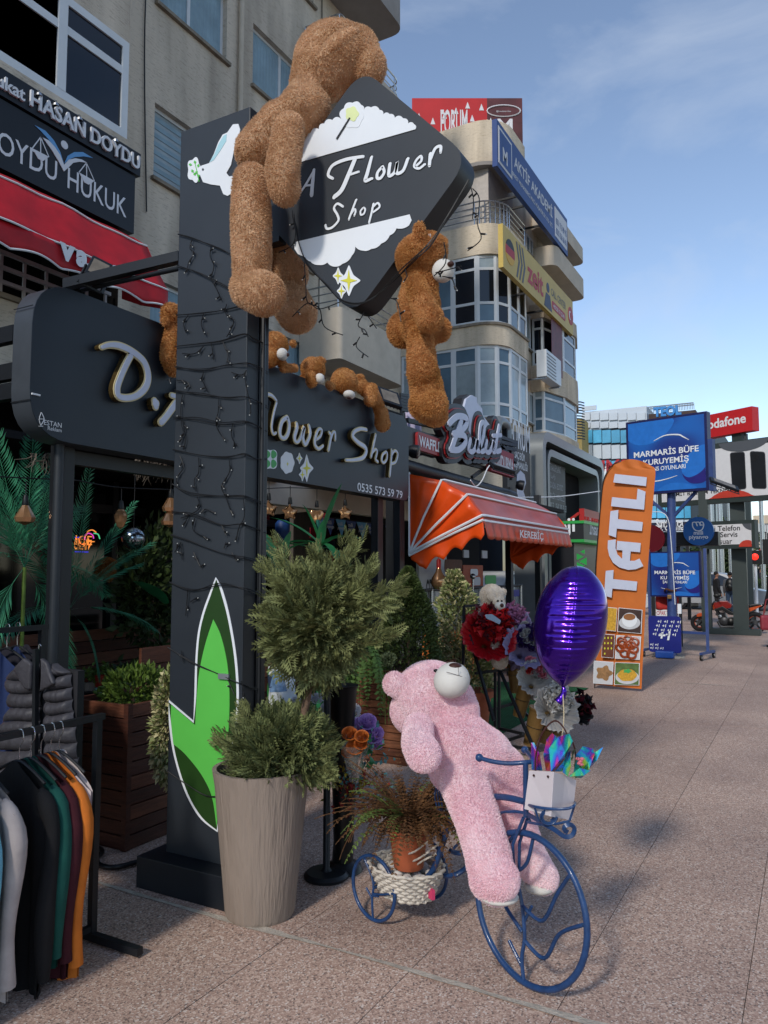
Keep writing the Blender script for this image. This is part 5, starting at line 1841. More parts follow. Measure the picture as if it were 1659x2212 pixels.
# ================================================================== purple foil balloon
BL = thing('foil_balloon','shiny purple foil balloon tied to the paper bag','balloon',gd(1215,1500,3.05))
def foil(name,col):
 m = M(name,col,.17,metal=.85,var=0.12,vscale=6,coat=.3,bump=.04,bscale=14)
 return m
m_foil = foil('purple_foil','#3f1192')
bc = gd(1240,1370,3.05)
bt,bb_ = gd(1245,1222,3.05),gd(1216,1490,3.05)
axis = (bt - bb_)
Ht = axis.length
prof = [(0.0,.004),(.03,.022),(.1,.112),(.2,.196),(.3,.246),(.42,.277),(.55,.287),(.66,.280),(.76,.258),(.85,.216),(.92,.160),(.97,.105),(.992,.05),(1.0,0.0)]
pr_ = catmull(prof,8)
vdir = (Vector((0,0,CAM_H)) - bc)
vdir.z = 0
vdir.normalize()
side = Vector((vdir.y,-vdir.x,0))
seam = (vdir + side * -.12).normalized()
sd2 = Vector((seam.y,-seam.x,0))
NS = 96
vs,fs = [],[]
creases = [.06,.12,.16,.21,.27,.31,.36,.42,.46,.50,.55,.60,.64,.68,.72,.77,.81,.85,.89,.93,.96]
cl = [rnd.uniform(.35,1.0) for _ in creases]
ca = [rnd.uniform(.5,1.2) for _ in creases]
rows = 150
import bisect
ps = [p[0] for p in pr_]
for i in range(rows + 1):
 t = i / rows
 k = min(max(bisect.bisect(ps,t) - 1,0),len(pr_) - 2)
 a_ = (t - ps[k]) / max(ps[k + 1] - ps[k],1e-6)
 r0 = (pr_[k][1] * (1 - a_) + pr_[k + 1][1] * a_) * Ht * 1.0
 for j in range(NS):
  th = 2 * PI * j / NS
  g = min(th,2 * PI - th)
  g2 = abs(th - PI)
  rr = r0
  for gg in (g,g2):
   for ct,l_,am in zip(creases,cl,ca):
    dt = (t - ct) / .009
    rr -= r0 * .05 * am * math.exp(-dt * dt) * max(0,1 - gg / (l_ * 1.1))
   rr += .006 * math.exp(-(gg / .05) ** 2) * min(1,r0 / .02)
  sq = .88 + .12 * abs(math.cos(th))
  c0 = bb_ + axis * t
  vs.append(c0 + seam * (rr * math.cos(th) * 1.0) + sd2 * (rr * math.sin(th)))
for i in range(rows):
 for j in range(NS):
  fs.append((i * NS + j,i * NS + (j + 1) % NS,(i + 1) * NS + (j + 1) % NS,(i + 1) * NS + j))
MB().add(vs,fs).build('foil_body',m_foil,BL,smooth=70)
nk = gd(1216,1490,3.05)
MB().tube(catmull([tuple(gd(x,y,3.04)) for x,y in ((1217,1484),(1218,1496),(1212,1508),(1205,1518))],4),[.006,.008,.010,.012,.012,.012,.013,.013,.014,.016,.017,.018,.016][:13],8).build('neck',m_foil,BL,smooth=60)
MB().tube(catmull([tuple(gd(x,y,d)) for x,y,d in ((1216,1500,3.03),(1218,1550,3.0),(1214,1590,2.95),(1207,1608,2.92))],6),.0018,5).build('ribbon',M('ribbon','#b9a988',.6),BL)
# ================================================================== conifer topiary in the tall cement pot
def dirs_sphere(n):
 v = NR.normal(size=(n,3))
 return v / np.linalg.norm(v,axis=1,keepdims=True)
def crown(name,parent,c,rad,n,tmpl,size,mat,up=.35,shell=.55,jit=.35,noise=.18,zmin=None,grp=None):
 d = dirs_sphere(n)
 r = (shell + (1 - shell) * NR.random(n) ** .6)
 bump = 1 + noise * smooth_noise(d,2.2,5)[:,0]
 pos = np.array(c) + d * np.array(rad) * (r * bump)[:,None]
 dr = d + np.array([0,0,up]) + NR.normal(size=(n,3)) * jit
 sc = np.array(size)[0] + (size[1] - size[0]) * NR.random(n)
 if zmin is not None:
  k = pos[:,2] > zmin
  pos,dr,sc = pos[k],dr[k],sc[k]
 V,F = scatter(tmpl[0],tmpl[1],pos,dr,NR.random(len(pos)) * 6.28,sc)
 o = np_mesh(name,V,F,mat,parent)
 o['kind'] = 'stuff'
 return o
m_con = M('conifer_green','#6f7448',.75,var=.28,vscale=14,island=.32,transl=.12)
m_con2 = M('conifer_green_low','#6c7448',.75,var=.28,vscale=16,island=.32,transl=.12)
m_bark = M('bark','#6b5646',.9,var=.3,vscale=30,bump=.5,bscale=40)
m_soil = M('soil','#2a201a',.95,var=.3,vscale=30)
m_cpot = M('cement_pot','#85786d',.85,var=.07,vscale=60,bump=.7,bscale=38,stretch=(1,1,.07))
TP = thing('potted_topiary','two-tier conifer topiary in tall ribbed cement pot','potted plant',(2.89,2.245,0))
pc = Vector((2.89,2.245,0))
pot = MB().lathe([(.0,0.0),(.150,0.0),(.158,.02),(.175,.2),(.195,.4),(.212,.58),(.222,.635),(.224,.65),(.205,.65),(.198,.63),(.19,.56),(.0,.56)],pc,56).build('pot',m_cpot,TP,smooth=40)
MB().lathe([(0,.575),(.193,.572)],pc,24).build('soil',m_soil,TP)
def dq(x,y,X): return gx(x,y,X)
lc,uc = dq(612,1635,2.97),dq(694,1345,3.0)
tk = [(pc.x,pc.y,.56),tuple(dq(640,1610,2.97)),tuple(dq(657,1540,2.98)),tuple(dq(668,1480,2.99)),tuple(dq(682,1400,3.0))]
MB().tube(catmull(tk,5),.018,8).build('trunk',m_bark,TP,smooth=60)
crown('lower_crown',TP,lc + Vector((0,0,.01)),(.17,.17,.15),1800,SPRAY,(.07,.15),m_con2,up=.2,shell=.4,noise=.25,zmin=.625)
crown('upper_crown',TP,uc + Vector((0,.01,0)),(.172,.172,.20),2300,SPRAY,(.07,.16),m_con,up=.12,shell=.3,noise=.28)
# long loose shoots on the right and top of the upper ball
pos,dr,sc = [],[],[]
for (x,y),(x2,y2),n in (((760,1300),(835,1310),50),((755,1330),(850,1275),50),((770,1390),(840,1370),40),((650,1270),(600,1180),40),((620,1270),(570,1230),40),((730,1260),(760,1175),50),((700,1250),(690,1200),30),((780,1280),(800,1230),40),((640,1700),(500,1620),0)):
 a,c = np.array(dq(x,y,2.99)),np.array(dq(x2,y2,2.97))
 for k in range(n):
  t = rnd.random()
  pos.append(a + (c - a) * t + NR.normal(size=3) * .014)
  d = (c - a)
  dr.append(d / np.linalg.norm(d) + NR.normal(size=3) * .35)
  sc.append(.05 + .06 * rnd.random())
for (x,y),(x2,y2),n in (((520,1640),(480,1600),40),((690,1630),(715,1620),20),((560,1570),(530,1545),30),((690,1670),(715,1670),20)):
 a,c = np.array(dq(x,y,2.93)),np.array(dq(x2,y2,2.91))
 for k in range(n):
  t = rnd.random()
  pos.append(a + (c - a) * t + NR.normal(size=3) * .012)
  d = (c - a)
  dr.append(d / np.linalg.norm(d) + NR.normal(size=3) * .35)
  sc.append(.05 + .06 * rnd.random())
V,F = scatter(SPRAY[0],SPRAY[1],pos,dr,NR.random(len(pos)) * 6.28,sc)
np_mesh('loose_shoots',V,F,m_con,TP)['kind'] = 'stuff'
# ================================================================== basket, terracotta pot and fern on the tricycle
m_terra = M('terracotta','#9a4f30',.7,var=.15,vscale=14)
m_wick = M('white_wicker','#b9b1a5',.75,var=.2,vscale=30)
m_stone = M('white_pebble','#c3beb8',.6,var=.1,vscale=20)
BK = thing('wicker_basket','white wicker basket between the tricycle rear wheels','basket',PD_(300,1330,3.5))
bc0 = PD_(300,1330,3.55)
bc0 = Vector((bc0.x,bc0.y,.10))
ax = hr
def bas(a,t):
 rx,ry = .10 + .05 * t,.13 + .05 * t
 return bc0 + hr * (ry * math.cos(a)) + axr * (rx * math.sin(a)) + Vector((0,0,.02 + .12 * t))
for k in range(9):
 t = k / 8
 MB().tube([bas(2 * PI * j / 40,t) + (hr * math.cos(2 * PI * j / 40) + axr * math.sin(2 * PI * j / 40)) * (.006 * (1 if (j + k) % 2 else -1)) for j in range(40)],.008,5,closed=True).build('weave_band',m_wick,BK,smooth=60)
b = MB()
for j in range(20):
 b.tube([bas(2 * PI * j / 20,0),bas(2 * PI * j / 20,1)],.006,5)
b.build('stakes',m_wick,BK)
MB().add([bas(2 * PI * j / 20,.05) for j in range(20)],[tuple(range(20))]).build('bottom',m_wick,BK)
b = MB()
for x0,y0,x1,y1,x2,y2 in ((210,1150,330,1145,430,1075),(265,1210,370,1180,500,1085),(330,1240,400,1190,480,1150)):
 b.tube(catmull([tuple(PD_(x0,y0,3.5)),tuple(PD_(x1,y1,3.44)),tuple(PD_(x2,y2,3.42))],6),.004,5)
b.build('handle_canes',m_wick,BK)
for k in range(26):
 a,t = rnd.random() * 6.28,rnd.random() ** .5
 p = bc0 + hr * (.13 * t * math.cos(a)) + axr * (.10 * t * math.sin(a)) + Vector((0,0,.10 + .02 * rnd.random()))
 MB().ell(p,(.024,.02,.016),8,6,Matrix.Rotation(rnd.random() * 3,3,'Z')).build('pebble',m_stone,BK,smooth=80)
FN = thing('potted_fern','withered brown fern in terracotta pot on the tricycle','potted plant',bc0 + Vector((0,0,.12)))
fp = PD_(315,1225,3.52)
rt_,rb_ = 118 * .3637 * 3.5 / FPX,85 * .3637 * 3.5 / FPX
ftop = PD_(315,985,3.52)
hp = ftop.z - fp.z
MB().lathe([(0,0),(rb_,0),(rt_ * .95,hp * .86),(rt_ * 1.06,hp * .86),(rt_ * 1.08,hp),(rt_ * .96,hp),(rt_ * .9,hp * .85),(0,hp * .85)],fp,28).build('pot',m_terra,FN,smooth=40)
m_fb = M('fern_brown','#55391f',.85,var=.3,vscale=20,island=.4)
m_fg = M('fern_green','#56682f',.8,var=.3,vscale=20,island=.3)
def frond(c,d,L,droop,n,lw,V,F,segs=16):
 d = np.array(d,float)
 d /= np.linalg.norm(d)
 p = np.array(c,float)
 h = d.copy()
 path = [p.copy()]
 for k in range(segs):
  h = h + np.array([0,0,-droop])
  h /= np.linalg.norm(h)
  p = p + h * L / segs
  path.append(p.copy())
 for k in range(segs):
  a,c2 = path[k],path[k + 1]
  t = (k + 1) / segs
  f = c2 - a
  f /= np.linalg.norm(f)
  s = np.cross(f,[0,0,1.0])
  ns = np.linalg.norm(s)
  s = s / ns if ns > 1e-3 else np.array([1.0,0,0])
  u = np.cross(s,f)
  l = lw * math.sin(PI * min(1,t * .93 + .07)) ** .6
  for sd in (-1,1):
   tip = c2 + s * sd * l + f * l * .35 - u * l * .15 + NR.normal(size=3) * l * .12
   m_ = (c2 + tip) / 2
   o = len(V)
   V += [c2,m_ + f * l * .3,tip,m_ - f * l * .3]
   F.append((o,o + 1,o + 2,o + 3))
  o = len(V)
  V += [a - u * .002,a + u * .002,c2 + u * .0015,c2 - u * .0015]
  F.append((o,o + 1,o + 2,o + 3))
def fern(parent,name,c,n,L,mat,droop=(.05,.14),up=(.2,1.0),lw=.03,rad=.05,bias=(0,0)):
 V,F = [],[]
 for k in range(n):
  a = rnd.random() * 6.28
  e = rnd.uniform(*up)
  d = (math.cos(a) + bias[0],math.sin(a) + bias[1],e)
  st = np.array(c) + np.array([math.cos(a) * rad,math.sin(a) * rad,0]) * rnd.random()
  frond(st,d,rnd.uniform(*L),rnd.uniform(*droop),16,lw * rnd.uniform(.7,1.2),V,F)
 o = np_mesh(name,V,F,mat,parent)
 o['kind'] = 'stuff'
 return o
fern(FN,'brown_fronds',ftop + Vector((0,0,.02)),210,(.16,.40),m_fb,(.05,.2),(.5,2.8),.022,.08)
fern(FN,'green_fronds',ftop + Vector((0,0,.02)),26,(.22,.42),m_fg,(.04,.14),(.4,2.0),.022,.06)
MB().box(PD_(452,1388,3.42),(.03,.015,.04),1.0).build('ear_tag',M('tag_pink','#c23a62',.5),FN)
# ================================================================== wood clad planters
def wood(name,a):
 return M(name,a,.62,var=.38,vscale=7,bump=.25,bscale=18,stretch=(.9,.9,8))
m_woodA,m_woodB,m_woodC = wood('cedar_dark','#3d1d12'),wood('cedar_mid','#5a3322'),wood('cedar_light','#7a4c33')
def planter(name,label,c0,c1,n,ms,th=.022,gap=.006,top=True):
 """c0=(x0,y0) near corner, c1=(x1,y1,h)"""
 x0,y0 = c0
 x1,y1,h = c1
 o = thing(name,label,'planter',((x0 + x1) / 2,(y0 + y1) / 2,0))
 ph = h / n
 for k in range(n):
  z = k * ph
  for i,(ca,cb,nrm) in enumerate((((x0,y0),(x1,y0),(0,-1)),((x0,y0),(x0,y1),(-1,0)),((x1,y0),(x1,y1),(1,0)),((x0,y1),(x1,y1),(0,1)))):
   b = MB()
   L_ = math.hypot(cb[0] - ca[0],cb[1] - ca[1])
   mx_,my_ = (ca[0] + cb[0]) / 2,(ca[1] + cb[1]) / 2
   j = rnd.uniform(-.002,.002)
   sz = (L_ - .03,th,ph - gap) if nrm[0] == 0 else (th,L_ - .03,ph - gap)
   b.box((mx_ + nrm[0] * j,my_ + nrm[1] * j,z + ph / 2),sz)
   b.build('plank',ms[rnd.randrange(len(ms))],o,bevel=.003)
 for cx,cy in ((x0,y0),(x1,y0),(x0,y1),(x1,y1)):
  MB().box((cx,cy,h / 2 + .002),(.035,.035,h)).build('corner_post',ms[0],o)
 MB().box(((x0 + x1) / 2,(y0 + y1) / 2,h - .06),(x1 - x0 - .03,y1 - y0 - .03,.02)).build('soil',m_soil,o)
 return o
planter('wooden_planter','dark cedar plank planter with shrubs left of the pillar',(3.14,3.38),(3.62,3.86,.80),10,[m_woodA,m_woodA,m_woodB])
pA = gz(1045 * .5486,1580,0)
# second planter on the terrace edge, right of the topiary
zQ = ZR(1500,2400,2000,2900)
XQ = 5.7
q0 = gy(*zQ(0,730),0 + 3.2)
pc2 = gz(800,1605)
QX0 = 5.55
pl = gx(802,1445,QX0)
pr2 = gx(876,1450,QX0)
PH2 = pl.z
planter('wooden_planter','brown cedar plank planter with clipped box cone beside the flower rack',(QX0,pr2.y),(QX0 + .95,pl.y + .12,PH2),12,[m_woodB,m_woodC,m_woodB])
# cedar screen behind the topiary
o = thing('cedar_screen','cedar plank screen standing behind the topiary and pillar','screen',(4.6,4.4,0))
for k in range(8):
 MB().box((4.9,4.15,.07 + .125 * k),(1.9,.025,.117)).build('plank',[m_woodA,m_woodB,m_woodC][k % 3],o,bevel=.003)
# cedar back wall of the terrace at the left
zI = ZR(0,1800,800,2800)
YB = 5.6
o = thing('cedar_wall','dark cedar plank wall at the back of the shaded terrace','wall',(4.8,YB,0))
va = gy(*zI(800,1400),YB).z
for k in range(10):
 MB().box((4.7,YB,va * (k + .5) / 10),(3.6,.03,va / 10 - .008)).build('plank',[m_woodA,m_woodB][k % 2],o,bevel=.003)
MB().box((gy(*zI(1350,1400),YB).x,YB - .03,va / 2),(.12,.03,va)).build('batten',m_woodB,o)
# foliage for the planters
m_sed = M('sedum_green','#4f6426',.55,var=.3,vscale=25,island=.35,transl=.1)
m_box = M('box_green','#46542a',.55,var=.3,vscale=20,island=.4,transl=.1)
m_vari = M('euonymus_leaf','#7a8350',.55,var=.3,vscale=25,island=.45,transl=.1)
m_variw = M('euonymus_edge','#b3ab80',.55,var=.2,vscale=25,island=.3,transl=.1)
LT = leaf_t(.5)
def shrub(name,label,base,c,rad,n,size,mats,up=.5,shell=.5,cat='shrub',group=None,cone=False,stem=True,tmpl=None):
 o = thing(name,label,cat,base,group=group)
 if stem:
  MB().tube([Vector(base),Vector(c)],.012,6).build('stem',m_bark,o)
 for i,m in enumerate(mats):
  nn = n // len(mats)
  if cone:
   h = NR.random(nn) ** .75
   a = NR.random(nn) * 6.28
   r = (1 - h) ** .7 * (.7 + .35 * NR.random(nn)) * (1 + .12 * np.sin(a * 3 + h * 9))
   pos = np.array(base) + np.stack([rad[0] * r * np.cos(a),rad[1] * r * np.sin(a),rad[2] * h],1)
   dr = np.stack([np.cos(a),np.sin(a),np.full(nn,.45)],1) + NR.normal(size=(nn,3)) * .5
  else:
   d = dirs_sphere(nn)
   r = (shell + (1 - shell) * NR.random(nn) ** .6) * (1 + .2 * smooth_noise(d,2.5,9)[:,0])
   pos = np.array(c) + d * np.array(rad) * r[:,None]
   dr = d + np.array([0,0,up]) + NR.normal(size=(nn,3)) * .4
  t_ = tmpl or LT
  V,F = scatter(t_[0],t_[1],pos,dr,NR.random(nn) * 6.28,size[0] + (size[1] - size[0]) * NR.random(nn))
  q = np_mesh('foliage',V,F,m,o)
  q['kind'] = 'stuff'
 return o
shrub('sedum_bush','low rosette-leaved green bush in the dark cedar planter',(3.38,3.6,.76),(3.36,3.6,.84),(.2,.2,.14),1500,(.03,.055),[m_sed])
pv = gy(*z3(1060,300),3.1)
shrub('euonymus_bush','cream and green variegated bush squeezed beside the pillar',gy(*z3(1100,560),3.12) ,gy(*z3(1095,260),3.12),(.09,.09,.34),2000,(.03,.05),[m_vari,m_variw],up=-.2)
pvv = gy(*z3(1070,560),3.15)
MB_ = MB().lathe([(0,0),(.09,0),(.13,pvv.z - .04),(.14,pvv.z - .04),(.14,pvv.z),(0,pvv.z)],(pvv.x + .16,pvv.y - .12,0),20)
tag(MB_.build('plant_pot',m_terra,None,smooth=40),'terracotta pot under the variegated bush beside the pillar','pot')
_cc = gx(882,1420,QX0 + .42)
cx2,cy2 = _cc.x,_cc.y
btop = gx(870,1240,QX0 + .4)
shrub('box_cone','dark green clipped box cone growing in the brown cedar planter',(cx2,cy2,PH2 - .05),(cx2,cy2,PH2 + .3),(.33,.33,btop.z - PH2 + .1),12000,(.026,.042),[m_box],cone=True)
shrub('grey_sedum','small grey-green round cushion plant at the cedar planter corner',gx(*zQ(85,720),QX0 + .12),gx(*zQ(85,660),QX0 + .12),(.07,.07,.065),900,(.012,.02),[M('sedum_grey','#5f6b4b',.7,island=.3)],stem=False)
# tall variegated euonymus in terracotta pot by the flower rack
ep = gz(*zQ(1290,1470))
EP = thing('potted_euonymus','tall variegated euonymus in ribbed terracotta pot behind the flower rack','potted plant',ep)
eb = gx(1018,1560,6.1)
eX = 6.95
pot_t,pot_b = gx(1018,1490,eX),gx(1018,1570,eX)
MB().lathe([(0,0),(.15,0),(.19,pot_t.z - .06),(.215,pot_t.z - .06),(.22,pot_t.z),(.2,pot_t.z),(0,pot_t.z - .04)],(eX,pot_t.y,0),28).build('pot',m_terra,EP,smooth=35)
et,em = gx(985,1240,eX),gx(985,1390,eX)
MB().tube([(eX,pot_t.y,pot_t.z - .05),(em.x,em.y,em.z)],.02,7).build('stem',m_bark,EP)
for m in (m_vari,m_variw,m_vari):
 nn = 1500
 h = NR.random(nn)
 a = NR.random(nn) * 6.28
 r = (.20 * (1 - h ** 3) + .03) * (.6 + .5 * NR.random(nn)) * (1 + .15 * np.sin(a * 2 + h * 14))
 pos = np.stack([eX + r * np.cos(a),em.y + .02 + (pot_t.y - em.y) * (1 - h) + r * np.sin(a),pot_t.z + .02 + (et.z - pot_t.z) * h],1)
 dr = np.stack([np.cos(a),np.sin(a),np.full(nn,.6)],1) + NR.normal(size=(nn,3)) * .45
 V,F = scatter(LT[0],LT[1],pos,dr,NR.random(nn) * 6.28,.04 + .025 * NR.random(nn))
 np_mesh('foliage',V,F,m,EP)['kind'] = 'stuff'
# hanging fern on the screen and dracaena behind the topiary
fo = thing('hanging_fern','green hanging fern between the topiary and the cedar planter','fern',gx(795,1420,5.3))
fern(fo,'fronds',gx(777,1395,5.2),34,(.3,.75),M('fern_fresh','#47622a',.7,var=.3,vscale=20,island=.3),(.25,.5),(.0,.8),.045,.05)
def blade_leaf(c,d,L,w,droop,V,F,segs=8):
 d = np.array(d,float)
 d /= np.linalg.norm(d)
 p = np.array(c,float)
 h = d.copy()
 s = np.cross(d,[0,0,1.0])
 s /= np.linalg.norm(s) + 1e-6
 prev = None
 for k in range(segs + 1):
  t = k / segs
  ww = w * (math.sin(PI * (t * .9 + .08)) ** .7)
  if k == segs:
   ww = .001
  u = np.cross(s,h)
  row = (p - s * ww / 2 + u * ww * .15,p,p + s * ww / 2 + u * ww * .15)
  o = len(V)
  V += list(row)
  if prev is not None:
   F += [(prev,prev + 1,o + 1,o),(prev + 1,prev + 2,o + 2,o + 1)]
  prev = o
  h = h + np.array([0,0,-droop])
  h /= np.linalg.norm(h)
  p = p + h * L / segs
m_drac = M('dracaena_leaf','#2c7146',.4,var=.25,vscale=9,transl=.15)
m_palm = M('palm_leaf','#418767',.5,var=.3,vscale=8,island=.25,transl=.2)
zT = ZR(1000,1950,1700,2650)
dr0 = gx(*zT(615,480),4.6)
DR = thing('dracaena','glossy green strap-leaved plant behind the topiary crown','plant',(dr0.x,dr0.y,0))
MB().tube([(dr0.x,dr0.y,.1),tuple(dr0)],.018,7).build('stem',m_drac,DR)
MB().tube([gx(*zT(595,230),4.6),gx(*zT(605,420),4.6)],.014,7).build('support_cane',M('cane_teal','#0f5a50',.5),DR)
for (x,y),L_,w_,dr_ in (((300,330),.42,.06,.07),((250,420),.45,.06,.1),((330,500),.35,.06,.12),((860,400),.40,.07,.12),((760,150),.42,.04,.05),((660,290),.2,.06,.03),((680,600),.35,.05,.2),((430,560),.4,.05,.2),((820,560),.4,.05,.2),((540,330),.3,.05,.1)):
 tip = np.array(gx(*zT(x,y),4.55))
 V,F = [],[]
 d = tip - np.array(dr0) + np.array([0,0,.12])
 blade_leaf(dr0 + Vector((0,0,rnd.uniform(-.05,.05))),d,L_ * 1.1,w_ * 1.15,dr_,V,F)
 np_mesh('leaf',V,F,m_drac,DR,smooth=True)
d2 = gx(*zT(230,800),4.3)
D2 = thing('dracaena','broad pale-edged leaves poking out just right of the pillar','plant',(d2.x,d2.y,0))
for (x,y) in ((130,540),(290,560),(180,640)):
 tip = np.array(gx(*zT(x,y),4.3))
 V,F = [],[]
 blade_leaf(d2,tip - np.array(d2) + np.array([0,0,.05]),.36,.11,.05,V,F)
 np_mesh('leaf',V,F,m_drac,D2,smooth=True)
# ================================================================== artificial palms and things on the shaded terrace
def palm(name,label,base,top,fr,mat):
 o = thing(name,label,'palm',base)
 MB().tube([Vector(base),Vector(top)],.012,8).build('trunk',m_sed,o,smooth=60)
 for tip,L_,dr_ in fr:
  V,F = [],[]
  d = np.array(tip) - np.array(top)
  l = np.linalg.norm(d)
  d = d / l + np.array([0,0,.35])
  p,h = np.array(top,float),d / np.linalg.norm(d)
  segs = 26
  for k in range(segs):
   h = h + np.array([0,0,-dr_])
   h /= np.linalg.norm(h)
   p2 = p + h * L_ / segs
   t = k / segs
   s = np.cross(h,[0,0,1.0])
   s /= np.linalg.norm(s) + 1e-6
   u = np.cross(s,h)
   ll = .20 * math.sin(PI * min(1,.12 + t * .85)) ** .7
   oo = len(V)
   V += [p - s * .004,p + s * .004,p2 + s * .003,p2 - s * .003]
   F.append((oo,oo + 1,oo + 2,oo + 3))
   if t > .12:
    for sd in (-1,1):
     for j in (0,.5):
      q = p + (p2 - p) * j
      tp = q + s * sd * ll * .72 + h * ll * .75 - np.array([0,0,ll * .22]) + u * .01 + NR.normal(size=3) * .006
      m_ = (q + tp) / 2 + u * .012
      oo = len(V)
      V += [q,m_ + h * .007,tp,m_ - h * .007]
      F.append((oo,oo + 1,oo + 2,oo + 3))
   p = p2
  np_mesh('frond',V,F,mat,o)
 return o
YP = 4.2
def iy(x,y,Y=YP): return gy(*zI(x,y),Y)
t1 = iy(200,900)
palm('palm_plant','green feather palm filling the terrace behind the left post',(t1.x,t1.y,0),t1,
 [(iy(40,330),.95,.012),(iy(470,130),.9,.012),(iy(430,380,4.3),.8,.012),(iy(20,620),.7,.04),(iy(450,560,4.3),.7,.03),(iy(330,1150,4.2),.8,.06),(iy(60,1150),.8,.07),(iy(420,900,4.2),.7,.05),(iy(250,240),.9,.004),(iy(-60,800),.7,.05),(iy(30,500),.7,.02)],m_palm)
t2 = iy(560,1250,4.7)
palm('palm_plant','smaller green palm spreading out right of the left post',(t2.x,t2.y,0),t2,
 [(iy(940,720,4.6),.95,.012),(iy(700,470,4.6),1.1,.008),(iy(850,1270,4.6),.7,.04),(iy(760,1100,4.6),.6,.03),(iy(740,1480,4.6),.55,.08),(iy(880,950,4.6),.8,.03),(iy(330,900,4.6),.8,.03),(iy(250,1250,4.6),.8,.05),(iy(400,640,4.6),1.0,.012)],m_palm)
# dark foliage mass with a big leaf near the pillar
m_dk = M('dark_foliage','#2c3a1a',.6,var=.3,island=.4)
shrub('schefflera','dark leafy indoor shrub against the shaded shop window',iy(1290,1380,5.3),iy(1220,1050,5.2),(.42,.25,.62),1500,(.06,.12),[m_dk],shell=.2)
V,F = [],[]
bl = iy(1350,1200,4.9)
blade_leaf(bl,np.array(iy(1190,1060,4.9)) - np.array(bl),.42,.20,.02,V,F)
tag(np_mesh('large_leaf',V,F,m_drac,None,smooth=True),'single big oval leaf in front of the shaded shrub','leaf')
# terrace ceiling, shop glazing and an added, unseen side wall keep it dark
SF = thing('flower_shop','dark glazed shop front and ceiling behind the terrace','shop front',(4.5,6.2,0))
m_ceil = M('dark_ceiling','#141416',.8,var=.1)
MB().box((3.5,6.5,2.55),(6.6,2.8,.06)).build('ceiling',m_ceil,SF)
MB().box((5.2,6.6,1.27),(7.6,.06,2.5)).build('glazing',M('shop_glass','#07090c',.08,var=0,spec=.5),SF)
MB().box((1.05,6.4,2.0),(.12,4.4,4.0)).build('shade_wall',m_ceil,SF)  # added out of view to block the sun from the terrace
for x in (2.6,4.2,5.8):
 MB().box((x,6.54,1.25),(.07,.06,2.5)).build('mullion',m_black,SF)
MB().box((5.2,6.54,2.2),(7.6,.05,.09)).build('transom',m_black,SF)
# green feature wall with neon sign and mirror ball
DB = thing('mirror_ball','silver mirror ball hanging in the shaded terrace','mirror ball',iy(1090,660,4.6))
c = iy(1090,665,4.6)
rr = 92 * .2645 * (c.x * _fw[0] + c.y * _fw[1]) / FPX
m_mir = M('mirror_tile','#9aa4ac',.12,metal=.95,var=.25,vscale=40,island=.6)
b = MB()
nr = 22
for i in range(nr):
 p0,p1 = -PI / 2 + PI * i / nr,-PI / 2 + PI * (i + 1) / nr
 nn = max(4,int(44 * math.cos((p0 + p1) / 2)))
 for k in range(nn):
  a0,a1 = 2 * PI * k / nn,2 * PI * (k + .9) / nn
  vs = [c + Vector((rr * math.cos(p) * math.cos(a),rr * math.cos(p) * math.sin(a),rr * math.sin(p))) for p,a in ((p0,a0),(p0,a1),(p1 - .01,a1),(p1 - .01,a0))]
  b.add(vs,[(0,1,2,3)])
q = b.build('facets',m_mir,DB)
q['kind'] = 'stuff'
MB().ell(c,rr * .985,24,14).build('core',m_black,DB,smooth=80)
MB().cyl(c + Vector((0,0,rr)),(c.x,c.y,2.5),.003,seg=5).build('wire',m_black,DB)
def neon(name,col):
 return M(name,col,.4,var=0,emit=col,estr=.9)
NE = thing('neon_sign','small neon ice cream sign glowing behind the palms','neon sign',iy(700,780,5.45))
def ntube(pts,m,r=.005):
 MB().tube(catmull([tuple(iy(x,y,5.45)) for x,y in pts],6),r,6).build('neon_tube',m,NE)
nO,nP,nG,nB = neon('neon_orange','#e0853a'),neon('neon_pink','#c93fb0'),neon('neon_green','#4ab87a'),neon('neon_blue','#3434b8')
ntube([(700,640),(720,605),(755,595),(785,615)],nO)
ntube([(695,680),(692,645),(720,622),(755,635),(765,665)],nP)
ntube([(765,622),(800,630),(815,668)],nG)
ntube([(610,655),(660,655)],nB)
ntube([(610,772),(720,775)],nB)
ntube([(720,690),(770,690)],nO)
ntube([(722,745),(748,690)],nO)
PN = PY(5.45)
a,c_ = PN.px(*zI(598,755)),PN.px(*zI(718,755))
text('lettering','CREAM',PN,a[0],a[1],nO,NE,width=c_[0] - a[0],height=.10,w=.01)
text('lettering','ICE',PN,PN.px(*zI(610,705))[0],PN.px(*zI(610,715))[1],nO,NE,width=.17,height=.08,w=.01)
fI = ZY(zI,4.9)
bear('small_teddy_bear','small tan teddy bear hung up in the shaded terrace',iy(850,1000,4.9),
 [elY(fI,(880,865,52),(1,.9,.85)),capY(fI,(830,890,52),(835,930,55)),capY(fI,(880,920,36),(890,985,32)),capY(fI,(900,890,30),(920,935,26)),elY(fI,(790,970,36),(1,.8,1.1)),elY(fI,(940,855,16))],m_tanb,4000,.012,.005,.012)
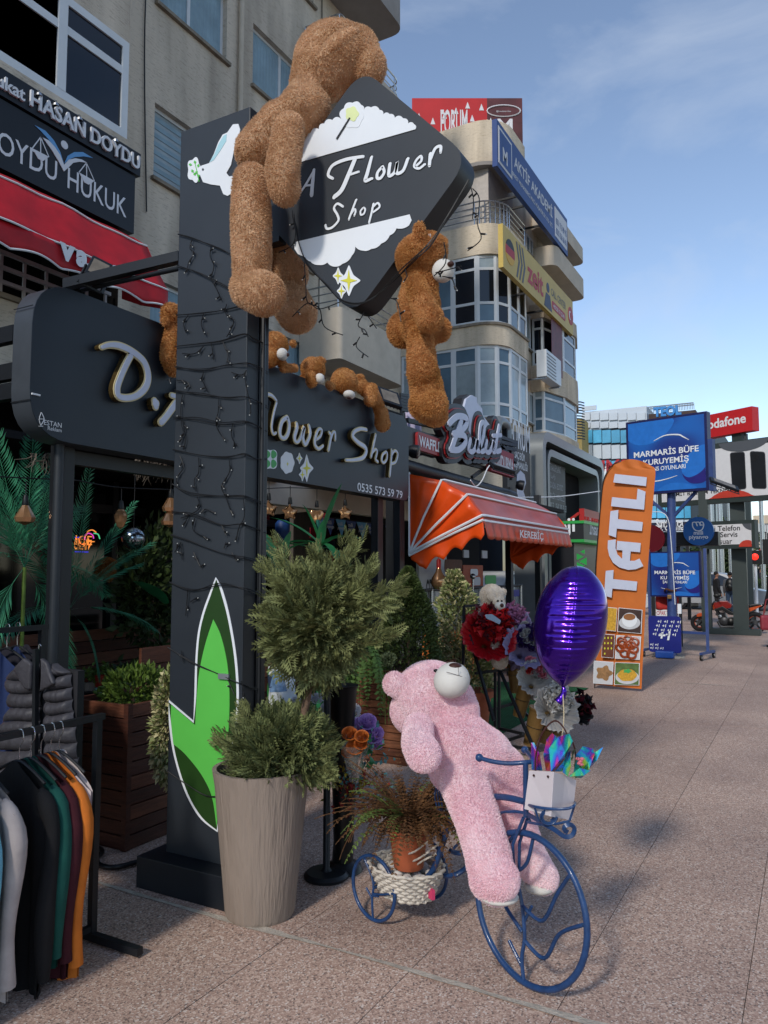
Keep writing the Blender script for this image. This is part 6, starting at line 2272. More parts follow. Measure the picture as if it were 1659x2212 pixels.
# bulb string and dried branches under the sign
BS = thing('bulb_string','cable with amber decorative bulbs under the sign left of pillar','string lights',iy(1000,400,4.0))
cab = catmull([tuple(gy(*zI(x,y),Y)) for x,y,Y in ((-200,150,3.95),(300,175,3.95),(620,190,3.95),(740,212,3.95),(990,248,3.95),(1390,265,3.95),(1800,280,3.95))],6)
MB().tube(cab,.004,5).build('cable',m_black,BS)
m_amber = M('amber_glass','#b08560',.08,metal=.6,var=.2,vscale=20)
def bulb(parent,p,kind,Lw,s=1.0):
 MB().cyl(p + Vector((0,0,Lw)),p,.003,seg=5).build('drop_wire',m_black,parent)
 MB().lathe([(.012,0),(.016,-.02),(.02,-.055),(.018,-.06)],p,10).build('socket',m_black,parent,smooth=50)
 if kind == 'drop':
  prof = [(.016,-.055),(.03,-.07),(.042,-.10),(.035,-.14),(.018,-.175),(0,-.19)]
  MB().lathe([(r * s,z * s) for r,z in prof],p,10).build('bulb',m_amber,parent)
 elif kind == 'diamond':
  prof = [(.016,-.055),(.03,-.08),(.058,-.13),(.05,-.155),(0,-.175)]
  MB().lathe([(r * s,z * s) for r,z in prof],p,8).build('bulb',m_amber,parent)
 elif kind == 'star':
  P_ = Pl(p,(math.sin(HEAD),-math.cos(HEAD),0),(0,0,1))
  out = []
  for i in range(10):
   a = PI / 2 + i * PI / 5
   r = (.066 if i % 2 == 0 else .036) * s
   out.append((r * math.cos(a),-.115 * s + r * math.sin(a)))
  MB().ppoly(P_,round_poly(out,.012,3),-.028 * s,.028 * s).build('bulb',m_amber,parent,bevel=.008,smooth=60)
 else:
  P_ = Pl(p,(math.sin(HEAD),-math.cos(HEAD),0),(0,0,1))
  out = [(.0,-.19),(-.05,-.13),(-.058,-.095),(-.035,-.072),(0,-.085),(.035,-.072),(.058,-.095),(.05,-.13)]
  MB().ppoly(P_,round_poly([(x * s,y * s) for x,y in out],.02,3),-.025 * s,.025 * s).build('bulb',m_amber,parent,bevel=.008,smooth=60)
for x,y,k in ((990,355,'drop'),(1385,375,'diamond'),(1395,265,'diamond'),(210,310,'diamond')):
 bulb(BS,gy(*zI(x,y),3.95),k,.08)
B2 = thing('bulb_string','star and heart shaped amber bulbs under the sign right of pillar','string lights',gy(*zT(590,40),3.9))
MB().tube(catmull([tuple(gy(*zT(x,y),3.9)) for x,y in ((60,-60),(340,-70),(585,-60),(850,-45),(1150,-30))],5),.004,5).build('cable',m_black,B2)
for x,y,k in ((140,-20,'star'),(338,20,'star'),(587,50,'heart'),(852,40,'star')):
 bulb(B2,gy(*zT(x,y),3.9),k,.1,1.15)
m_twig = M('dry_twig','#6a625a',.9,var=.2)
for lab,cx,cy,n,sp in (('bare dried branch bundle hanging under the sign beside pillar',1220,60,60,230),('bare dried twigs hanging behind the left post',330,20,22,200)):
 o = thing('dried_branch',lab,'branch',iy(cx,cy + 150,4.1))
 b = MB()
 for k in range(n):
  x,y = cx + rnd.uniform(-.5,.5) * sp,cy - 50
  pts = [(x,y)]
  ang = rnd.uniform(-.9,.9)
  for j in range(5):
   x += sp * .16 * math.sin(ang) + rnd.uniform(-14,14)
   y += sp * .2 * abs(math.cos(ang)) * rnd.uniform(.3,1.3)
   ang += rnd.uniform(-.7,.7)
   pts.append((x,y))
  Yk = 4.1 + rnd.uniform(-.1,.1)
  b.tube([iy(px_,py_,Yk) for px_,py_ in pts],[.004,.0035,.003,.0026,.002,.0012],4)
 q = b.build('twigs',m_twig,o)
 q['kind'] = 'stuff'
# small pots on the carpet behind the planter
m_rp = M('red_pot','#8a1f1a',.5,var=.1)
for lab,x,y,m,r_,Y in (('red pot with small succulent on cactus-print box',845,1880,m_rp,.07,4.7),('red pot beside it on the cactus-print box',950,1880,m_rp,.07,4.75),('dark red pot on the carpet left of the box',660,1925,m_terra,.06,4.9),('beige pot on the carpet beside the cactus-print box',725,1940,m_cpot,.06,4.8)):
 p = iy(x,y,Y)
 o = thing('flower_pot',lab,'pot',p,group=None)
 MB().lathe([(0,-.02),(r_ * .75,-.02),(r_,.10),(r_ * 1.05,.10),(r_ * .9,.09),(0,.08)],p,16).build('pot',m,o,smooth=40)
 V,F = scatter(LT[0],LT[1],np.array(p) + np.array([0,0,.12]) + NR.normal(size=(60,3)) * np.array([.05,.05,.025]),NR.normal(size=(60,3)) + [0,0,.8],NR.random(60) * 6,np.full(60,.05))
 np_mesh('foliage',V,F,m_sed,o)['kind'] = 'stuff'
CXB = thing('cactus_print_box','black planter box printed with pale cacti on the carpet','box',iy(890,2000,4.6))
pa_,pb2_ = iy(770,1995,4.62),iy(1005,1890,4.62)
MB().box(((pa_.x + pb2_.x) / 2,4.72,(max(pa_.z,.01) + pb2_.z) / 2),(pb2_.x - pa_.x,.2,pb2_.z - max(pa_.z,.01))).build('box_body',m_pk,CXB)
PCB = PY(4.615)
for k in range(14):
 x,y = 785 + (k % 7) * 33,1915 + (k // 7) * 42
 u,v = PCB.px(*zI(x,y))
 MB().ppoly(PCB,round_poly([(u - .012,v - .03),(u + .012,v - .03),(u + .014,v + .03),(u - .014,v + .03)],.01,2),0,.002).build('cactus_print',[M('print_mint','#6f9a94',.6),m_pw][k % 2],CXB)
WB = thing('flower_bowl','pale bowl with magenta blossoms behind the sedum bush','bowl',iy(1090,1870,4.5))
MB().lathe([(0,0),(.09,.01),(.16,.08),(.15,.08),(0,.05)],iy(1095,1890,4.5),20).build('bowl',m_muz,WB,smooth=50)
V,F = scatter(LT[0],LT[1],np.array(iy(1100,1800,4.5)) + NR.normal(size=(120,3)) * np.array([.09,.08,.05]),NR.normal(size=(120,3)) + [0,0,.7],NR.random(120) * 6,np.full(120,.08))
np_mesh('foliage',V,F,m_dk,WB)['kind'] = 'stuff'
m_mag = M('magenta_petal','#8a2f78',.6)
for k in range(7):
 MB().ell(iy(1170 + rnd.uniform(-30,40),1850 + rnd.uniform(-40,25),4.45),(.022,.022,.014),8,5).build('blossom',m_mag,WB)
# ================================================================== clothes racks at the left edge
m_hook = M('hanger_wire','#b0b2b4',.25,metal=.9,var=0)
def garment(name,label,X,yc,zt,w,h,col,sleeve=True,group=None,bulge=.03,vest=False,rough=.9):
 o = thing(name,label,'garment',(X,yc,zt - h),group=group)
 m = M('cloth_' + col.strip('#'),col,rough,var=.14,vscale=10,bump=.25,bscale=16)
 def body(u,v):
  y = (u - .5) * 2
  sh = .36 * abs(y) ** 1.2 * (1 if abs(y) > .18 else .4)
  wz = w / 2 * (1.0 - .10 * v + .06 * v * v)
  fold = (.016 * math.sin(y * 8 + X * 31 + v * 2) + .010 * math.sin(y * 19 + X * 57)) * (v + .08) + .004 * math.sin(v * 9 + y * 5)
  return (y * wz,sh,fold)
 for s_ in (1,-1):
  def fn(u,v,s_=s_):
   yy,sh,fo = body(u,v)
   e = math.sqrt(max(0,1 - ((u - .5) * 2) ** 2))
   return (X + s_ * (bulge * e + .004) + fo,yc + yy,zt - sh * w - (h - sh * w) * v * (1 + .02 * math.sin(u * 14 + X * 40)))
  MB().grid(fn,22,14).build('front' if s_ < 0 else 'back',m,o,smooth=60)
 if sleeve:
  for sd in (-1,1):
   sy = yc + sd * w * .47
   pts = [(X,sy - sd * .05,zt - .24 * w),(X + .01,sy + sd * .012,zt - .24),(X - .01,sy + sd * .012,zt - .26 - h * .33),(X,sy + sd * .0,zt - .10 - h * .80)]
   MB().tube(catmull(pts,5),[.008,.022,.03,.034] + [.036 + .006 * math.sin(k * .6 + X * 20) - .0006 * k for k in range(4,16)],10).build('sleeve',m,o,smooth=60)
 MB().tube(catmull([(X,yc,zt - .01),(X,yc,zt + .045),(X,yc - .02,zt + .075),(X,yc - .012,zt + .112),(X,yc + .012,zt + .11),(X,yc + .018,zt + .09)],4),.0022,5).build('hanger_hook',m_hook,o)
 MB().tube(catmull([(X,yc - w * .40,zt - .07),(X,yc - w * .2,zt - .03),(X,yc,zt - .005),(X,yc + w * .2,zt - .03),(X,yc + w * .4,zt - .07)],4),.006,6).build('hanger',m_black,o)
 return o
def rack(label,x0,x1,y,h,ends=(True,True)):
 o = thing('clothes_rack',label,'rack',((x0 + x1) / 2,y,0))
 MB().bar((x0,y,h),(x1 + .03,y,h),.026,.026).build('hanging_bar',m_black,o)
 for x in (x0,x1):
  MB().bar((x,y,.03),(x,y,h),.028,.028).build('upright',m_black,o)
  MB().bar((x,y - .28,.025),(x,y + .28,.025),.03,.03).build('foot',m_black,o)
 MB().bar((x0,y,.06),(x1,y,.06),.024,.024).build('lower_bar',m_black,o)
 return o
RY,RH = 2.69,.925
rack('low black clothes rack with coloured tops at the left edge',.55,2.33,RY,RH)
def wy(x,y,Y): return gy(x,y,Y)
for X,col,lab,h,sl in ((1.72,'#6fb0c4','light blue top nearest on the low rack',.80,True),(1.81,'#a49a96','pale grey sweatshirt on the low rack',.78,True),(1.96,'#121214','black sweater on the low rack',.84,True),
     (2.01,'#10483f','dark teal sweater on the low rack',.76,True),(2.055,'#3a0f18','maroon shirt on the low rack',.80,True),(2.10,'#c26a22','orange top on the low rack',.84,True),(2.14,'#bdb3b2','off-white short tee at the far end of the low rack',.50,False)):
 garment('hanging_garment',lab,X,RY,RH - .10,.38,h,col,sl,'garments on the low rack',.014)
for k in range(8):
 X = .65 + k * .13
 garment('hanging_garment',['navy','grey','black','brown','white','green','blue','rust'][k] + ' garment hanging on the low rack outside the frame',X,RY,RH - .06,.40,.8,['#1a2236','#77757a','#17171a','#4a3226','#b6b2b0','#26402c','#2f4f78','#7d3b1e'][k],True,'garments on the low rack')
rack('taller black rack holding jackets behind the low rack',1.2,2.62,3.45,1.26)
for X,Yj,col,lab in ((2.46,3.50,'#1c2c52','navy windbreaker on the taller rack'),(2.44,3.70,'#a3431a','orange jacket deep in the taller rack'),(2.56,3.56,'#20202a','black jacket on the taller rack')):
 garment('hanging_jacket',lab,X,Yj,1.17,.42,.72,col,True,'jackets on the taller rack',.05)
for k,(X,Yk) in enumerate(((1.0,2.78),(.85,2.86),(.7,2.74),(.55,2.8))):   # tall coats on a third rack outside the frame shade the left paving
 garment('hanging_coat',['long dark coat','long grey coat','long brown coat','long green coat'][k] + ' on the rack outside the frame',X,Yk,1.62 - .03 * (k % 2),.5,1.1,['#202226','#55565a','#4a3a2c','#2c3a2e'][k],True,'coats outside the frame',.06)
rack('high black rack with long coats outside the frame',.4,1.1,2.8,1.7)
# quilted grey vest hanging at the end of the taller rack
VS = thing('puffer_vest','grey quilted puffer vest hung on the rack end','vest',gx(95,1790,2.36))
m_vest = M('vest_grey','#38373c',.55,var=.15,vscale=14,bump=.3,bscale=26)
PVv = PX(2.36)
def vpx(x,y): return PVv.px(x,y)
def vz(x,y): return PVv.px(x * .3886,1371.5 + y * .3886)
def lerp(t,xs): # piecewise linear table
 for (a,va),(c,vc) in zip(xs,xs[1:]):
  if t <= c:
   return va + (vc - va) * (t - a) / (c - a)
 return xs[-1][1]
LX = [(180,120),(250,52),(330,72),(420,66),(500,20),(640,-20),(1060,-40)]
RX = [(180,352),(215,412),(420,420),(520,440),(640,448),(800,456),(1060,448)]
for ys,xl,xr in (([175,250,325,405,480,550,640,730,815,900,985,1060],lambda y: lerp(y,LX),lambda y: 244),([170,232,300,370,440,512,600,690,770,850,932,1010,1060],lambda y: 276 + 3 * math.sin(y * .02),lambda y: lerp(y,RX))):
 for y0,y1 in zip(ys,ys[1:]):
  def fn(u,v,y0=y0,y1=y1,xl=xl,xr=xr):
   y = y0 + (y1 - y0) * v
   x = xl(y) + (xr(y) - xl(y)) * u
   cu,cv = vz(x,y + 5 * math.sin(u * 5 + y0) - 10 * u)
   bz = math.sin(PI * v) ** .55
   bu = min(1,5 * u,5 * (1 - u)) ** .5
   return PVv.p(cu,cv,.012 + .026 * bz * (.35 + .65 * bu) + .02 * bu + .003 * math.sin(u * 31 + y0))
  MB().grid(fn,16,8).build('quilted_band',m_vest,VS,smooth=80)
a_,c_ = vz(60,1060),vz(440,200)
MB().pbox(PVv,a_[0],c_[0],a_[1],c_[1],-.03,.006).build('lining',M('vest_lining','#1c1c20',.8),VS)
for q in ([(150,180),(205,118),(248,150),(244,295),(215,292),(180,240)],[(298,118),(335,145),(352,200),(376,262),(292,306),(300,220)]):
 MB().ppoly(PVv,round_poly([vz(*p) for p in q],.012),.05,.075).build('collar',m_vest,VS,bevel=.01,smooth=60)
MB().tube(catmull([tuple(PVv.p(*vz(x,y),.03)) for x,y in ((235,120),(247,80),(250,50),(262,60))],4),.0025,5).build('hanger_hook',m_hook,VS)
MB().bar(PVv.p(*vpx(98,1400),.05),PVv.p(*vpx(96,1800),.05),.02,.02).build('rack_pole',m_black,VS)
# ================================================================== black stand, plastic flowers and bags by the topiary
zG = ZR(900,2100,1800,3200)
def gG(x,y,X): return gx(*zG(x,y),X)
ST = thing('flower_stand','black metal stand with round base behind the cement pot','stand',gz(700,1915))
sb = gz(705,1895)
MB().lathe([(0,0),(.11,0),(.115,.015),(.10,.03),(.03,.035),(.018,.05),(.018,1.0),(0,1.0)],sb,24).build('base_and_pole',m_black,ST,smooth=40)
m_bp = M('black_plastic','#0d0e10',.4,var=.05)
vx = sb + Vector((.12,-.02,0))
vt_ = gx(742,1480,vx.x)
MB().lathe([(0,0),(.055,0),(.052,.06),(.035,.3),(.045,.5),(.075,vt_.z - .02),(.085,vt_.z),(.07,vt_.z),(0,vt_.z - .05)],(vx.x,gx(740,1600,vx.x).y,0),20).build('vase',m_bp,ST,smooth=50)
MB().lathe([(0,0),(.10,0),(.09,.03),(.05,.05),(.06,.4),(.085,.62),(.08,.62),(0,.6)],gz(742,1880),20).build('lower_vase',m_bp,ST,smooth=50)
def rose(parent,p,r,mat,name='rose'):
 b = MB()
 up = (Vector((0,0,1)) + (CAMP - p).normalized() * 1.0).normalized()
 q = up.to_track_quat('Z','Y').to_matrix()
 for k in range(16):
  t = k / 16
  a = k * 2.4
  rr = r * (.12 + .88 * t)
  w_ = .7 + .5 * t
  pts = []
  for i in range(6):
   aa = a + (i / 5 - .5) * 2.0 * w_
   for j,(rf,zf) in enumerate(((.55,-.35),(.95,.1),(1.0 + .1 * t,.55 - .45 * t))):
    pts.append(p + q @ Vector((rr * rf * math.cos(aa),rr * rf * math.sin(aa),r * zf + r * .15 * (1 - t))))
  b.add(pts,[(i * 3 + j,(i + 1) * 3 + j,(i + 1) * 3 + j + 1,i * 3 + j + 1) for i in range(5) for j in range(2)])
 return b.build(name,mat,parent,smooth=60)
m_or,m_pu,m_wh = M('rose_orange','#b5652f',.5,var=.15,vscale=30,transl=.25),M('rose_purple','#c9a3dc',.55,var=.12,vscale=20,transl=.3),M('petal_white','#d0cfd2',.6,var=.08,vscale=20,transl=.3)
OB = thing('orange_rose_bouquet','orange roses in clear wrap beside the black stand','bouquet',gG(930,1650,3.35))
for x,y,r_ in ((880,1455,.042),(968,1475,.038),(918,1555,.046),(870,1590,.036),(960,1530,.036)):
 rose(OB,gG(x,y,3.22),r_,m_or)
MB().lathe([(.02,-.16),(.05,-.06),(.075,.02)],gG(915,1560,3.25),14).build('wrap',M('clear_wrap','#a7a39c',.15,var=0,alpha=.25),OB,smooth=60)
V,F = scatter(LT[0],LT[1],np.array(gG(1010,1580,3.37)) + NR.normal(size=(14,3)) * .025,NR.normal(size=(14,3)) + [0,-.6,-.3],NR.random(14) * 6,np.full(14,.06))
np_mesh('leaves',V,F,m_drac,OB)['kind'] = 'stuff'
PB_ = thing('purple_flower_spray','lilac artificial peonies behind the orange roses','flowers',gG(1040,1560,3.6))
for x,y,r_ in ((960,1395,.055),(1010,1370,.055),(1050,1460,.065),(1070,1530,.04),(1000,1440,.055)):
 rose(PB_,gG(x,y,3.6),r_,m_pu)
MB().tube([gG(1000,1450,3.62),gG(960,1700,3.6),gG(940,1900,3.58)],.005,5).build('stem',m_drac,PB_)
WP = thing('white_flower_spray','white artificial peonies between topiary trunk and black vase','flowers',gG(740,1400,3.75))
for x,y,r_ in ((735,1280,.06),(900,1290,.055),(720,1180,.05),(870,1370,.05),(640,1200,.04),(490,1220,.035),(790,1430,.04)):
 rose(WP,gG(x,y,3.75),r_,m_wh)
MB().tube([gG(740,1300,3.78),gG(740,1600,3.76)],.005,5).build('stem',m_drac,WP)
DFX = thing('dried_flower_bunch','teal, yellow and red dried flower stems in the lower black vase','flowers',gG(900,1900,3.42))
for i,(m,x0,y0,nn,sx,sy) in enumerate(((M('dried_teal','#4b7f83',.7,island=.3),990,1690,130,60,70),(M('dried_yellow','#9c8a23',.7,island=.3),900,1790,90,60,70),(M('dried_red','#7a1c1a',.7,island=.3),905,1870,110,60,60))):
 ctr = np.array(gG(x0,y0,3.42))
 s_ = .281 * 3.7 / FPX * 1.9
 pos = ctr + NR.normal(size=(nn,3)) * np.array([.03,sx * s_,sy * s_])
 V,F = scatter(leaf_t(.6)[0],LT[1],pos,NR.normal(size=(nn,3)) + [0,0,.4],NR.random(nn) * 6,.02 + .018 * NR.random(nn))
 np_mesh('dried_heads',V,F,m,DFX)['kind'] = 'stuff'
SBG = thing('potting_soil_bag','white and green potting soil bag leaning behind the topiary trunk','bag',gG(390,1330,3.9))
def sbag(u,v):
 x = 310 + 175 * u + (1 - v) * 0
 y = 1330 - 370 * v
 c = gG(x - 20 * v + 30 * (1 - v) * u,y,3.9 + .12 * v)
 e = math.sin(PI * u) ** .6 * math.sin(PI * min(1,v * .92 + .06)) ** .5
 return c - Vector((.09 * e + .008 * math.sin(u * 20 + v * 13),0,0))
MB().grid(sbag,18,24).build('bag_front',M('bag_white','#b5bbbd',.35,var=.08,vscale=5,bump=.25,bscale=14),SBG,smooth=70)
def sprint(u,v): return Vector(sbag(u,v)) - Vector((.004,0,0))
m_pgn = M('print_leafgreen','#2f7a3e',.5)
for mm,(ua,ub,va_,vb_) in ((m_pgn,(0,.18,.05,.95)),(m_pgn,(.55,.95,.22,.3)),(M('print_bluefoto','#54708f',.5,var=.4,vscale=40),(.35,.85,.52,.92)),(M('print_navy','#1e2c40',.5,var=.3,vscale=20),(.16,.4,.6,.84))):
 MB().grid(lambda u,v,ua=ua,ub=ub,va_=va_,vb_=vb_: sprint(ua + (ub - ua) * u,va_ + (vb_ - va_) * v),8,8).build('print',mm,SBG,smooth=70)
PSB = PX(3.80)
a,c_ = PSB.px(*zG(345,1235)),PSB.px(*zG(440,1235))
text('lettering','gardenkoala',PSB,a[0],a[1],m_pg,SBG,width=c_[0] - a[0],w=.004)
# hose on the ground beside the base
HS = MB().tube(catmull([tuple(gz(*z3(x,y),.02)) for x,y in ((560,1045),(640,1060),(665,1085),(630,1130),(660,1175),(760,1185),(900,1150))],6),.014,8)
tag(HS.build('hose',m_bp,None,smooth=60),'black hose lying beside the pillar base','hose')
# ================================================================== flower rack with bouquets and cone vases
zF = ZR(1650,2100,2500,3000)
XR = 6.6
def gF(x,y,X=XR): return gx(*zF(x,y),X)
FRK = thing('flower_rack','black welded flower rack on the green carpet','rack',gz(*zF(700,1560)))
b = MB()
def rod(a,c,X0=XR,X1=XR,r=.012):
 MB().bar(gF(*a,X0),gF(*c,X1),.022,.022).build('rod',m_black,FRK)
rod((345,560),(340,1010),6.35,6.35)
rod((345,560),(480,550),6.35,6.5)
rod((360,690),(575,1440),6.35,6.2)
rod((430,1075),(690,1045),6.35,6.7)
rod((585,1050),(585,1490),6.6,6.6)
rod((615,1050),(615,1510),6.5,6.5)
rod((620,1050),(870,1625),6.5,6.2)
rod((540,1360),(720,1310),6.6,6.9)
rod((620,1500),(800,1540),6.5,6.2)
rod((680,1590),(870,1530),6.3,6.6)
rod((690,1635),(880,1660),6.3,6.2)
rod((700,1250),(980,1560),6.9,6.9)
m_goldv = M('gold_vase','#7d6238',.42,metal=.3,var=.15,vscale=12)
def cone_vase(lab,a,c,r0,r1,X):
 p0,p1 = gF(*a,X),gF(*c,X)
 o = thing('cone_vase',lab,'vase',p1)
 d = (p0 - p1)
 L_ = d.length
 s_ = .281 * (p0.x * _fw[0] + p0.y * _fw[1]) / FPX
 r0,r1 = r0 * s_,r1 * s_
 MB().lathe([(0,0),(r1,0),(r1 * 1.02,L_ * .1),(r1 + (r0 - r1) * .62,L_ * .6),(r1 + (r0 - r1) * .66,L_ * .62),(r0 * .95,L_ * .94),(r0 * 1.08,L_ * .95),(r0 * 1.08,L_),(r0 * .92,L_),(0,L_ * .9)],p1,28,axis=d).build('body',m_goldv,o,smooth=40)
 MB().lathe([(r1 + (r0 - r1) * .5,L_ * .5),(r1 + (r0 - r1) * .5 + .006,L_ * .505),(r1 + (r0 - r1) * .5,L_ * .515)],p1,24,axis=d).build('holder_ring',m_black,o)
 return o
cone_vase('upright gold cone vase at the back of the flower rack',(725,950),(735,1225),55,34,6.75)
cone_vase('gold cone vase leaning in the middle of the flower rack',(825,1150),(765,1405),62,45,6.6)
cone_vase('front gold cone vase lowest on the flower rack',(925,1345),(850,1625),72,50,6.4)
cone_vase('gold cone vase hidden behind the front one',(1020,1400),(945,1600),60,42,6.7)
cone_vase('rearmost gold cone vase under the white bouquet',(1100,1400),(1050,1540),50,38,6.9)
def bouquet(lab,tail,ctr,Rpx,wrapm,flm,n,X,flr=.03,name='bouquet',ruff=.3,kind='rose',squash=1.0,tilt=(0,0,0)):
 p0,p1 = gF(*tail,X),gF(*ctr,X)
 o = thing(name,lab,'bouquet',p0)
 s_ = .281 * (p1.x * _fw[0] + p1.y * _fw[1]) / FPX
 Rr = Rpx * s_
 ax_ = (p1 - p0 + Vector(tilt)).normalized()
 q = ax_.to_track_quat('Z','Y').to_matrix()
 L_ = (p1 - p0).length
 def cone(u,v):
  a = 2 * PI * u
  r = .02 + (Rr - .02) * v ** 1.3
  rf = 1 + ruff * .16 * abs(math.sin(a * 4.5 + 1)) * v * v + ruff * .10 * math.sin(a * 17) * v ** 2 + .05 * ruff * math.sin(a * 31 + v * 6) * v
  return p0 + q @ Vector((r * rf * math.cos(a),r * rf * math.sin(a),L_ * v + .06 * ruff * abs(math.sin(a * 4.5 + 1)) * v ** 3 + .012 * math.sin(a * 23) * v * v))
 MB().grid(cone,120,12).build('wrap',wrapm,o,smooth=25,solid=.0015)
 def tailf(u,v):
  a = 2 * PI * u
  r = .02 + .05 * v + .02 * math.sin(a * 5) * v
  return p0 + q @ Vector((r * math.cos(a),r * math.sin(a),-.13 * v))
 MB().grid(tailf,24,4).build('tail',wrapm,o,smooth=40,solid=.0015)
 acc = {}
 for k in range(n):
  t = math.sqrt((k + .5) / n)
  a = k * 2.39996
  p = p1 + q @ Vector((Rr * .66 * t * math.cos(a),Rr * .66 * t * math.sin(a),(1 - t * t) * Rr * .38 * squash + .01))
  m = flm[k % len(flm)]
  if kind == 'rose':
   rose(o,p,flr * rnd.uniform(.85,1.15),m)
  else:                                   # paper butterflies and ribbons
   V,F = scatter(leaf_t(.9,.4)[0],LT[1],np.array(p) + NR.normal(size=(5,3)) * flr * .5,NR.normal(size=(5,3)) + np.array(ax_) * .9 + np.array(CAMP - p) * .1,NR.random(5) * 6,flr * (1.2 + .8 * NR.random(5)))
   acc.setdefault(m.name,[m,[],[],0])
   A_ = acc[m.name]
   A_[1].append(V); A_[2].append(F + A_[3]); A_[3] += len(V)
 for m,Vs,Fs_,_ in acc.values():
  np_mesh('paper_flowers',np.concatenate(Vs),np.concatenate(Fs_),m,o)['kind'] = 'stuff'
 return o
m_wr,m_rr,m_rk = M('red_wrap','#a3121a',.3,var=.15,vscale=14,transl=.2),M('rose_red','#b51a20',.5,var=.1,vscale=20),M('rose_wine','#4a1420',.5,var=.1)
m_wl,m_lp = M('lavender_wrap','#8d84a6',.5,var=.1,vscale=10,transl=.3,bump=.3,bscale=30),M('rose_violet','#2e1850',.5,var=.1)
m_ww,m_wc,m_wk = M('white_wrap','#a9a5a0',.4,var=.12,vscale=9,transl=.3,bump=.3,bscale=30),M('petal_cream','#bcb7ae',.6,var=.06),M('black_wrap','#17171a',.35,var=.1)
m_pinkp = M('paper_mauve','#8f5d80',.5,island=.3)
bouquet('red butterfly bouquet in red wrap top left on the flower rack',(500,870),(560,700),205,m_wr,[m_rr,m_rr,m_rk],70,6.5,.04,kind='paper',tilt=(-.25,-.1,0))
bouquet('mauve paper bouquet behind the red one',(760,760),(730,660),120,m_wl,[m_pinkp],34,6.7,.04,kind='paper',tilt=(-.15,-.05,0))
bouquet('lavender wrapped bouquet with violet roses',(770,950),(830,800),165,m_wl,[m_lp,m_ww,m_lp],26,6.6,.04,ruff=.5,tilt=(-.22,-.1,0))
bouquet('white wrapped bouquet with a few red roses',(860,1180),(900,1040),135,m_ww,[m_rr,m_ww,m_pf,m_ww],20,6.55,.04,ruff=.5,tilt=(-.22,-.1,0))
bouquet('white paper bouquet lowest on the flower rack',(990,1390),(1060,1270),170,m_ww,[m_wc],46,6.4,.026,kind='paper',ruff=.5,tilt=(-.2,-.12,0))
bouquet('black wrapped bouquet at the right end of the flower rack',(1150,1400),(1240,1310),95,m_wk,[m_wk,m_rk],16,6.6,.04,kind='paper',ruff=.7,tilt=(-.15,-.1,0))
PCD = thing('greeting_card','pale heart card stuck in the red bouquet','card',gF(575,660,6.32))
q0 = gF(575,650,6.27)
MB().ppoly(PX(q0.x),round_poly([PX(q0.x).px(*zF(*p)) for p in ((505,625),(560,620),(630,670),(620,700),(570,675),(520,655))],.01),0,.003).build('card',M('card_blue','#9fb3c4',.5),PCD)
# cream bear sitting in the rack
def PF(x,y,X,r): return PR(zF,x,y,X,r)
wb = bear('cream_teddy_bear','cream teddy bear sitting on the flower rack behind red bouquet',gF(600,1010,6.62),
 [EL(zF,(560,480,6.62,92),(.95,1,.95)),EL(zF,(545,465,6.5,48),(.4,.8,1)),EL(zF,(648,450,6.7,32),(.5,.8,1)),EL(zF,(610,535,6.55,50)),CP(zF,(560,600,6.62,85),(600,760,6.62,100)),CP(zF,(480,580,6.5,42),(470,650,6.45,42)),CP(zF,(610,840,6.55,58),(620,980,6.45,62))],
 m_cream,14000,.012,.006,.014,eyes=[(gx(*zF(605,520),6.50),(.012,.012,.012)),(gx(*zF(633,522),6.52),(.012,.012,.012))],muzzle=(gx(*zF(620,560),6.51),(.045,.05,.04)),nose=(gx(*zF(637,553),6.47),(.016,.018,.018)))
# ================================================================== orange dutch awning of the next shop
m_or_aw = M('orange_vinyl','#cf4713',.32,var=.12,vscale=5,bump=.12,bscale=7)
m_or_dk = M('orange_vinyl_shaded','#a8452e',.38,var=.15,vscale=4,bump=.12,bscale=7)  # duller copy of the same vinyl, shade painted into top and valance
AW = thing('orange_awning','orange vinyl hood awning with white piping and scalloped valance','awning',(9,3.4,1.5))
XA0,XA1,YW = 7.43,10.62,3.8
PRF = [(3.8,2.60),(3.41,2.505),(3.115,2.335),(2.95,2.11)]
PV = (3.8,1.74)
def prf(v):
 t = v * 3
 i = min(int(t),2)
 a = t - i
 return (PRF[i][0] * (1 - a) + PRF[i + 1][0] * a,PRF[i][1] * (1 - a) + PRF[i + 1][1] * a)
def hood(u,v):
 y,z = prf(v)
 x = XA0 + (XA1 - XA0) * u
 s_ = math.sin(v * 3 * PI) ** 2
 return (x,y + .012 * math.sin(x * 6 + v * 9) * s_,z - .025 * s_ * (.6 + .4 * math.sin(x * 2.3)))
MB().grid(hood,40,18).build('hood_top',m_or_dk,AW,smooth=60,solid=.004)
def cheek(X,sgn):
 def fn(u,v):
  y,z = prf(u)
  k = v
  yy,zz = PV[0] + (y - PV[0]) * k,PV[1] + (z - PV[1]) * k
  bl = math.sin(u * 3 * PI) ** 2 * k * .04
  return (X - sgn * (bl + .012 * math.sin(u * 17 + v * 8) * k),yy,zz)
 return fn
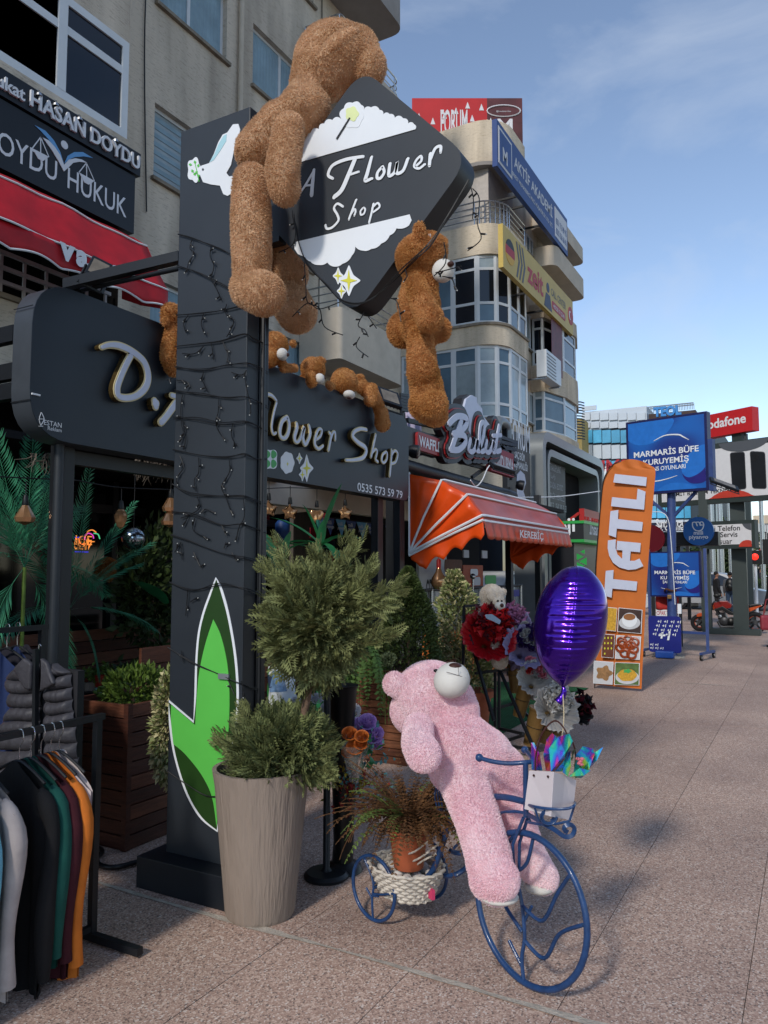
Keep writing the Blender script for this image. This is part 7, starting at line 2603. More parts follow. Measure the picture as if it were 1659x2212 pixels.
for X,s_ in ((XA0,1),(XA1,-1)):
 MB().grid(cheek(X,s_),36,12).build('cheek',m_or_aw,AW,smooth=60,solid=.004)
 # hanging scalloped side flap
 def flap(u,v,X=X,s_=s_):
  y,z = PV[0] + (2.95 - PV[0]) * u,PV[1] + (2.11 - PV[1]) * u
  drop = .26 * (1 - u) + .23 * u
  tipz = drop * (1 - .30 * abs(math.sin(u * PI * 4.0 + .6)))
  k = 1 if u > .12 else u / .12
  return (X - s_ * (.012 * math.sin(u * 21) * v),y - .02 * v,z - tipz * v * (0.35 + .65 * k))
 MB().grid(flap,60,5).build('side_flap',m_or_aw,AW,smooth=60,solid=.004)
def vfront(u,v):
 x = XA0 + (XA1 - XA0) * u
 sc = .045 * abs(math.sin(u * PI * 15))
 return (x,2.95 - .05 * v + .016 * math.sin(u * 15 * 2 * PI) * v,2.11 - (.24 - .045 + sc) * v)
MB().grid(vfront,180,5).build('valance',m_or_dk,AW,smooth=60,solid=.004)
b = MB()
pp = [(3.41,2.505),(3.115,2.335),(2.95,2.11)]
for k,(y,z) in enumerate(pp):
 b.tube([(XA0 - .012,PV[0],PV[1]),(XA0 - .05,(PV[0] + y) / 2,(PV[1] + z) / 2),(XA0 - .012,y,z + .01),(XA0 + .05,y - .004,z + .012),(XA1,y - .004,z + .012)],.014,5)
b.tube([(XA0 - .012,PV[0],PV[1] - .03),(XA0 - .03,3.37,1.9),(XA0 - .012,2.945,2.07),(XA0 + .05,2.94,2.065),(XA1,2.94,2.065)],.013,5)
b.tube([(XA0 - .01,YW,1.72),(XA0 - .01,YW,2.62)],.012,5)
b.build('piping',m_pw,AW,smooth=60)
Pk = PY(2.885)
a,c_ = Pk.px(*ZR(1500,1500,2400,2400)(1010,1140)),Pk.px(*ZR(1500,1500,2400,2400)(1180,1180))
text('lettering','KEREBİÇ',Pk,a[0],1.905,m_pw,AW,width=c_[0] - a[0],height=.135,bold=.02,w=.0)
# steel shop structure with the script sign
z6 = ZR(1500,1500,2400,2400)
SG = thing('steel_structure','black steel frame and roll tube above the orange awning','frame',(9,3.9,0))
MB().cyl((7.3,3.86,2.70),(10.95,3.86,2.66),.075,seg=14).build('roll_tube',m_black,SG,smooth=50)
for x in (7.3,11.0,12.4):
 MB().box((x,3.95,1.4),(.11,.09,2.8)).build('post',m_black,SG)
for (x0,y0,x1,y1) in ((190,285,980,470),(200,375,980,500),(430,545,960,690),(850,400,985,450),(860,470,980,590)):
 MB().bar(gy(*z6(x0,y0),3.85),gy(*z6(x1,y1),3.85),.04,.05).build('rail',m_black,SG)
for (x0,y0,x1,y1) in ((150,90,155,330),(940,500,945,720),(850,560,980,440),(660,700,800,600)):
 MB().bar(gy(*z6(x0,y0),3.88),gy(*z6(x1,y1),3.88),.04,.04).build('strut',m_black,SG)
for k in range(6):
 MB().bar(gy(*z6(140,95 + k * 22),3.84),gy(*z6(195,108 + k * 22),3.84),.02,.03).build('vent_slat',m_black,SG)
for (x,y) in ((232,510),(1005,755)):
 p = gy(*z6(x,y),3.72)
 o = thing('spot_lamp','round black spot lamp on the frame ' + ('left of the waffle sign' if x < 500 else 'right of the orange awning tube'),'lamp',p)
 MB().lathe([(0,-.05),(.05,-.05),(.075,0),(.075,.06),(.06,.07),(0,.065)],p,16,axis=(.3,-1,-.2)).build('housing',m_black,o,smooth=40)
 MB().lathe([(0,.068),(.055,.07)],p,14,axis=(.3,-1,-.2)).build('lens',M('lamp_lens'),o)
BU = thing('script_shop_sign','white script cut-out sign with cloud outline above the orange awning','sign',gy(*z6(640,540),3.7))
PBu = PY(3.70)
LET = [[W([(470,310),(530,260),(590,270),(600,310),(560,360),(500,385)],34),W([(560,290),(520,400),(490,490)],40),W([(520,390),(580,400),(590,450),(540,500),(480,500)],34)],
 [W([(625,430),(612,500),(640,515),(665,480),(675,430),(668,500),(690,510)],26)],[W([(690,500),(720,400),(725,310),(700,320),(690,430),(700,510),(730,505)],26)],
 [W([(745,440),(735,505),(760,520),(785,480),(795,440),(788,510),(805,515)],24)],[W([(835,330),(815,440),(812,510),(845,505)],26),W([(790,400),(850,395)],20)]]
m_bred,m_bk = M('sign_red','#8a2326',.4,var=.05),M('sign_charcoal','#1a1b20',.4,var=.05)
def clip_strokes(extra,w0,w1,mat,nm):
 b = MB()
 i = 0
 for L_ in LET:
  for st in px_strokes(PBu,z6,L_):
   b.pstroke(PBu,[(u,v,w_ + extra) for u,v,w_ in st],w0,w1 - .0009 * i)
   i += 1
 return b.build(nm,mat,BU)
clip_strokes(.26,-.10,0.0,m_bk,'backing')
clip_strokes(.15,0.001,.018,m_bred,'red_outline')
clip_strokes(.12,0.018,.036,m_bk,'dark_outline')
for L_ in LET:
 b = MB()
 for i,st in enumerate(px_strokes(PBu,z6,L_)):
  b.pstroke(PBu,[(u,v,w_ + .02) for u,v,w_ in st],.036,.052 - .0012 * i)
 b.build('letter',m_lav,BU)
cl_ = [(560,330),(575,215),(610,190),(625,130),(665,102),(700,120),(705,160),(740,200),(745,250),(790,310),(820,370),(760,420),(640,430)]
MB().ppoly(PBu,[PBu.px(*z6(x - 12,y - 8)) for x,y in cl_],-.16,-.04).build('cloud_backing',m_bk,BU)
MB().ppoly(PBu,[PBu.px(*z6(*p)) for p in cl_],-.04,-.01).build('cloud',m_lav,BU)
WA = thing('waffle_sign','small red sign reading waffle left of the script sign','sign',gy(*z6(350,500),3.75))
PWa = PY(3.74)
a,c_ = PWa.px(*z6(275,480)),PWa.px(*z6(430,505))
hh = PWa.px(*z6(280,375))[1] - PWa.px(*z6(280,455))[1]
MB().pbox(PWa,a[0] - .25,c_[0] + .02,a[1] - .04,a[1] + hh + .08,-.12,-.03).build('box',m_bk,WA)
MB().ppoly(PWa,round_poly([(a[0] - .03,a[1] - .03),(c_[0] + .03,a[1] - .03),(c_[0] + .03,a[1] + hh + .05),(a[0] - .03,a[1] + hh + .05)],.05),-.03,0).build('panel',m_bred,WA)
text('lettering','WAFFLE',PWa,a[0],a[1] + .01,m_pw,WA,width=c_[0] - a[0],height=hh,bold=.03)
DO = thing('ice_cream_sign','small red sign lettered in white below the script sign','sign',gy(*z6(880,680),3.75))
a,c_ = PWa.px(*z6(808,625)),PWa.px(*z6(960,680))
hh = .26
MB().pbox(PWa,a[0] - .03,c_[0] + .03,a[1] - .05,a[1] + hh + .03,-.08,0).build('panel',m_bred,DO)
text('lettering','DONDURMA',PWa,a[0],a[1] - .01,m_pw,DO,width=c_[0] - a[0],height=hh * .85,bold=.02)
o = flood('flood_lamp','slim flood lamp on an arm in front of the ice cream sign',gy(*z6(880,630),3.3),.34,.12,(R(30),R(10),R(-30)))
MB().tube(catmull([tuple(gy(*z6(x,y),3.6)) for x,y in ((800,600),(770,640),(735,720),(690,765),(650,720))],5),.008,5).build('cable',m_pw,o)
# washing hung out behind the frame
WS = thing('hanging_cloth','pale lilac washing hanging behind the waffle sign','cloth',gy(*z6(250,560),4.6))
def wsh(u,v):
 p = gy(*z6(190 + 95 * u + 12 * v,225 + 330 * v - 40 * abs(u - .5) * v),4.6)
 return p + Vector((0,.05 * math.sin(u * 14),0))
MB().grid(wsh,20,10).build('sheet',M('lilac_cloth','#a79fb4',.8,var=.1),WS,smooth=60,solid=.003)
# ================================================================== hair clinic portal
FO = thing('clinic_portal','grey shop portal with silver rounded frames and dark text panel','shop front',(17,5,0))
PFo = PY(5.0)
m_silv = M('brushed_silver','#74797b',.35,metal=.35,var=.08,vscale=3)
m_slate = M('slate_panel','#2b3036',.5,var=.12,vscale=2)
def fpx(x,y): return PFo.px(*z6(x,y))
def frame_path(pts,r,wd,w0,w1,nm,mat):
 out = [fpx(*p) for p in pts]
 out = round_poly(out,r,6)[3:-3] if False else out
 path = []
 n = len(out)
 path.append(out[0])
 for i in range(1,n - 1):
  p0,p,p1 = np.array(out[i - 1]),np.array(out[i]),np.array(out[i + 1])
  a,c = (p0 - p) / np.linalg.norm(p0 - p),(p1 - p) / np.linalg.norm(p1 - p)
  s,e = p + a * r,p + c * r
  for k in range(7):
   t = k / 6
   path.append(tuple((1 - t) ** 2 * s + 2 * t * (1 - t) * p + t * t * e))
 path.append(out[-1])
 b = MB()
 b.pstroke(PFo,[(u,v,wd) for u,v in path[:1]] + [(u,v,wd) for u,v in path[1:]],w0,w1,cap=False)
 return b.build(nm,mat,FO)
uL,uR = fpx(1100,430)[0],fpx(1545,620)[0]
vT = (fpx(1110,415)[1] + fpx(1540,600)[1]) / 2
def fr_rect(u0,u1,vt,wd,w0,w1,nm,mat,r=.35):
 path = [(u0,.1)]
 for (cx,cy),(d0,d1) in ((((u0),vt),((0,-1),(1,0))),(((u1),vt),((-1,0),(0,-1)))):
  s,e = (cx + d0[0] * r,cy + d0[1] * r),(cx + d1[0] * r,cy + d1[1] * r)
  for k in range(7):
   t = k / 6
   path.append(((1 - t) ** 2 * s[0] + 2 * t * (1 - t) * cx + t * t * e[0],(1 - t) ** 2 * s[1] + 2 * t * (1 - t) * cy + t * t * e[1]))
 path.append((u1,.1))
 b = MB()
 n = len(path)
 vs,fs = [],[]
 for i in range(n):
  a,c = path[max(i - 1,0)],path[min(i + 1,n - 1)]
  dx,dy = c[0] - a[0],c[1] - a[1]
  l = math.hypot(dx,dy)
  nx,ny = -dy / l * wd / 2,dx / l * wd / 2
  u,v = path[i]
  vs += [PFo.p(u + nx,v + ny,w1),PFo.p(u - nx,v - ny,w1),PFo.p(u + nx,v + ny,w0),PFo.p(u - nx,v - ny,w0)]
 for i in range(n - 1):
  a,c = 4 * i,4 * i + 4
  fs += [(a,a + 1,c + 1,c),(a + 2,c + 2,c + 3,a + 3),(a,c,c + 2,a + 2),(a + 1,a + 3,c + 3,c + 1)]
 b.add(vs,fs)
 return b.build(nm,mat,FO,smooth=35)
fr_rect(uL,uR,vT,.20,-.4,.25,'outer_frame',m_silv)
uL2,vT2 = fpx(1150,540)[0],fpx(1170,525)[1]
fr_rect(uL2,uR - .35,vT2,.15,-.3,.20,'inner_frame',m_silv,.3)
MB().pbox(PFo,uL + .9,uR - .1,.1,vT - .1,-.45,-.38).build('back_panel',m_slate,FO)
n = 26
for k in range(n):
 u = uL + .6 + (uR - uL - .8) * k / n
 MB().pbox(PFo,u,u + .12,vT2 + .12,vT - .16,-.36,.1).build('slat',m_slate,FO)
ub = fpx(1345,800)[0]
MB().pbox(PFo,uL2 + .1,ub,fpx(1250,1000)[1],vT2 - .1,-.36,-.02).build('text_panel',m_slate,FO)
MB().pbox(PFo,ub,uR - .45,.1,vT2 - .1,-.36,-.30).build('opening',m_dark,FO)
m_dim = M('print_dim','#a9adb3',.5)
for s,x,y,x1 in (('HAIR TRANSPLANT',1190,632,1305),('زراعة الشعر',1200,700,1265),('ПЕРЕСАДКА ВОЛОС',1195,770,1320),('GÜZELLİK MERKEZİ',1195,840,1330),('0540 903 30 33   0540 200 30 33',1170,915,1345)):
 Pq = Pl(PFo.p(0,0,-.018),PFo.U,PFo.V,PFo.N)
 a,c_ = Pq.px(*z6(x,y)),Pq.px(*z6(x1,y + 30))
 text('lettering',s,Pq,a[0],a[1],m_dim,FO,width=c_[0] - a[0],height=.16,w=.003)
 q = Pq.px(*z6(x - 14,y - 12))
 MB().ppoly(Pq,disc(Pq,(q[0] - .05,a[1] + .08),.06,0,0,10),0.001,.004).build('bullet',m_dim,FO)
FO2 = thing('clinic_sign','dark vertical clinic sign with white capitals beside the portal','sign',gy(*z6(1000,850),5.0))
PF2 = PY(4.9)
a,c_ = PF2.px(*z6(920,870)),PF2.px(*z6(1085,870))
vt = PF2.px(*z6(925,345))[1]
MB().pbox(PF2,a[0],c_[0],PF2.px(*z6(1000,870))[1],vt,-.1,0).build('panel',m_navy,FO2)
for s,x0,x1,yb,h in (('FORUM',935,1080,470,.55),('SAÇ EKİM',970,1042,570,.22),('DANIŞMANLIĞI',925,1062,625,.22)):
 u0_,v0_ = PF2.px(*z6(x0,yb))
 u1_ = PF2.px(*z6(x1,yb))[0]
 text('lettering',s,PF2,u0_,v0_,m_pw,FO2,width=u1_ - u0_,height=h,bold=.02)
MB().ppoly(PF2,[PF2.px(*z6(x,y)) for x,y in ((985,680),(1010,650),(1040,680),(1050,740),(1030,800),(1050,860),(990,860),(985,780))],.001,.01).build('head_print',m_lav,FO2)
MB().tube(catmull([tuple(gy(*z6(x,y),4.95)) for x,y in ((838,470),(842,310),(880,300),(910,340),(912,420),(905,560))],4),.10,8).build('white_arch',m_silv,FO2,smooth=60)
# ------------------------------------------------------------------ black kiosk with green light lines
KI = thing('phone_kiosk','black kiosk with green light lines behind the purple balloon','kiosk',(17.5,4.4,0))
zK = ZR(2200,1850,2600,2400,1609)
XK = 16.6
PK = PX(XK)
a,c_ = PK.px(*z6(1285,1050)),PK.px(*z6(1470,1050))
vt,vb_ = PK.px(*z6(1400,1035))[1],PK.px(*z6(1400,1150))[1]
kd = 3.0
MB().pbox(PK,a[0] - .6,c_[0],vb_,vt,-kd,0).build('fascia',m_black,KI)
MB().pbox(PK,a[0] - .6,c_[0] - .25,.02,vb_ - .02,-kd + .3,-.12).build('body',m_bk,KI)
m_led = M('led_green','#23803a',.4,var=0,emit='#23803a',estr=.25)
for v in (vt + .0,vb_ - .06):
 MB().pbox(PK,a[0] - .62,c_[0] + .02,v,v + .06,-kd,.03).build('light_line',m_led,KI)
text('lettering','Teknoloji',PK,PK.px(*z6(1410,1120))[0],PK.px(*z6(1400,1128))[1],m_pw,KI,height=.42,bold=.02,align='R')
PK2 = PY(PK.p(c_[0],0).y)
text('lettering','İhsan',PK2,XK + .5,vb_ + .12,m_pw,KI,height=.38,bold=.02)
for k,(x,y,s_) in enumerate(((355,1295,1),(320,1375,1.5),(360,1450,1.7),(330,1520,1.7))):
 u,v = PK.px(*zK(x,y))
 r_ = .05 * s_
 sg = 1 if k % 2 else -1
 MB().ppoly(PK,[(u + sg * r_,v),(u - sg * r_,v + r_),(u - sg * r_,v - r_)],-.115,-.10).build('arrow',m_led,KI)
PR3 = PX(17.2)
a,c_ = PR3.px(*z6(1440,1030)),PR3.px(*z6(1475,925))
RD = thing('red_cabinet','red ribbed metal box standing on the black kiosk roof','box',PR3.p(a[0],a[1]))
MB().pbox(PR3,a[0],c_[0] + .0,a[1],c_[1],-2.2,0).build('box_body',M('red_metal','#a01c1c',.45,var=.1),RD)
for k in range(10):
 y0_ = PR3.p(c_[0],0).y
 MB().box((17.3 + k * .21,y0_ - .01,(a[1] + c_[1]) / 2 - .05),(.05,.03,c_[1] - a[1] - .25)).build('rib',M('red_metal'),RD)
MB().bar(PR3.p(a[0],c_[1] - .1),PR3.p(PR3.px(*z6(1340,1030))[0],vt + .05),.06,.06).build('brace',M('red_metal'),RD)
# ================================================================== feather flag
FL = thing('feather_flag','tall orange feather flag with white vertical letters and dessert photos','flag',gz(1285,1490))
PFl = PX(10.3)
m_flag = M('orange_flag','#c26a2c',.7,var=.10,vscale=3,bump=.1,bscale=8,transl=.15)
LE = catmull([(1281,1480),(1283,1380),(1284,1240),(1288.7,1165),(1297,1069),(1301,1039),(1310,1017),(1322,1002)],5)
RE = catmull([(1385,1489),(1391,1360),(1398,1233),(1406,1130),(1412,1060),(1415,1025),(1414,1014),(1412,1009)],5)
def flg(u,v):
 i = min(int(v * (len(LE) - 1)),len(LE) - 2)
 a = v * (len(LE) - 1) - i
 l = (LE[i][0] * (1 - a) + LE[i + 1][0] * a,LE[i][1] * (1 - a) + LE[i + 1][1] * a)
 r = (RE[i][0] * (1 - a) + RE[i + 1][0] * a,RE[i][1] * (1 - a) + RE[i + 1][1] * a)
 x,y = l[0] + (r[0] - l[0]) * u,l[1] + (r[1] - l[1]) * u - max(0,v - .96) / .04 * 14 * math.sin(PI * u)
 uu,vv = PFl.px(x,y)
 wob = .006 * math.sin(u * 5 + v * 9) + max(0,v - .86) * .12 * math.sin(u * 16 + v * 30) + (.05 * (1 - u) ** 2)
 return PFl.p(uu,vv,-.03 - wob)
MB().grid(flg,24,70).build('cloth',m_flag,FL,smooth=70)
MB().tube([PFl.p(*PFl.px(x,y),-.06) for x,y in [(1282,1525),(1283,1400),*LE[8:],(1345,990),(1390,1000)]],.007,6).build('pole',m_black,FL)
for pts in ([(890,65),(1395,118),(1383,258),(865,198)],[(845,432),(1235,472),(1250,298),(1375,345),(1352,632),(830,575)],
   [(820,655),(945,635),(940,780),(1332,828),(1318,970),(920,930),(908,1072),(790,1030)],
   [(780,1118),(905,1100),(900,1240),(930,1340),(1005,1410),(1010,1275),(915,1268),(925,1125),(1300,1160),(1288,1305),(1140,1292),(1128,1440),(1200,1440),(1280,1405),(1340,1525),(1220,1575),(1100,1585),(960,1545),(860,1470),(800,1360),(775,1240)],
   [(745,1600),(870,1585),(862,1730),(1245,1770),(1230,1915),(850,1880),(838,2025),(720,1990)]):
 b = MB()
 pxpoly(b,PFl,zK,pts,.0,.003)
 b.build('letter',m_lav,FL)
zW = ZR(2200,1500,3024,2700,1519)
m_br = M('photo_brown','#5d3322',.6,var=.4,vscale=9)
m_dkp = M('photo_dark','#3b2a26',.6,var=.3,vscale=6)
m_yd = M('photo_noodle','#b98f2e',.6,var=.3,vscale=40)
m_gpl = M('photo_plate','#b5b7bb',.5,var=.05)
def photo(q,mat):
 b = MB()
 pxpoly(b.mat(0),PFl,zW,q,.0,.002)
 c0 = (sum(p[0] for p in q) / 4,sum(p[1] for p in q) / 4)
 pxpoly(b.mat(1),PFl,zW,[(c0[0] + (x - c0[0]) * .95,c0[1] + (y - c0[1]) * .96) for x,y in q],.002,.004)
 b.build('photo_print',[m_pw,mat],FL)
def pblob(cx,cy,rx,ry,mat,w,lob=2,amp=0,nm='photo_detail'):
 b = MB()
 pxpoly(b,PFl,zW,blob(cx,cy,rx,ry,lob,amp,24),w,w + .002)
 b.build(nm,mat,FL)
photo([(435,1645),(608,1662),(600,1835),(425,1820)],m_dkp)
pblob(515,1755,78,48,m_gpl,.005)
pblob(515,1735,55,52,m_pw,.008)
pblob(515,1712,44,24,M('photo_coffee','#8a5a34',.6),.011)
photo([(418,1845),(598,1855),(588,2025),(408,2015)],m_gpl)
for x,y in ((460,1890),(505,1880),(550,1895),(450,1935),(500,1930),(545,1945),(480,1975),(530,1985),(470,1910),(525,1915)):
 q = PFl.px(*zW(x,y))
 b = MB()
 b.tube([PFl.p(q[0] + .055 * math.cos(t * PI / 8),q[1] + .05 * math.sin(t * PI / 8),.012) for t in range(16)],.016,5,closed=True)
 b.build('photo_detail',M('photo_syrup','#8a3c1a',.35,var=.2),FL)
photo([(408,2042),(588,2048),(585,2210),(402,2205)],M('photo_green','#4d6434',.6,var=.4,vscale=12))
pblob(498,2150,85,50,m_gpl,.005)
pblob(498,2135,70,44,m_yd,.008,6,.04)
pblob(500,2105,28,14,m_grn,.011,5,.2)
photo([(345,1640),(425,1648),(415,1818),(340,1810)],m_yd)
photo([(318,1835),(408,1842),(398,2012),(310,2005)],m_br)
photo([(255,2030),(398,2040),(390,2205),(250,2195)],m_gpl)
pblob(330,2120,55,50,M('photo_tan','#8d6a45',.6,var=.4,vscale=20),.005,5,.2)
for k in range(10):
 pblob(335 + (k % 3) * 24,1865 + (k // 3) * 38,5,8,m_yl,.005)
# ================================================================== blue kiosk boards
def plane3(bl,br,xl,xr):
 a,c = gx(*bl,xl),gx(*br,xr)
 U = Vector((c.x - a.x,c.y - a.y,0))
 N_ = Vector((U.y,-U.x,0)).normalized()
 if N_.x > 0:
  N_ = -N_
 return Pl((a.x,a.y,0),U,(0,0,1),N_)
def blue_mat(name):
 m = bpy.data.materials.new(name)
 m.use_nodes = True
 N,L = m.node_tree.nodes,m.node_tree.links
 b = N['Principled BSDF']
 b.inputs['Roughness'].default_value = .35
 tc = N.new('ShaderNodeTexCoord')
 n = N.new('ShaderNodeTexNoise')
 n.inputs['Scale'].default_value = 1.1
 n.inputs['Detail'].default_value = 0
 n.inputs['Distortion'].default_value = 1.0
 L.new(tc.outputs['Object'],n.inputs['Vector'])
 r = N.new('ShaderNodeValToRGB')
 r.color_ramp.interpolation = 'B_SPLINE'
 r.color_ramp.elements[0].position,r.color_ramp.elements[0].color = .35,(*lin('#1c1f66'),1)
 r.color_ramp.elements[1].position,r.color_ramp.elements[1].color = .6,(*lin('#1b5fae'),1)
 L.new(n.outputs['Fac'],r.inputs['Fac'])
 L.new(r.outputs['Color'],b.inputs['Base Color'])
 return m
m_mb = blue_mat('board_blue')
m_bf = M('board_frame','#1a1f4d',.4,var=.1)
m_bpole = M('pole_blue','#2f4272',.5,var=.2,vscale=10)
def marmaris(o,P,tl,tr,br,bl,thick):
 A,B,C_,D_ = P.px(*bl),P.px(*br),P.px(*tr),P.px(*tl)
 u0_,u1_ = (A[0] + D_[0]) / 2,(B[0] + C_[0]) / 2
 v0_,v1_ = (A[1] + B[1]) / 2,(C_[1] + D_[1]) / 2
 w_,h_ = u1_ - u0_,v1_ - v0_
 MB().pbox(P,u0_,u1_,v0_,v1_,-thick,0).build('frame',m_bf,o)
 MB().pbox(P,u0_ + .03 * w_,u1_ - .03 * w_,v0_ + .03 * h_,v1_ - .03 * h_,.001,.006).build('printed_face',m_mb,o)
 m_vio,m_mid = M('board_violet','#25206b',.4),M('board_light','#2368b8',.4)
 for pts,mm in (([(.72,.42),(.97,.58),(.97,.30),(.80,.18),(.70,.24)],m_mid),([(.70,.22),(.78,.32),(.95,.30),(.97,.12),(.8,.1)],m_vio),([(.4,.03),(.55,.12),(.75,.1),(.85,.03)],m_mid),([(.03,.97),(.03,.75),(.2,.66),(.45,.72),(.6,.97)],m_mid)):
  q = catmull([(u0_ + w_ * x,v0_ + h_ * y) for x,y in pts],5,closed=True)
  q = [(min(max(x,u0_ + .03 * w_),u1_ - .03 * w_),min(max(y,v0_ + .03 * h_),v1_ - .03 * h_)) for x,y in q]
  MB().ppoly(P,q,.006,.008 + .0007 * pts[0][0]).build('printed_wave',mm,o)
 text('lettering','MARMARİS BÜFE',P,u0_ + w_ * .10,v0_ + h_ * .50,m_pw,o,width=w_ * .80,height=h_ * .105,bold=.02,w=.012)
 text('lettering','KURUYEMİŞ',P,u0_ + w_ * .22,v0_ + h_ * .365,m_pw,o,width=w_ * .56,height=h_ * .12,bold=.02,w=.012)
 text('lettering','ŞANS OYUNLARI',P,u0_ + w_ * .26,v0_ + h_ * .285,m_pw,o,width=w_ * .48,height=h_ * .075,bold=.015,w=.012)
 for pts in ([(.36,.70,.006),(.5,.755,.012),(.66,.745,.016),(.72,.71,.014),(.79,.66,.004)],[(.22,.2,.004),(.36,.165,.012),(.5,.18,.010),(.64,.215,.004)]):
  MB().pstroke(P,[(u0_ + w_ * x,v0_ + h_ * y,t * w_) for x,y,t in pts],.012,.014,cap=False).build('swoosh',m_pw,o)
 return u0_,u1_,v0_,v1_
mp = gz(1452,1420)
MP = thing('pole_sign','large blue kiosk board on a blue pole behind the feather flag','sign',mp)
PM = plane3((1355,1065),(1533,1062),14.75,14.35)
u0_,u1_,v0_,v1_ = marmaris(MP,PM,(1350,905),(1525,897),(1533,1062),(1357,1067),.16)
pu = PM.px(1441,1070)[0]
MB().cyl((mp.x,mp.y,0),PM.p(pu,v0_ + .3,-.2),.085,.075,14).build('pole',m_bpole,MP,smooth=50)
for s_ in (-1,1):
 MB().bar(PM.p(pu,v0_ - .45,-.18),PM.p(pu + s_ * .5,v0_ + .02,-.12),.05,.05).build('brace',m_bpole,MP)
MB().pbox(PM,u1_ + .01,u1_ + .09,v0_ - .02,v1_ - .5,-.1,.02).build('side_channel',m_bpole,MP)
MB().lathe([(.10,0),(.22,0),(.2,.03),(.1,.05)],(mp.x,mp.y,0),14).build('footing',m_cem,MP)
MB().tube([Vector((mp.x,mp.y,1.2)) + Vector((-.1 * math.cos(t * .63),.1 * math.sin(t * .63),.02 * math.sin(t * 2))) for t in range(10)],.018,5,closed=True).build('chain',M('rust','#4a2c1c',.8,var=.3),MP)
MB().box((mp.x - .11,mp.y,1.08),(.03,.07,.07)).build('padlock',m_goldv,MP,bevel=.008)
MB().tube(catmull([tuple(PM.p(pu + x,v0_ + y,.02)) for x,y in ((-.55,-.05),(-.4,-.3),(-.1,-.35),(.02,-.5),(.06,-.9),(.08,-1.4),(.1,-2.0))],5),.007,5).build('cable',m_pw,MP)
pq = gx(1468,1315,14.4)
MB().box(pq,(.06,.06,.17)).build('socket_box',m_pw,MP)
o = flood('flood_lamp','finned flood lamp at the corner of the large blue board',PM.p(u1_ + .35,v0_ + .05,.25),.5,.16,(R(35),R(20),R(-60)))
# board on wheels
RB = thing('wheeled_sign','smaller blue kiosk board on a castered blue stand','sign',gz(1455,1428))
PM2 = plane3((1405,1290),(1514,1288),14.75,14.55)
u0_,u1_,v0_,v1_ = marmaris(RB,PM2,(1403,1193),(1513,1190),(1514,1288),(1405,1291),.1)
for u in (u0_ - .06,u1_ + .05):
 MB().bar(PM2.p(u,.12,-.1),PM2.p(u,v1_ + .05,-.1),.05,.05).build('upright',m_bpole,RB)
 MB().bar(PM2.p(u,.12,-.4),PM2.p(u,.12,.25),.05,.04).build('foot',m_bpole,RB)
 for w_ in (-.38,.23):
  c_ = PM2.p(u,.055,w_)
  wc = MB().lathe([(.02,-.018),(.05,-.016),(.055,0),(.05,.016),(.02,.018)],c_,14,axis=PM2.U).build('caster',m_bp,RB,smooth=40)
  MB().lathe([(0,-.02),(.022,-.02),(.022,.02),(0,.02)],c_,10,axis=PM2.U).build('rim',m_rail,wc)
MB().bar(PM2.p(u0_ - .06,.45,-.1),PM2.p(u1_ + .05,.45,-.1),.045,.045).build('cross_bar',m_bpole,RB)
# little +1 stand and the red banner piece over it
PL1 = thing('plus_one_stand','dark blue plus one pavement sign with foot block','sign',gz(1432,1422))
PM3 = PX(14.45)
a,c_ = PM3.px(1402,1408),PM3.px(1470,1332)
MB().ppoly(PM3,round_poly([(a[0],a[1]),(c_[0],a[1]),(c_[0],c_[1]),(a[0],c_[1])],.06),-.04,0).build('panel',M('plus_blue','#16206f',.4,var=.1),PL1)
MB().pbox(PM3,a[0] + .12,c_[0] - .12,.01,.13,-.3,.1).build('foot_block',M('foot_blue','#1d4a9a',.5),PL1,bevel=.02)
text('lettering','+1',PM3,(a[0] + c_[0]) / 2,a[1] + .22,m_pw,PL1,height=.16,bold=.03,align='C',shear=.2)
for r_ in range(4):
 for k in range(4):
  text('lettering','+1',PM3,a[0] + .10 + .11 * k - .03 * r_ + .06,c_[1] - .12 - .075 * r_,m_pw,PL1,height=.05,bold=.03,shear=.2)
for k in range(5):
 text('lettering','+1',PM3,a[0] + .02 + .085 * (k % 3),a[1] + .05 + .06 * (k // 3),m_pw,PL1,height=.045,bold=.03,shear=.2)
RBN = thing('red_banner','red and white draped banner above the plus one stand','banner',gx(1435,1332,14.9))
PM4 = PX(14.9)
a,c_ = PM4.px(1418,1332),PM4.px(1465,1285)
def rb(u,v): return PM4.p(a[0] + (c_[0] - a[0]) * u,a[1] + .13 + (c_[1] - a[1]) * v,.03 * math.sin(u * 9 + v * 3))
MB().grid(rb,16,8).build('cloth',M('banner_cloth','#a52a26',.7,var=.2),RBN,smooth=60,solid=.004)
MB().pbox(PM4,a[0],c_[0],a[1],a[1] + .13,-.01,.01).build('white_band',m_pw,RBN)
text('lettering','OPAK TEKNO',PM4,a[0] + .01,a[1] + .03,m_pr,RBN,width=c_[0] - a[0] - .02,height=.08,w=.014,bold=.01)
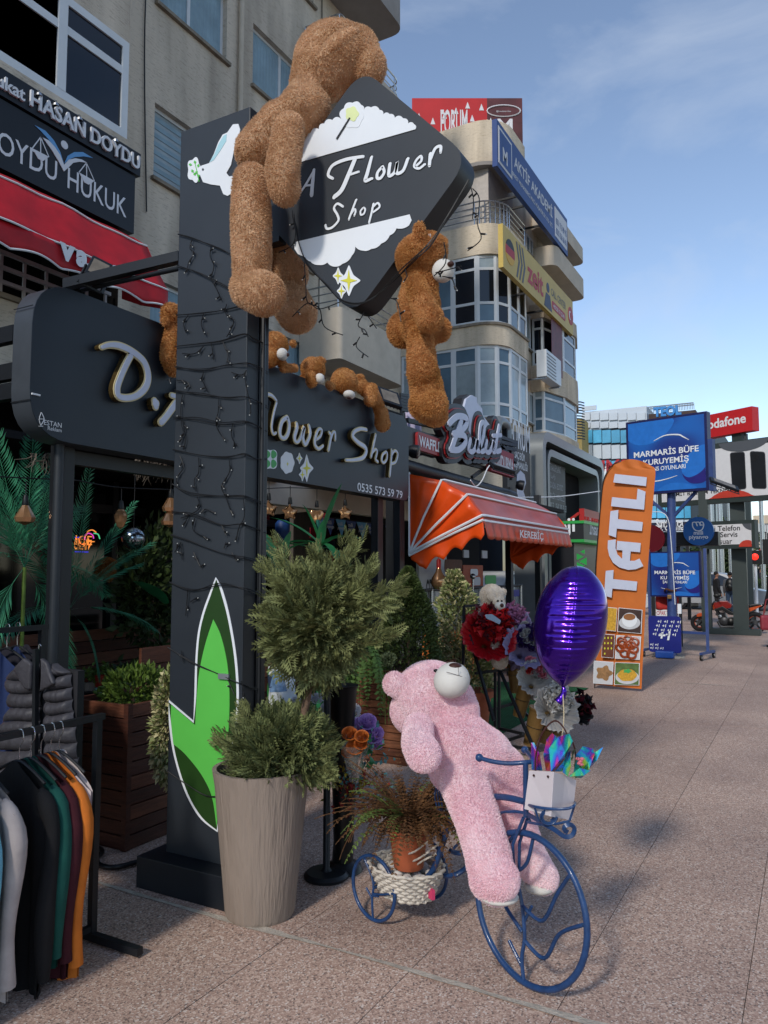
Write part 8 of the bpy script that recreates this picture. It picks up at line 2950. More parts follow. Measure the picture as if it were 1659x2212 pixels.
# ================================================================== phone shop totem and its signs
TO = thing('phone_shop_totem','charcoal steel totem with white smartphone billboard on two posts','billboard',gz(1588,1372))
m_char = M('charcoal_steel','#2c3534',.5,var=.12,vscale=3)
PT = PX(20.5)
def tpx(x,y): return PT.px(*zW(x,y))
for x0,x1 in ((1040,1110),(1270,1380)):
 a,c_ = tpx(x0,1840)[0],tpx(x1,1840)[0]
 MB().pbox(PT,a,c_,0.0,4.4,-.30,-.06).build('post',m_char,TO)
MB().pbox(PT,tpx(1030,0)[0],tpx(1400,0)[0],0,.14,-.4,.05).build('base_plate',m_char,TO)
PT2 = plane3(zW(810,900),zW(1560,858),20.9,20.0)
A,B,C_ = PT2.px(*zW(720,905)),PT2.px(*zW(1700,850)),PT2.px(*zW(1519,420))
D_ = PT2.px(*zW(1090,458))
vt = (C_[1] + D_[1]) / 2
vb_ = PT2.px(*zW(1300,872))[1]
MB().pbox(PT2,A[0],B[0],vb_ - .02,vt + .02,-.2,0).build('board_frame',m_char,TO)
MB().pbox(PT2,A[0] + .12,B[0] - .12,vb_ + .1,vt - .12,.001,.01).build('board_face',m_wht,TO)
def tpoly(pts,w,mat,nm): 
 MB().ppoly(PT2,[PT2.px(*zW(*p)) for p in pts],w,w + .004).build(nm,mat,TO)
m_ph,m_phs = M('phone_black','#1e2024',.3,var=.2,vscale=2),M('phone_edge','#4a4b50',.3)
for pts,sc in (([(1243,520),(1352,512),(1365,785),(1262,795)],1),([(1388,508),(1500,514),(1512,785),(1406,782)],1)):
 cc = [PT2.px(*zW(*p)) for p in pts]
 MB().ppoly(PT2,round_poly(cc,.07),.012,.016).build('phone_print',m_phs,TO)
 cx_,cy_ = sum(p[0] for p in cc) / 4,sum(p[1] for p in cc) / 4
 MB().ppoly(PT2,round_poly([(cx_ + (x - cx_) * .93,cy_ + (y - cy_) * .96) for x,y in cc],.06),.016,.018).build('phone_face',m_ph,TO)
0 and tpoly([(1255,690),(1300,640),(1345,690),(1355,780),(1300,770),(1340,740),(1330,700),(1290,680)],.019,M('phone_wave','#4a4f66',.3),'phone_wave')
for x,y in ((1420,535),(1440,552),(1420,570)):
 MB().ppoly(PT2,disc(PT2,PT2.px(*zW(x,y)),.05,0,0,12),.019,.022).build('lens_print',m_pk,TO)
cpt = PT2.px(*zW(1255,905))
MB().ppoly(PT2,[(cpt[0] + .62 * math.cos(t),max(vb_ + .1,cpt[1] + .38 * math.sin(t))) for t in np.linspace(0,PI,16)],.012,.015).build('red_arc',M('print_coral','#b0392b',.5),TO)
cpt = PT2.px(*zW(1340,440))
MB().ppoly(PT2,[(cpt[0] + .6 * math.cos(t),cpt[1] + .02 - .26 * math.sin(t)) for t in np.linspace(0,PI,16)],.012,.015).build('grey_arc',m_pg,TO)
text('lettering','Yetkili Satıcı',PT2,PT2.px(*zW(1128,722))[0],PT2.px(*zW(1128,722))[1],m_pk,TO,height=.2,bold=.02,w=.014,align='R')
text('lettering','OMİT BİLİŞİM TEKNOLOJİ',PT2,PT2.px(*zW(820,838))[0],PT2.px(*zW(900,842))[1],m_pk,TO,width=1.8,height=.16,bold=.02,w=.014)
a,c_ = tpx(1060,1210),tpx(1425,1010)
PT3 = plane3(zW(1060,1212),zW(1425,1205),20.4,20.0)
A,B,C_ = PT3.px(*zW(1055,1215)),PT3.px(*zW(1428,1210)),PT3.px(*zW(1425,1005))
MB().pbox(PT3,A[0],B[0],A[1] - .02,C_[1],-.2,0).build('board_frame',m_char,TO)
MB().pbox(PT3,A[0] + .1,B[0] - .08,A[1] + .08,C_[1] - .09,.001,.01).build('board_face',m_wht,TO)
for s,x,y in (('Yetkili Telefon',1318,1085),('Teknik Servis',1300,1132),('ve Aksesuar',1262,1182)):
 u,v = PT3.px(*zW(x,y))
 text('lettering',s,PT3,u,v,m_pk,TO,height=.13,bold=.015,w=.012,align='R')
cpt = PT3.px(*zW(1372,1203))
MB().ppoly(PT3,[(min(cpt[0] + .2 * math.cos(t),B[0] - .08),cpt[1] + .16 * math.sin(t)) for t in np.linspace(0,PI,12)],.012,.015).build('red_arc',M('print_coral'),TO)
cpt = PT3.px(*zW(1410,1022))
MB().ppoly(PT3,[(min(cpt[0] + .25 * math.cos(t),B[0] - .08),min(cpt[1] - .2 * math.sin(t),C_[1] - .09)) for t in np.linspace(0,PI,12)],.012,.015).build('grey_arc',m_pg,TO)
# red telecom board
VO = thing('red_telecom_board','red billboard with white lower-case lettering above the phone totem','billboard',gx(1575,1000,24))
PVo = plane3(zW(1070,388),zW(1410,358),24.6,23.8)
A,B,C_,D_ = PVo.px(*zW(900,400)),PVo.px(*zW(1408,357)),PVo.px(*zW(1400,198)),PVo.px(*zW(1060,238))
v0_,v1_ = B[1],(C_[1] + D_[1]) / 2
MB().pbox(PVo,A[0],B[0],v0_,v1_,-.3,0).build('panel',M('telecom_red','#b51d22',.4,var=.06),VO)
text('lettering','vodafone',PVo,PVo.px(*zW(1360,310))[0],v0_ + (v1_ - v0_) * .36,m_pw,VO,width=(PVo.px(*zW(1360,310))[0] - PVo.px(*zW(1075,310))[0]) * 8 / 7.1,height=(v1_ - v0_) * .42,bold=.025,align='R')
MB().bar(PVo.p(B[0] - .35,v0_,-.15),PVo.p(B[0] - .35,v0_ - .7,-.15),.06,.06).build('bracket',m_black,VO)
MB().pbox(PVo,PVo.px(*zW(1225,0))[0],PVo.px(*zW(1295,0))[0],0,v0_,-.4,-.1).build('mast',m_char,VO)
# lottery disc on a dark sign box
LD = thing('lottery_disc_sign','round blue lottery sign on a dark fascia box','sign',gx(1490,1200,16.5))
PL2 = PX(16.5)
A,B = PL2.px(*zW(640,1200)),PL2.px(*zW(1155,1092))
MB().pbox(PL2,A[0],B[0],A[1],B[1],-.5,-.02).build('box',M('fascia_dark','#1c1b1c',.5,var=.1),LD)
cc = PL2.px(*zW(1018,1092))
r_ = (PL2.px(*zW(1130,1092))[0] - PL2.px(*zW(908,1092))[0]) / 2
MB().ppoly(PL2,disc(PL2,cc,r_,0,0,40),-.02,.10).build('disc',M('lottery_blue','#1a5a9c',.4,var=.05),LD,smooth=40)
b = MB()
b.pstroke(PL2,[(cc[0] + r_ * x,cc[1] + r_ * y,r_ * .07) for x,y in ((-.36,.62),(-.36,.35),(-.22,.1),(.02,.02),(.25,.12),(.36,.4),(.30,.62),(.16,.62),(.14,.45),(.28,.42))],.101,.106)
b.pstroke(PL2,[(cc[0] + r_ * x,cc[1] + r_ * y,r_ * .07) for x,y in ((-.36,.62),(-.16,.62),(-.06,.38))],.101,.108)
b.pstroke(PL2,[(cc[0] + r_ * x,cc[1] + r_ * y,r_ * .07) for x,y in ((-.14,.62),(.06,.62),(.14,.40))],.101,.110)
b.build('logo',m_pw,LD)
text('lettering','milli',PL2,cc[0],cc[1] - r_ * .25,m_pw,LD,height=r_ * .28,bold=.02,w=.103,align='C')
text('lettering','piyango',PL2,cc[0],cc[1] - r_ * .62,m_pw,LD,width=r_ * 1.25,height=r_ * .34,bold=.02,w=.103,align='C')
MB().ppoly(PL2,disc(PL2,(A[0] + .08,(A[1] + B[1]) / 2 + .02),.28,0,0,24),-.02,.05).build('red_disc',m_pr,LD,smooth=40)
MB().cyl(PL2.p(B[0] - .8,0,-.3),PL2.p(B[0] - .8,A[1],-.3),.05,seg=10).build('post',m_black,LD)
MB().cyl(PL2.p(A[0] + .2,0,-.3),PL2.p(A[0] + .2,A[1],-.3),.05,seg=10).build('post',m_black,LD)
NB = thing('navy_shop_banner','navy shop banner with white text behind the lottery disc','banner',gx(1450,1150,24))
PN2 = PX(26)
A,B = PN2.px(*zW(600,1095)),PN2.px(*zW(1000,1020))
MB().pbox(PN2,A[0],B[0],A[1],B[1],-.1,0).build('panel',M('banner_navy','#161c38',.5),NB)
for s,x,y in (('Sınavlara',905,1060),('60. Ödeme',905,1085)):
 u,v = PN2.px(*zW(x,y))
 text('lettering',s,PN2,u,v,m_pw,NB,width=(u - PN2.px(*zW(705,y))[0]),height=.28,w=.01,bold=.02,align='R')
MB().bar(PN2.p(A[0] + .3,0,-.1),PN2.p(A[0] + .3,A[1],-.1),.1,.1).bar(PN2.p(B[0] - .3,0,-.1),PN2.p(B[0] - .3,A[1],-.1),.1,.1).build('posts',m_black,NB)
# ================================================================== glass office building far off
GB = thing('office_building','distant office block with blue glass bands and white panels','building',(62,12,0))
PG = PX(60)
m_bg1,m_bg2 = M('blue_glass','#4f9cc0',.15,var=.45,vscale=.35,spec=.6),M('white_clad','#b3bcc4',.5,var=.06,vscale=.5)
m_dkg = M('dark_joint','#2c3a44',.6)
def wpx(x,y): return PG.px(*zW(x,y))
uL_,uR_ = wpx(80,0)[0],wpx(960,0)[0]
MB().pbox(PG,uL_,uR_ + 1.5,0,wpx(400,345)[1],-14,-.15).build('core',m_dkg,GB)
MB().pbox(PG,wpx(163,0)[0],wpx(630,0)[0],wpx(400,345)[1] + .05,wpx(200,222)[1],-10,-.15).build('attic_core',m_bg2,GB)
cols_ = [85,120,182,247,313,380,446,512,578,645,711,777,843,910,960]
rows_ = [(350,455,1),(458,570,0),(573,640,1),(640,720,0),(725,800,1),(803,900,0),(903,1000,1),(1003,1100,0)]
for y0,y1,g in rows_:
 for i in range(len(cols_) - 1):
  a,c_ = wpx(cols_[i],y1),wpx(cols_[i + 1],y0)
  gg = g if not (i < 2 and y0 == 458) else 1
  MB().pbox(PG,a[0] + .04,c_[0] - .04,a[1] + .04,c_[1] - .04,-.12,0).build('panel',m_bg1 if gg else m_bg2,GB)
for y0,y1,c0,c1 in ((225,290,163,630),(292,348,163,630),(172,222,163,275)):
 n = max(1,int((c1 - c0) / 66))
 for i in range(n):
  a,c_ = wpx(c0 + (c1 - c0) * i / n,y1),wpx(c0 + (c1 - c0) * (i + 1) / n,y0)
  MB().pbox(PG,a[0] + .04,c_[0] - .04,a[1] + .04,c_[1] - .04,-.12,0).build('panel',m_bg2,GB)
b = MB()
ya,yb_ = wpx(300,232)[1],wpx(600,160)[1]
for k in range(60):
 u = wpx(283,0)[0] + (wpx(948,0)[0] - wpx(283,0)[0]) * k / 59
 b.pbox(PG,u,u + .04,ya,yb_,-2.05,-2.0)
for v in (yb_,ya + .3):
 b.pbox(PG,wpx(283,0)[0],wpx(948,0)[0],v,v + .08,-2.06,-1.99)
b.build('roof_railing',M('rail_grey','#6d757c',.5),GB)
MB().pbox(PG,wpx(630,0)[0],wpx(975,0)[0],wpx(630,345)[1],wpx(630,225)[1],-4,-1).build('roof_plant',m_dkp,GB)
for s,x in (('TEOL',700),):
 a,c_ = wpx(700,275),wpx(900,275)
 text('roof_letters',s,PG,a[0],a[1],M('letters_blue','#2a78b8',.4),GB,width=c_[0] - a[0],height=.75,bold=.05,w=.4,depth=.3)
for (x0,y0,x1,y1,s1,s2) in ((232,720,420,640,'ÖZEL','UMSA'),(265,905,420,840,'ÖZEL','UMSA')):
 a,c_ = wpx(x0,y1 + 78),wpx(x1,y0 - 75)
 MB().pbox(PG,wpx(x0,0)[0],wpx(x1,0)[0],wpx(0,y0)[1],wpx(0,y1)[1],.0,.3).build('sign_panel',m_pw,GB)
 text('lettering',s1,PG,wpx(x0 + 8,0)[0],wpx(0,y1 + 22)[1],m_pg,GB,height=.5,w=.31,bold=.01)
 text('lettering',s2,PG,wpx(x0 + 8,0)[0],wpx(0,y1 + 60)[1],m_pr,GB,height=1.1,w=.31,bold=.03)
YG = thing('yellow_wing','yellow wing with spiral fire stair beside the office block','building',(58,17,0))
PG2 = PX(58)
A,B = PG2.px(*zW(60,370)),PG2.px(*zW(165,270))
MB().pbox(PG2,A[0] - 2,B[0],0,B[1],-6,0).build('wall',M('ochre_wall','#b09a62',.9,var=.1),YG)
for k in range(14):
 v = PG2.px(*zW(110,440 - k * 20))[1]
 MB().tube([PG2.p(PG2.px(*zW(110,0))[0] + .9 * math.cos(t * PI / 6),v,.6 + .9 * math.sin(t * PI / 6)) for t in range(7)],.05,4).build('stair_rail',m_dkg,YG)
FA = thing('far_apartment_block','pale apartment block at the right edge beyond the crossing','building',(75,2,0))
PFA = PX(75)
zM = ZR(2500,2100,3024,2600)
A,B = PFA.px(*zW(1420,1250)),PFA.px(*zW(1600,970))
MB().pbox(PFA,A[0],B[0],0,B[1],-8,0).build('wall',m_stucco2,FA)
MB().pbox(PFA,PFA.px(*zW(1495,0))[0],B[0],B[1],PFA.px(*zW(1500,925))[1],-4,-.5).build('stair_house',m_stucco2,FA)
for i in range(4):
 for j in range(2):
  u,v = PFA.px(*zW(1450 + j * 45,1085 + i * 60))
  window(PFA,u,u + 1.4,v - 1.0,v + .6,FA,cols=(.5,),fw=.1,rec=-.05,glass=m_glassb,sill=False)
  MB().pbox(PFA,u - .2,u + 1.7,v - 1.5,v - 1.05,0,.7).build('balcony',m_plain,FA)
# street masts and traffic light
for lab,x,y0,y1,r_,X in (('thick steel lamp mast left of the totem gap',970,480,225,.17,41),('second steel mast in the totem gap',1075,490,225,.18,42),('slim steel mast behind the totem',1200,560,215,.09,41),('grey steel mast right of the totem',1460,640,200,.12,42),('tall grey mast at the right edge',1610,690,230,.12,42)):
 p = gx(*zM(x,y0),X)
 o = thing('steel_mast',lab,'mast',(p.x,p.y,0))
 MB().cyl((p.x,p.y,0),(p.x,p.y,6.0),r_,r_ * .8,14).build('shaft',m_rail,o,smooth=50)
 MB().box((p.x,p.y,.05),(r_ * 4,r_ * 4,.1)).build('base_plate',m_char,o)
TL = thing('traffic_light','traffic light showing red on a white post at right','traffic light',gz(1628,1300))
p = gx(*zM(1500,300),31)
MB().cyl((p.x,p.y,0),(p.x,p.y,p.z - .1),.05,seg=10).build('post',m_pw,TL)
MB().box((p.x,p.y,p.z),(.3,.45,.5)).build('head',m_bp,TL)
MB().lathe([(0,.02),(.12,0)],(p.x - .16,p.y,p.z + .02),14,axis=(-1,0,0)).build('red_lens',M('signal_red','#c02018',.4,emit='#ff2a18',estr=1.2),TL)
p2 = gx(*zM(1620,230),31)
MB().box((p2.x,p2.y - .12,p2.z),(.3,.36,.9)).build('side_head',m_bp,TL)
FG = thing('turkish_flag','small red flag with white crescent beside the traffic light','flag',gx(*zM(1530,260),32))
PFg = PX(32)
MB().ppoly(PFg,[PFg.px(*zM(*q)) for q in ((1490,255),(1565,190),(1568,265),(1495,300))],-.01,.01).build('cloth',m_pr,FG)
MB().ppoly(PFg,disc(PFg,PFg.px(*zM(1530,250)),.13,0,0,12),.01,.014).build('crescent',m_pw,FG)
# low hedge and trees in the distance
m_tree = M('far_tree','#2f3f20',.8,var=.3,island=.4)
def far_tree(lab,x,y,X,rad,n,trunk=True,cat='tree',nm='street_tree'):
 c0 = gx(x,y,X)
 o = thing(nm,lab,cat,(c0.x,c0.y,0))
 if trunk:
  MB().cyl((c0.x,c0.y,0),(c0.x,c0.y,c0.z),.16,.08,8).build('trunk',m_bark,o)
 d = dirs_sphere(n)
 pos = np.array(c0) + d * np.array(rad) * ((.35 + .65 * NR.random(n)) * (1 + .25 * smooth_noise(d,2.4,4)[:,0]))[:,None]
 V,F = scatter(LT[0],LT[1],pos,d + NR.normal(size=(n,3)) * .6,NR.random(n) * 6,.25 + .25 * NR.random(n))
 np_mesh('crown',V,F,m_tree,o)['kind'] = 'stuff'
far_tree('dark tree behind the totem gap',1578,1205,55,(2.2,2.2,2.4),1400)
far_tree('second dark tree behind the steel masts',1540,1195,58,(2,2.2,2.2),1200)
far_tree('low hedge at the crossing',1650,1278,47,(1.2,4,.6),1000,False,'hedge','hedge')
CF = thing('cafe_canopy','dark red roofed cafe pavilion beyond the crossing','pavilion',(60,-1,0))
p = gx(1645,1228,60)
MB().box((62,p.y - 2,p.z + .6),(6,9,.5)).build('roof',M('dark_red_roof','#5a1f22',.7,var=.2),CF)
for k in range(4):
 MB().box((59.5,p.y + 2 - k * 2.6,p.z / 2 + .2),(.2,.2,p.z + .4)).build('column',m_char,CF)
MB().box((63.5,p.y - 2,p.z / 2),(.2,9,p.z)).build('glazing',m_glass,CF)
# ================================================================== vehicles
m_tyre,m_rim = M('tyre','#17171a',.85,var=.1),M('alloy_rim','#8d9094',.35,metal=.7)
def car(lab,P,u0,L_,flip,col,hsc=1.0,name='parked_car',wdt=1.75,plate=True):
 """side view along plane P: u from u0 to u0+L_; flip = nose towards smaller u"""
 mc = M('car_' + col.strip('#'),col,.28,var=.04,coat=.6)
 s = lambda t: (u0 + (1 - t) * L_) if flip else (u0 + t * L_)
 o = thing(name,lab,'car',P.p(u0 + L_ / 2,0,-wdt / 2))
 low = [(.0,.38),(.01,.62),(.05,.78),(.14,.86),(.30,.92),(.55,.94),(.66,.93),(.80,.86),(.94,.74),(.99,.60),(1.0,.40),(.97,.26),(.02,.26)]
 up = [(.14,.86),(.20,1.18),(.27,1.38),(.36,1.47),(.50,1.49),(.58,1.44),(.66,1.25),(.76,.89)]
 def loft(prof,nm,mat,inset,w0,w1,tap):
  b = MB()
  n = len(prof)
  secs = [(w0,.94),(w0 - .12,1.0),(w1 + .12,1.0),(w1,.94)]
  vs = []
  for w_,k in secs:
   for t,z in prof:
    zz = .3 + (z - .3) * (1 - (1 - k) * .6)
    tp = tap * max(0,(z - .9)) 
    ww = w_ + (-tp if w_ > -wdt / 2 else tp)
    vs.append(P.p(s(.5 + (t - .5) * (1 - (1 - k) * .25)),zz * hsc,ww))
  fs = []
  for q in range(3):
   for i in range(n):
    fs.append((q * n + i,q * n + (i + 1) % n,(q + 1) * n + (i + 1) % n,(q + 1) * n + i))
  fs += [tuple(range(n)),tuple(range(4 * n - 1,3 * n - 1,-1))]
  return b.add(vs,fs).build(nm,mat,o,smooth=50)
 loft(low,'body',mc,0,0,-wdt,0)
 loft(up,'cabin',mc,0,-.04,-wdt + .04,.25)
 for nm,pts in (('side_window',[(.205,.95),(.25,1.3),(.335,1.39),(.44,1.41),(.44,.96)]),('side_window',[(.46,.96),(.46,1.41),(.53,1.39),(.605,1.24),(.68,.97)])):
  MB().add([P.p(s(t),z * hsc,.005 - .25 * max(0,z - .9)) for t,z in pts],[tuple(range(len(pts)))]).build(nm,m_glass,o,solid=.01)
 MB().add([P.p(s(.605),1.40 * hsc,-.22),P.p(s(.765),.93 * hsc,-.10),P.p(s(.765),.93 * hsc,-wdt + .10),P.p(s(.605),1.40 * hsc,-wdt + .22)],[(0,1,2,3)]).build('windscreen',m_glass,o,solid=.02)
 for t in (.19,.81):
  for w_ in (-.02,-wdt + .18):
   c = P.p(s(t),.31 * hsc,w_ - .08)
   w = MB().lathe([(.20,-.1),(.30,-.09),(.315,-.04),(.315,.04),(.30,.09),(.20,.1)],c,22,axis=P.N).build('wheel',m_tyre,o,smooth=40)
   MB().lathe([(0,.08),(.05,.1),(.2,.085),(.21,.1)],c,16,axis=P.N).build('rim',m_rim,w,smooth=40)
 for w_ in (-.22,-wdt + .22):
  MB().ell(P.p(s(.955),.66 * hsc,w_),(.16,.16,.08),10,7).build('headlight',m_gpl,o,smooth=60)
  MB().ell(P.p(s(.02),.75 * hsc,w_),(.08,.14,.09),10,7).build('tail_light',m_pr,o,smooth=60)
 MB().ell(P.p(s(.64),.98 * hsc,.08),(.1,.09,.07),10,7).build('mirror',mc,o,smooth=60)
 for t in (.36,.56):
  MB().pbox(P,min(s(t),s(t + .04)),max(s(t),s(t + .04)),.80 * hsc,.83 * hsc,.0,.025).build('door_handle',mc,o)
 return o
pcar = gz(1640,1312)
PC1 = PX(33.0)
car('silver car passing behind the phone shop totem',PC1,PC1.px(1420,1300)[0],4.4,False,'#8e9296')
PC2 = Pl(gz(1415,1330) + Vector((0,.9,0)),(.35,-.94,0),(0,0,1),(-.94,-.35,0))
car('white car half hidden behind the wheeled blue board',PC2,-3.4,4.2,False,'#b7babd')
OW = MB().tube(catmull([tuple(gy(*z6(1015,845),4.2)),tuple(gx(*z6(1300,838),13.5)),tuple(gx(*z6(1590,800),14.5))],6),.008,5)
tag(OW.build('overhead_wire',m_pw,None),'thin pale wire strung from the awning frame towards the blue board','wire')
PC3 = Pl((19.6,6.6,0),(1,-.0,0),(0,0,1),(0,-1,0))
car('white car parked under the corner building',PC3,-2.2,4.3,False,'#b9bab8',1.03)
VN = thing('white_van','white delivery van in the distance at the right','van',gz(1620,1285))
PV4 = PX(52)
A,B = PV4.px(*zM(1380,540)),PV4.px(*zM(1640,440))
MB().ppoly(PV4,round_poly([(A[0],.35),(B[0],.35),(B[0],1.2),(B[0] - .7,B[1]),(A[0],B[1])],.25),-1.9,0).build('body',m_pw,VN)
for u in (A[0] + .9,B[0] - .9):
 MB().lathe([(0,-.1),(.34,-.1),(.34,.1),(0,.1)],PV4.p(u,.34,.02),16,axis=(-1,0,0)).build('wheel',m_tyre,VN)
MB().pbox(PV4,B[0] - .75,B[0] - .25,1.15,1.6,.005,.02).build('window',m_glass,VN)
# motorcycle
MC = thing('motorcycle','orange and black motorcycle parked behind the totem posts','motorcycle',gz(1572,1367))
XM = 21.3
PMc = PX(XM)
def mpx(x,y): return PMc.px(*zM(x,y))
m_mo,m_mr = M('moto_orange','#b0481c',.3,coat=.5,var=.06),M('moto_red','#7d1c18',.3,coat=.5,var=.1)
m_eng = M('engine_grey','#3c3d40',.45,metal=.4,var=.3,vscale=20)
gv = mpx(800,1228)[1]
for (cx_,cy_,rpx) in ((805,1125,100),(1500,1112,122)):
 c0 = mpx(cx_,cy_)
 r_ = rpx * .1733 * 20.5 / FPX
 c = PMc.p(c0[0],r_,0)
 w = MB().tube([PMc.p(c0[0] + (r_ - .05) * math.cos(t * PI / 16),r_ + (r_ - .05) * math.sin(t * PI / 16),0) for t in range(32)],.052,8,closed=True).build('wheel',m_tyre,MC,smooth=60)
 MB().tube([PMc.p(c0[0] + (r_ - .1) * math.cos(t * PI / 16),r_ + (r_ - .1) * math.sin(t * PI / 16),0) for t in range(32)],.014,6,closed=True).build('rim',m_mo,w,smooth=60)
 for k in range(5):
  a = k * 2 * PI / 5 + .3
  MB().bar(c,PMc.p(c0[0] + (r_ - .1) * math.cos(a),r_ + (r_ - .1) * math.sin(a),0),.03,.05).build('spoke',m_bp,w)
 MB().lathe([(.0,-.03),(.07,-.03),(.07,.03),(0,.03)],c,12,axis=(1,0,0)).build('hub',m_eng,w)
def mpoly(pts,w0,w1,mat,nm,bev=.015):
 MB().ppoly(PMc,[mpx(*p) for p in pts],w0,w1).build(nm,mat,MC,bevel=bev)
mpoly([(770,1010),(800,990),(850,985),(870,1030),(830,1035),(775,1042)],-.06,.06,m_mo,'front_fender')
mpoly([(985,870),(1060,840),(1150,840),(1215,890),(1200,930),(1100,940),(1000,935)],-.14,.14,m_mr,'fuel_tank')
mpoly([(975,860),(1010,845),(1020,900),(985,960),(970,910)],-.10,.10,m_mo,'headlamp_cowl')
mpoly([(1000,940),(1100,905),(1230,985),(1260,1020),(1180,1010),(1100,960),(1010,970)],-.17,-.10,m_bp,'shroud')
mpoly([(1000,940),(1100,905),(1230,985),(1260,1020),(1180,1010),(1100,960),(1010,970)],.10,.17,m_bp,'shroud')
mpoly([(1210,900),(1300,905),(1420,890),(1560,875),(1580,890),(1400,930),(1240,945)],-.12,.12,m_bp,'seat')
mpoly([(1405,935),(1560,885),(1590,900),(1500,950),(1410,985)],-.10,.10,m_mo,'tail_cowl')
mpoly([(1030,1000),(1120,980),(1160,1060),(1150,1130),(1080,1140),(1045,1080)],-.12,.12,m_eng,'engine')
mpoly([(1110,1060),(1230,1040),(1250,1120),(1180,1160),(1100,1150)],-.15,.15,m_bp,'crankcase')
for x,y,r_,mm in ((1120,1090,.10,m_eng),(1200,1100,.09,m_bp),(1070,1030,.05,m_rail)):
 MB().lathe([(0,.19),(r_ * .8,.185),(r_,.17),(r_,.14)],PMc.p(*mpx(x,y),0),16,axis=(-1,0,0)).build('engine_cover',mm,MC,smooth=40)
for k in range(5):
 mpoly([(1035 + k * 4,985 + k * 14),(1115 + k * 4,968 + k * 14),(1117 + k * 4,974 + k * 14),(1037 + k * 4,991 + k * 14)],-.14,.14,m_bp,'cooling_fin',0)
MB().tube([PMc.p(*mpx(x,y),0) for x,y in ((1000,900),(1060,1000),(1050,1140),(1240,1150),(1260,1000),(1400,930))],.02,6).build('frame_tube',m_bp,MC)
mpoly([(1240,1040),(1430,1060),(1500,1100),(1490,1130),(1380,1120),(1240,1120)],-.12,-.07,m_bp,'swing_arm')
for w_ in (-.08,.08):
 MB().cyl(PMc.p(*mpx(805,1120),w_),PMc.p(*mpx(1000,850),w_),.022,.028,10).build('fork_leg',m_eng,MC)
MB().tube(catmull([tuple(PMc.p(*mpx(x,y),w_)) for x,y,w_ in ((1075,800,-.36),(1050,815,-.2),(1030,835,0),(1050,815,.2),(1075,800,.36))],4),.014,6).build('handlebar',m_bp,MC)
for w_ in (-.3,.3):
 m0 = PMc.p(*mpx(1030,775),w_)
 MB().ell(m0,(.02,.07,.05),10,7).cyl(m0,PMc.p(*mpx(1050,815),w_ * .7),.008,seg=6).build('mirror',m_bp,MC)
MB().tube([PMc.p(*mpx(x,y),.16) for x,y in ((1040,1090),(1080,1165),(1250,1160),(1400,1120),(1480,1080))],.035,8).build('exhaust',m_eng,MC,smooth=60)
MB().bar(PMc.p(*mpx(1240,1150),.1),PMc.p(mpx(1232,1225)[0],.01,.18),.02,.02).build('side_stand',m_bp,MC)
MB().pbox(PMc,mpx(1195,0)[0],mpx(1232,0)[0],mpx(0,850)[1],mpx(0,790)[1],-.2,-.18).build('rear_scooter_plate',m_pw,MC)
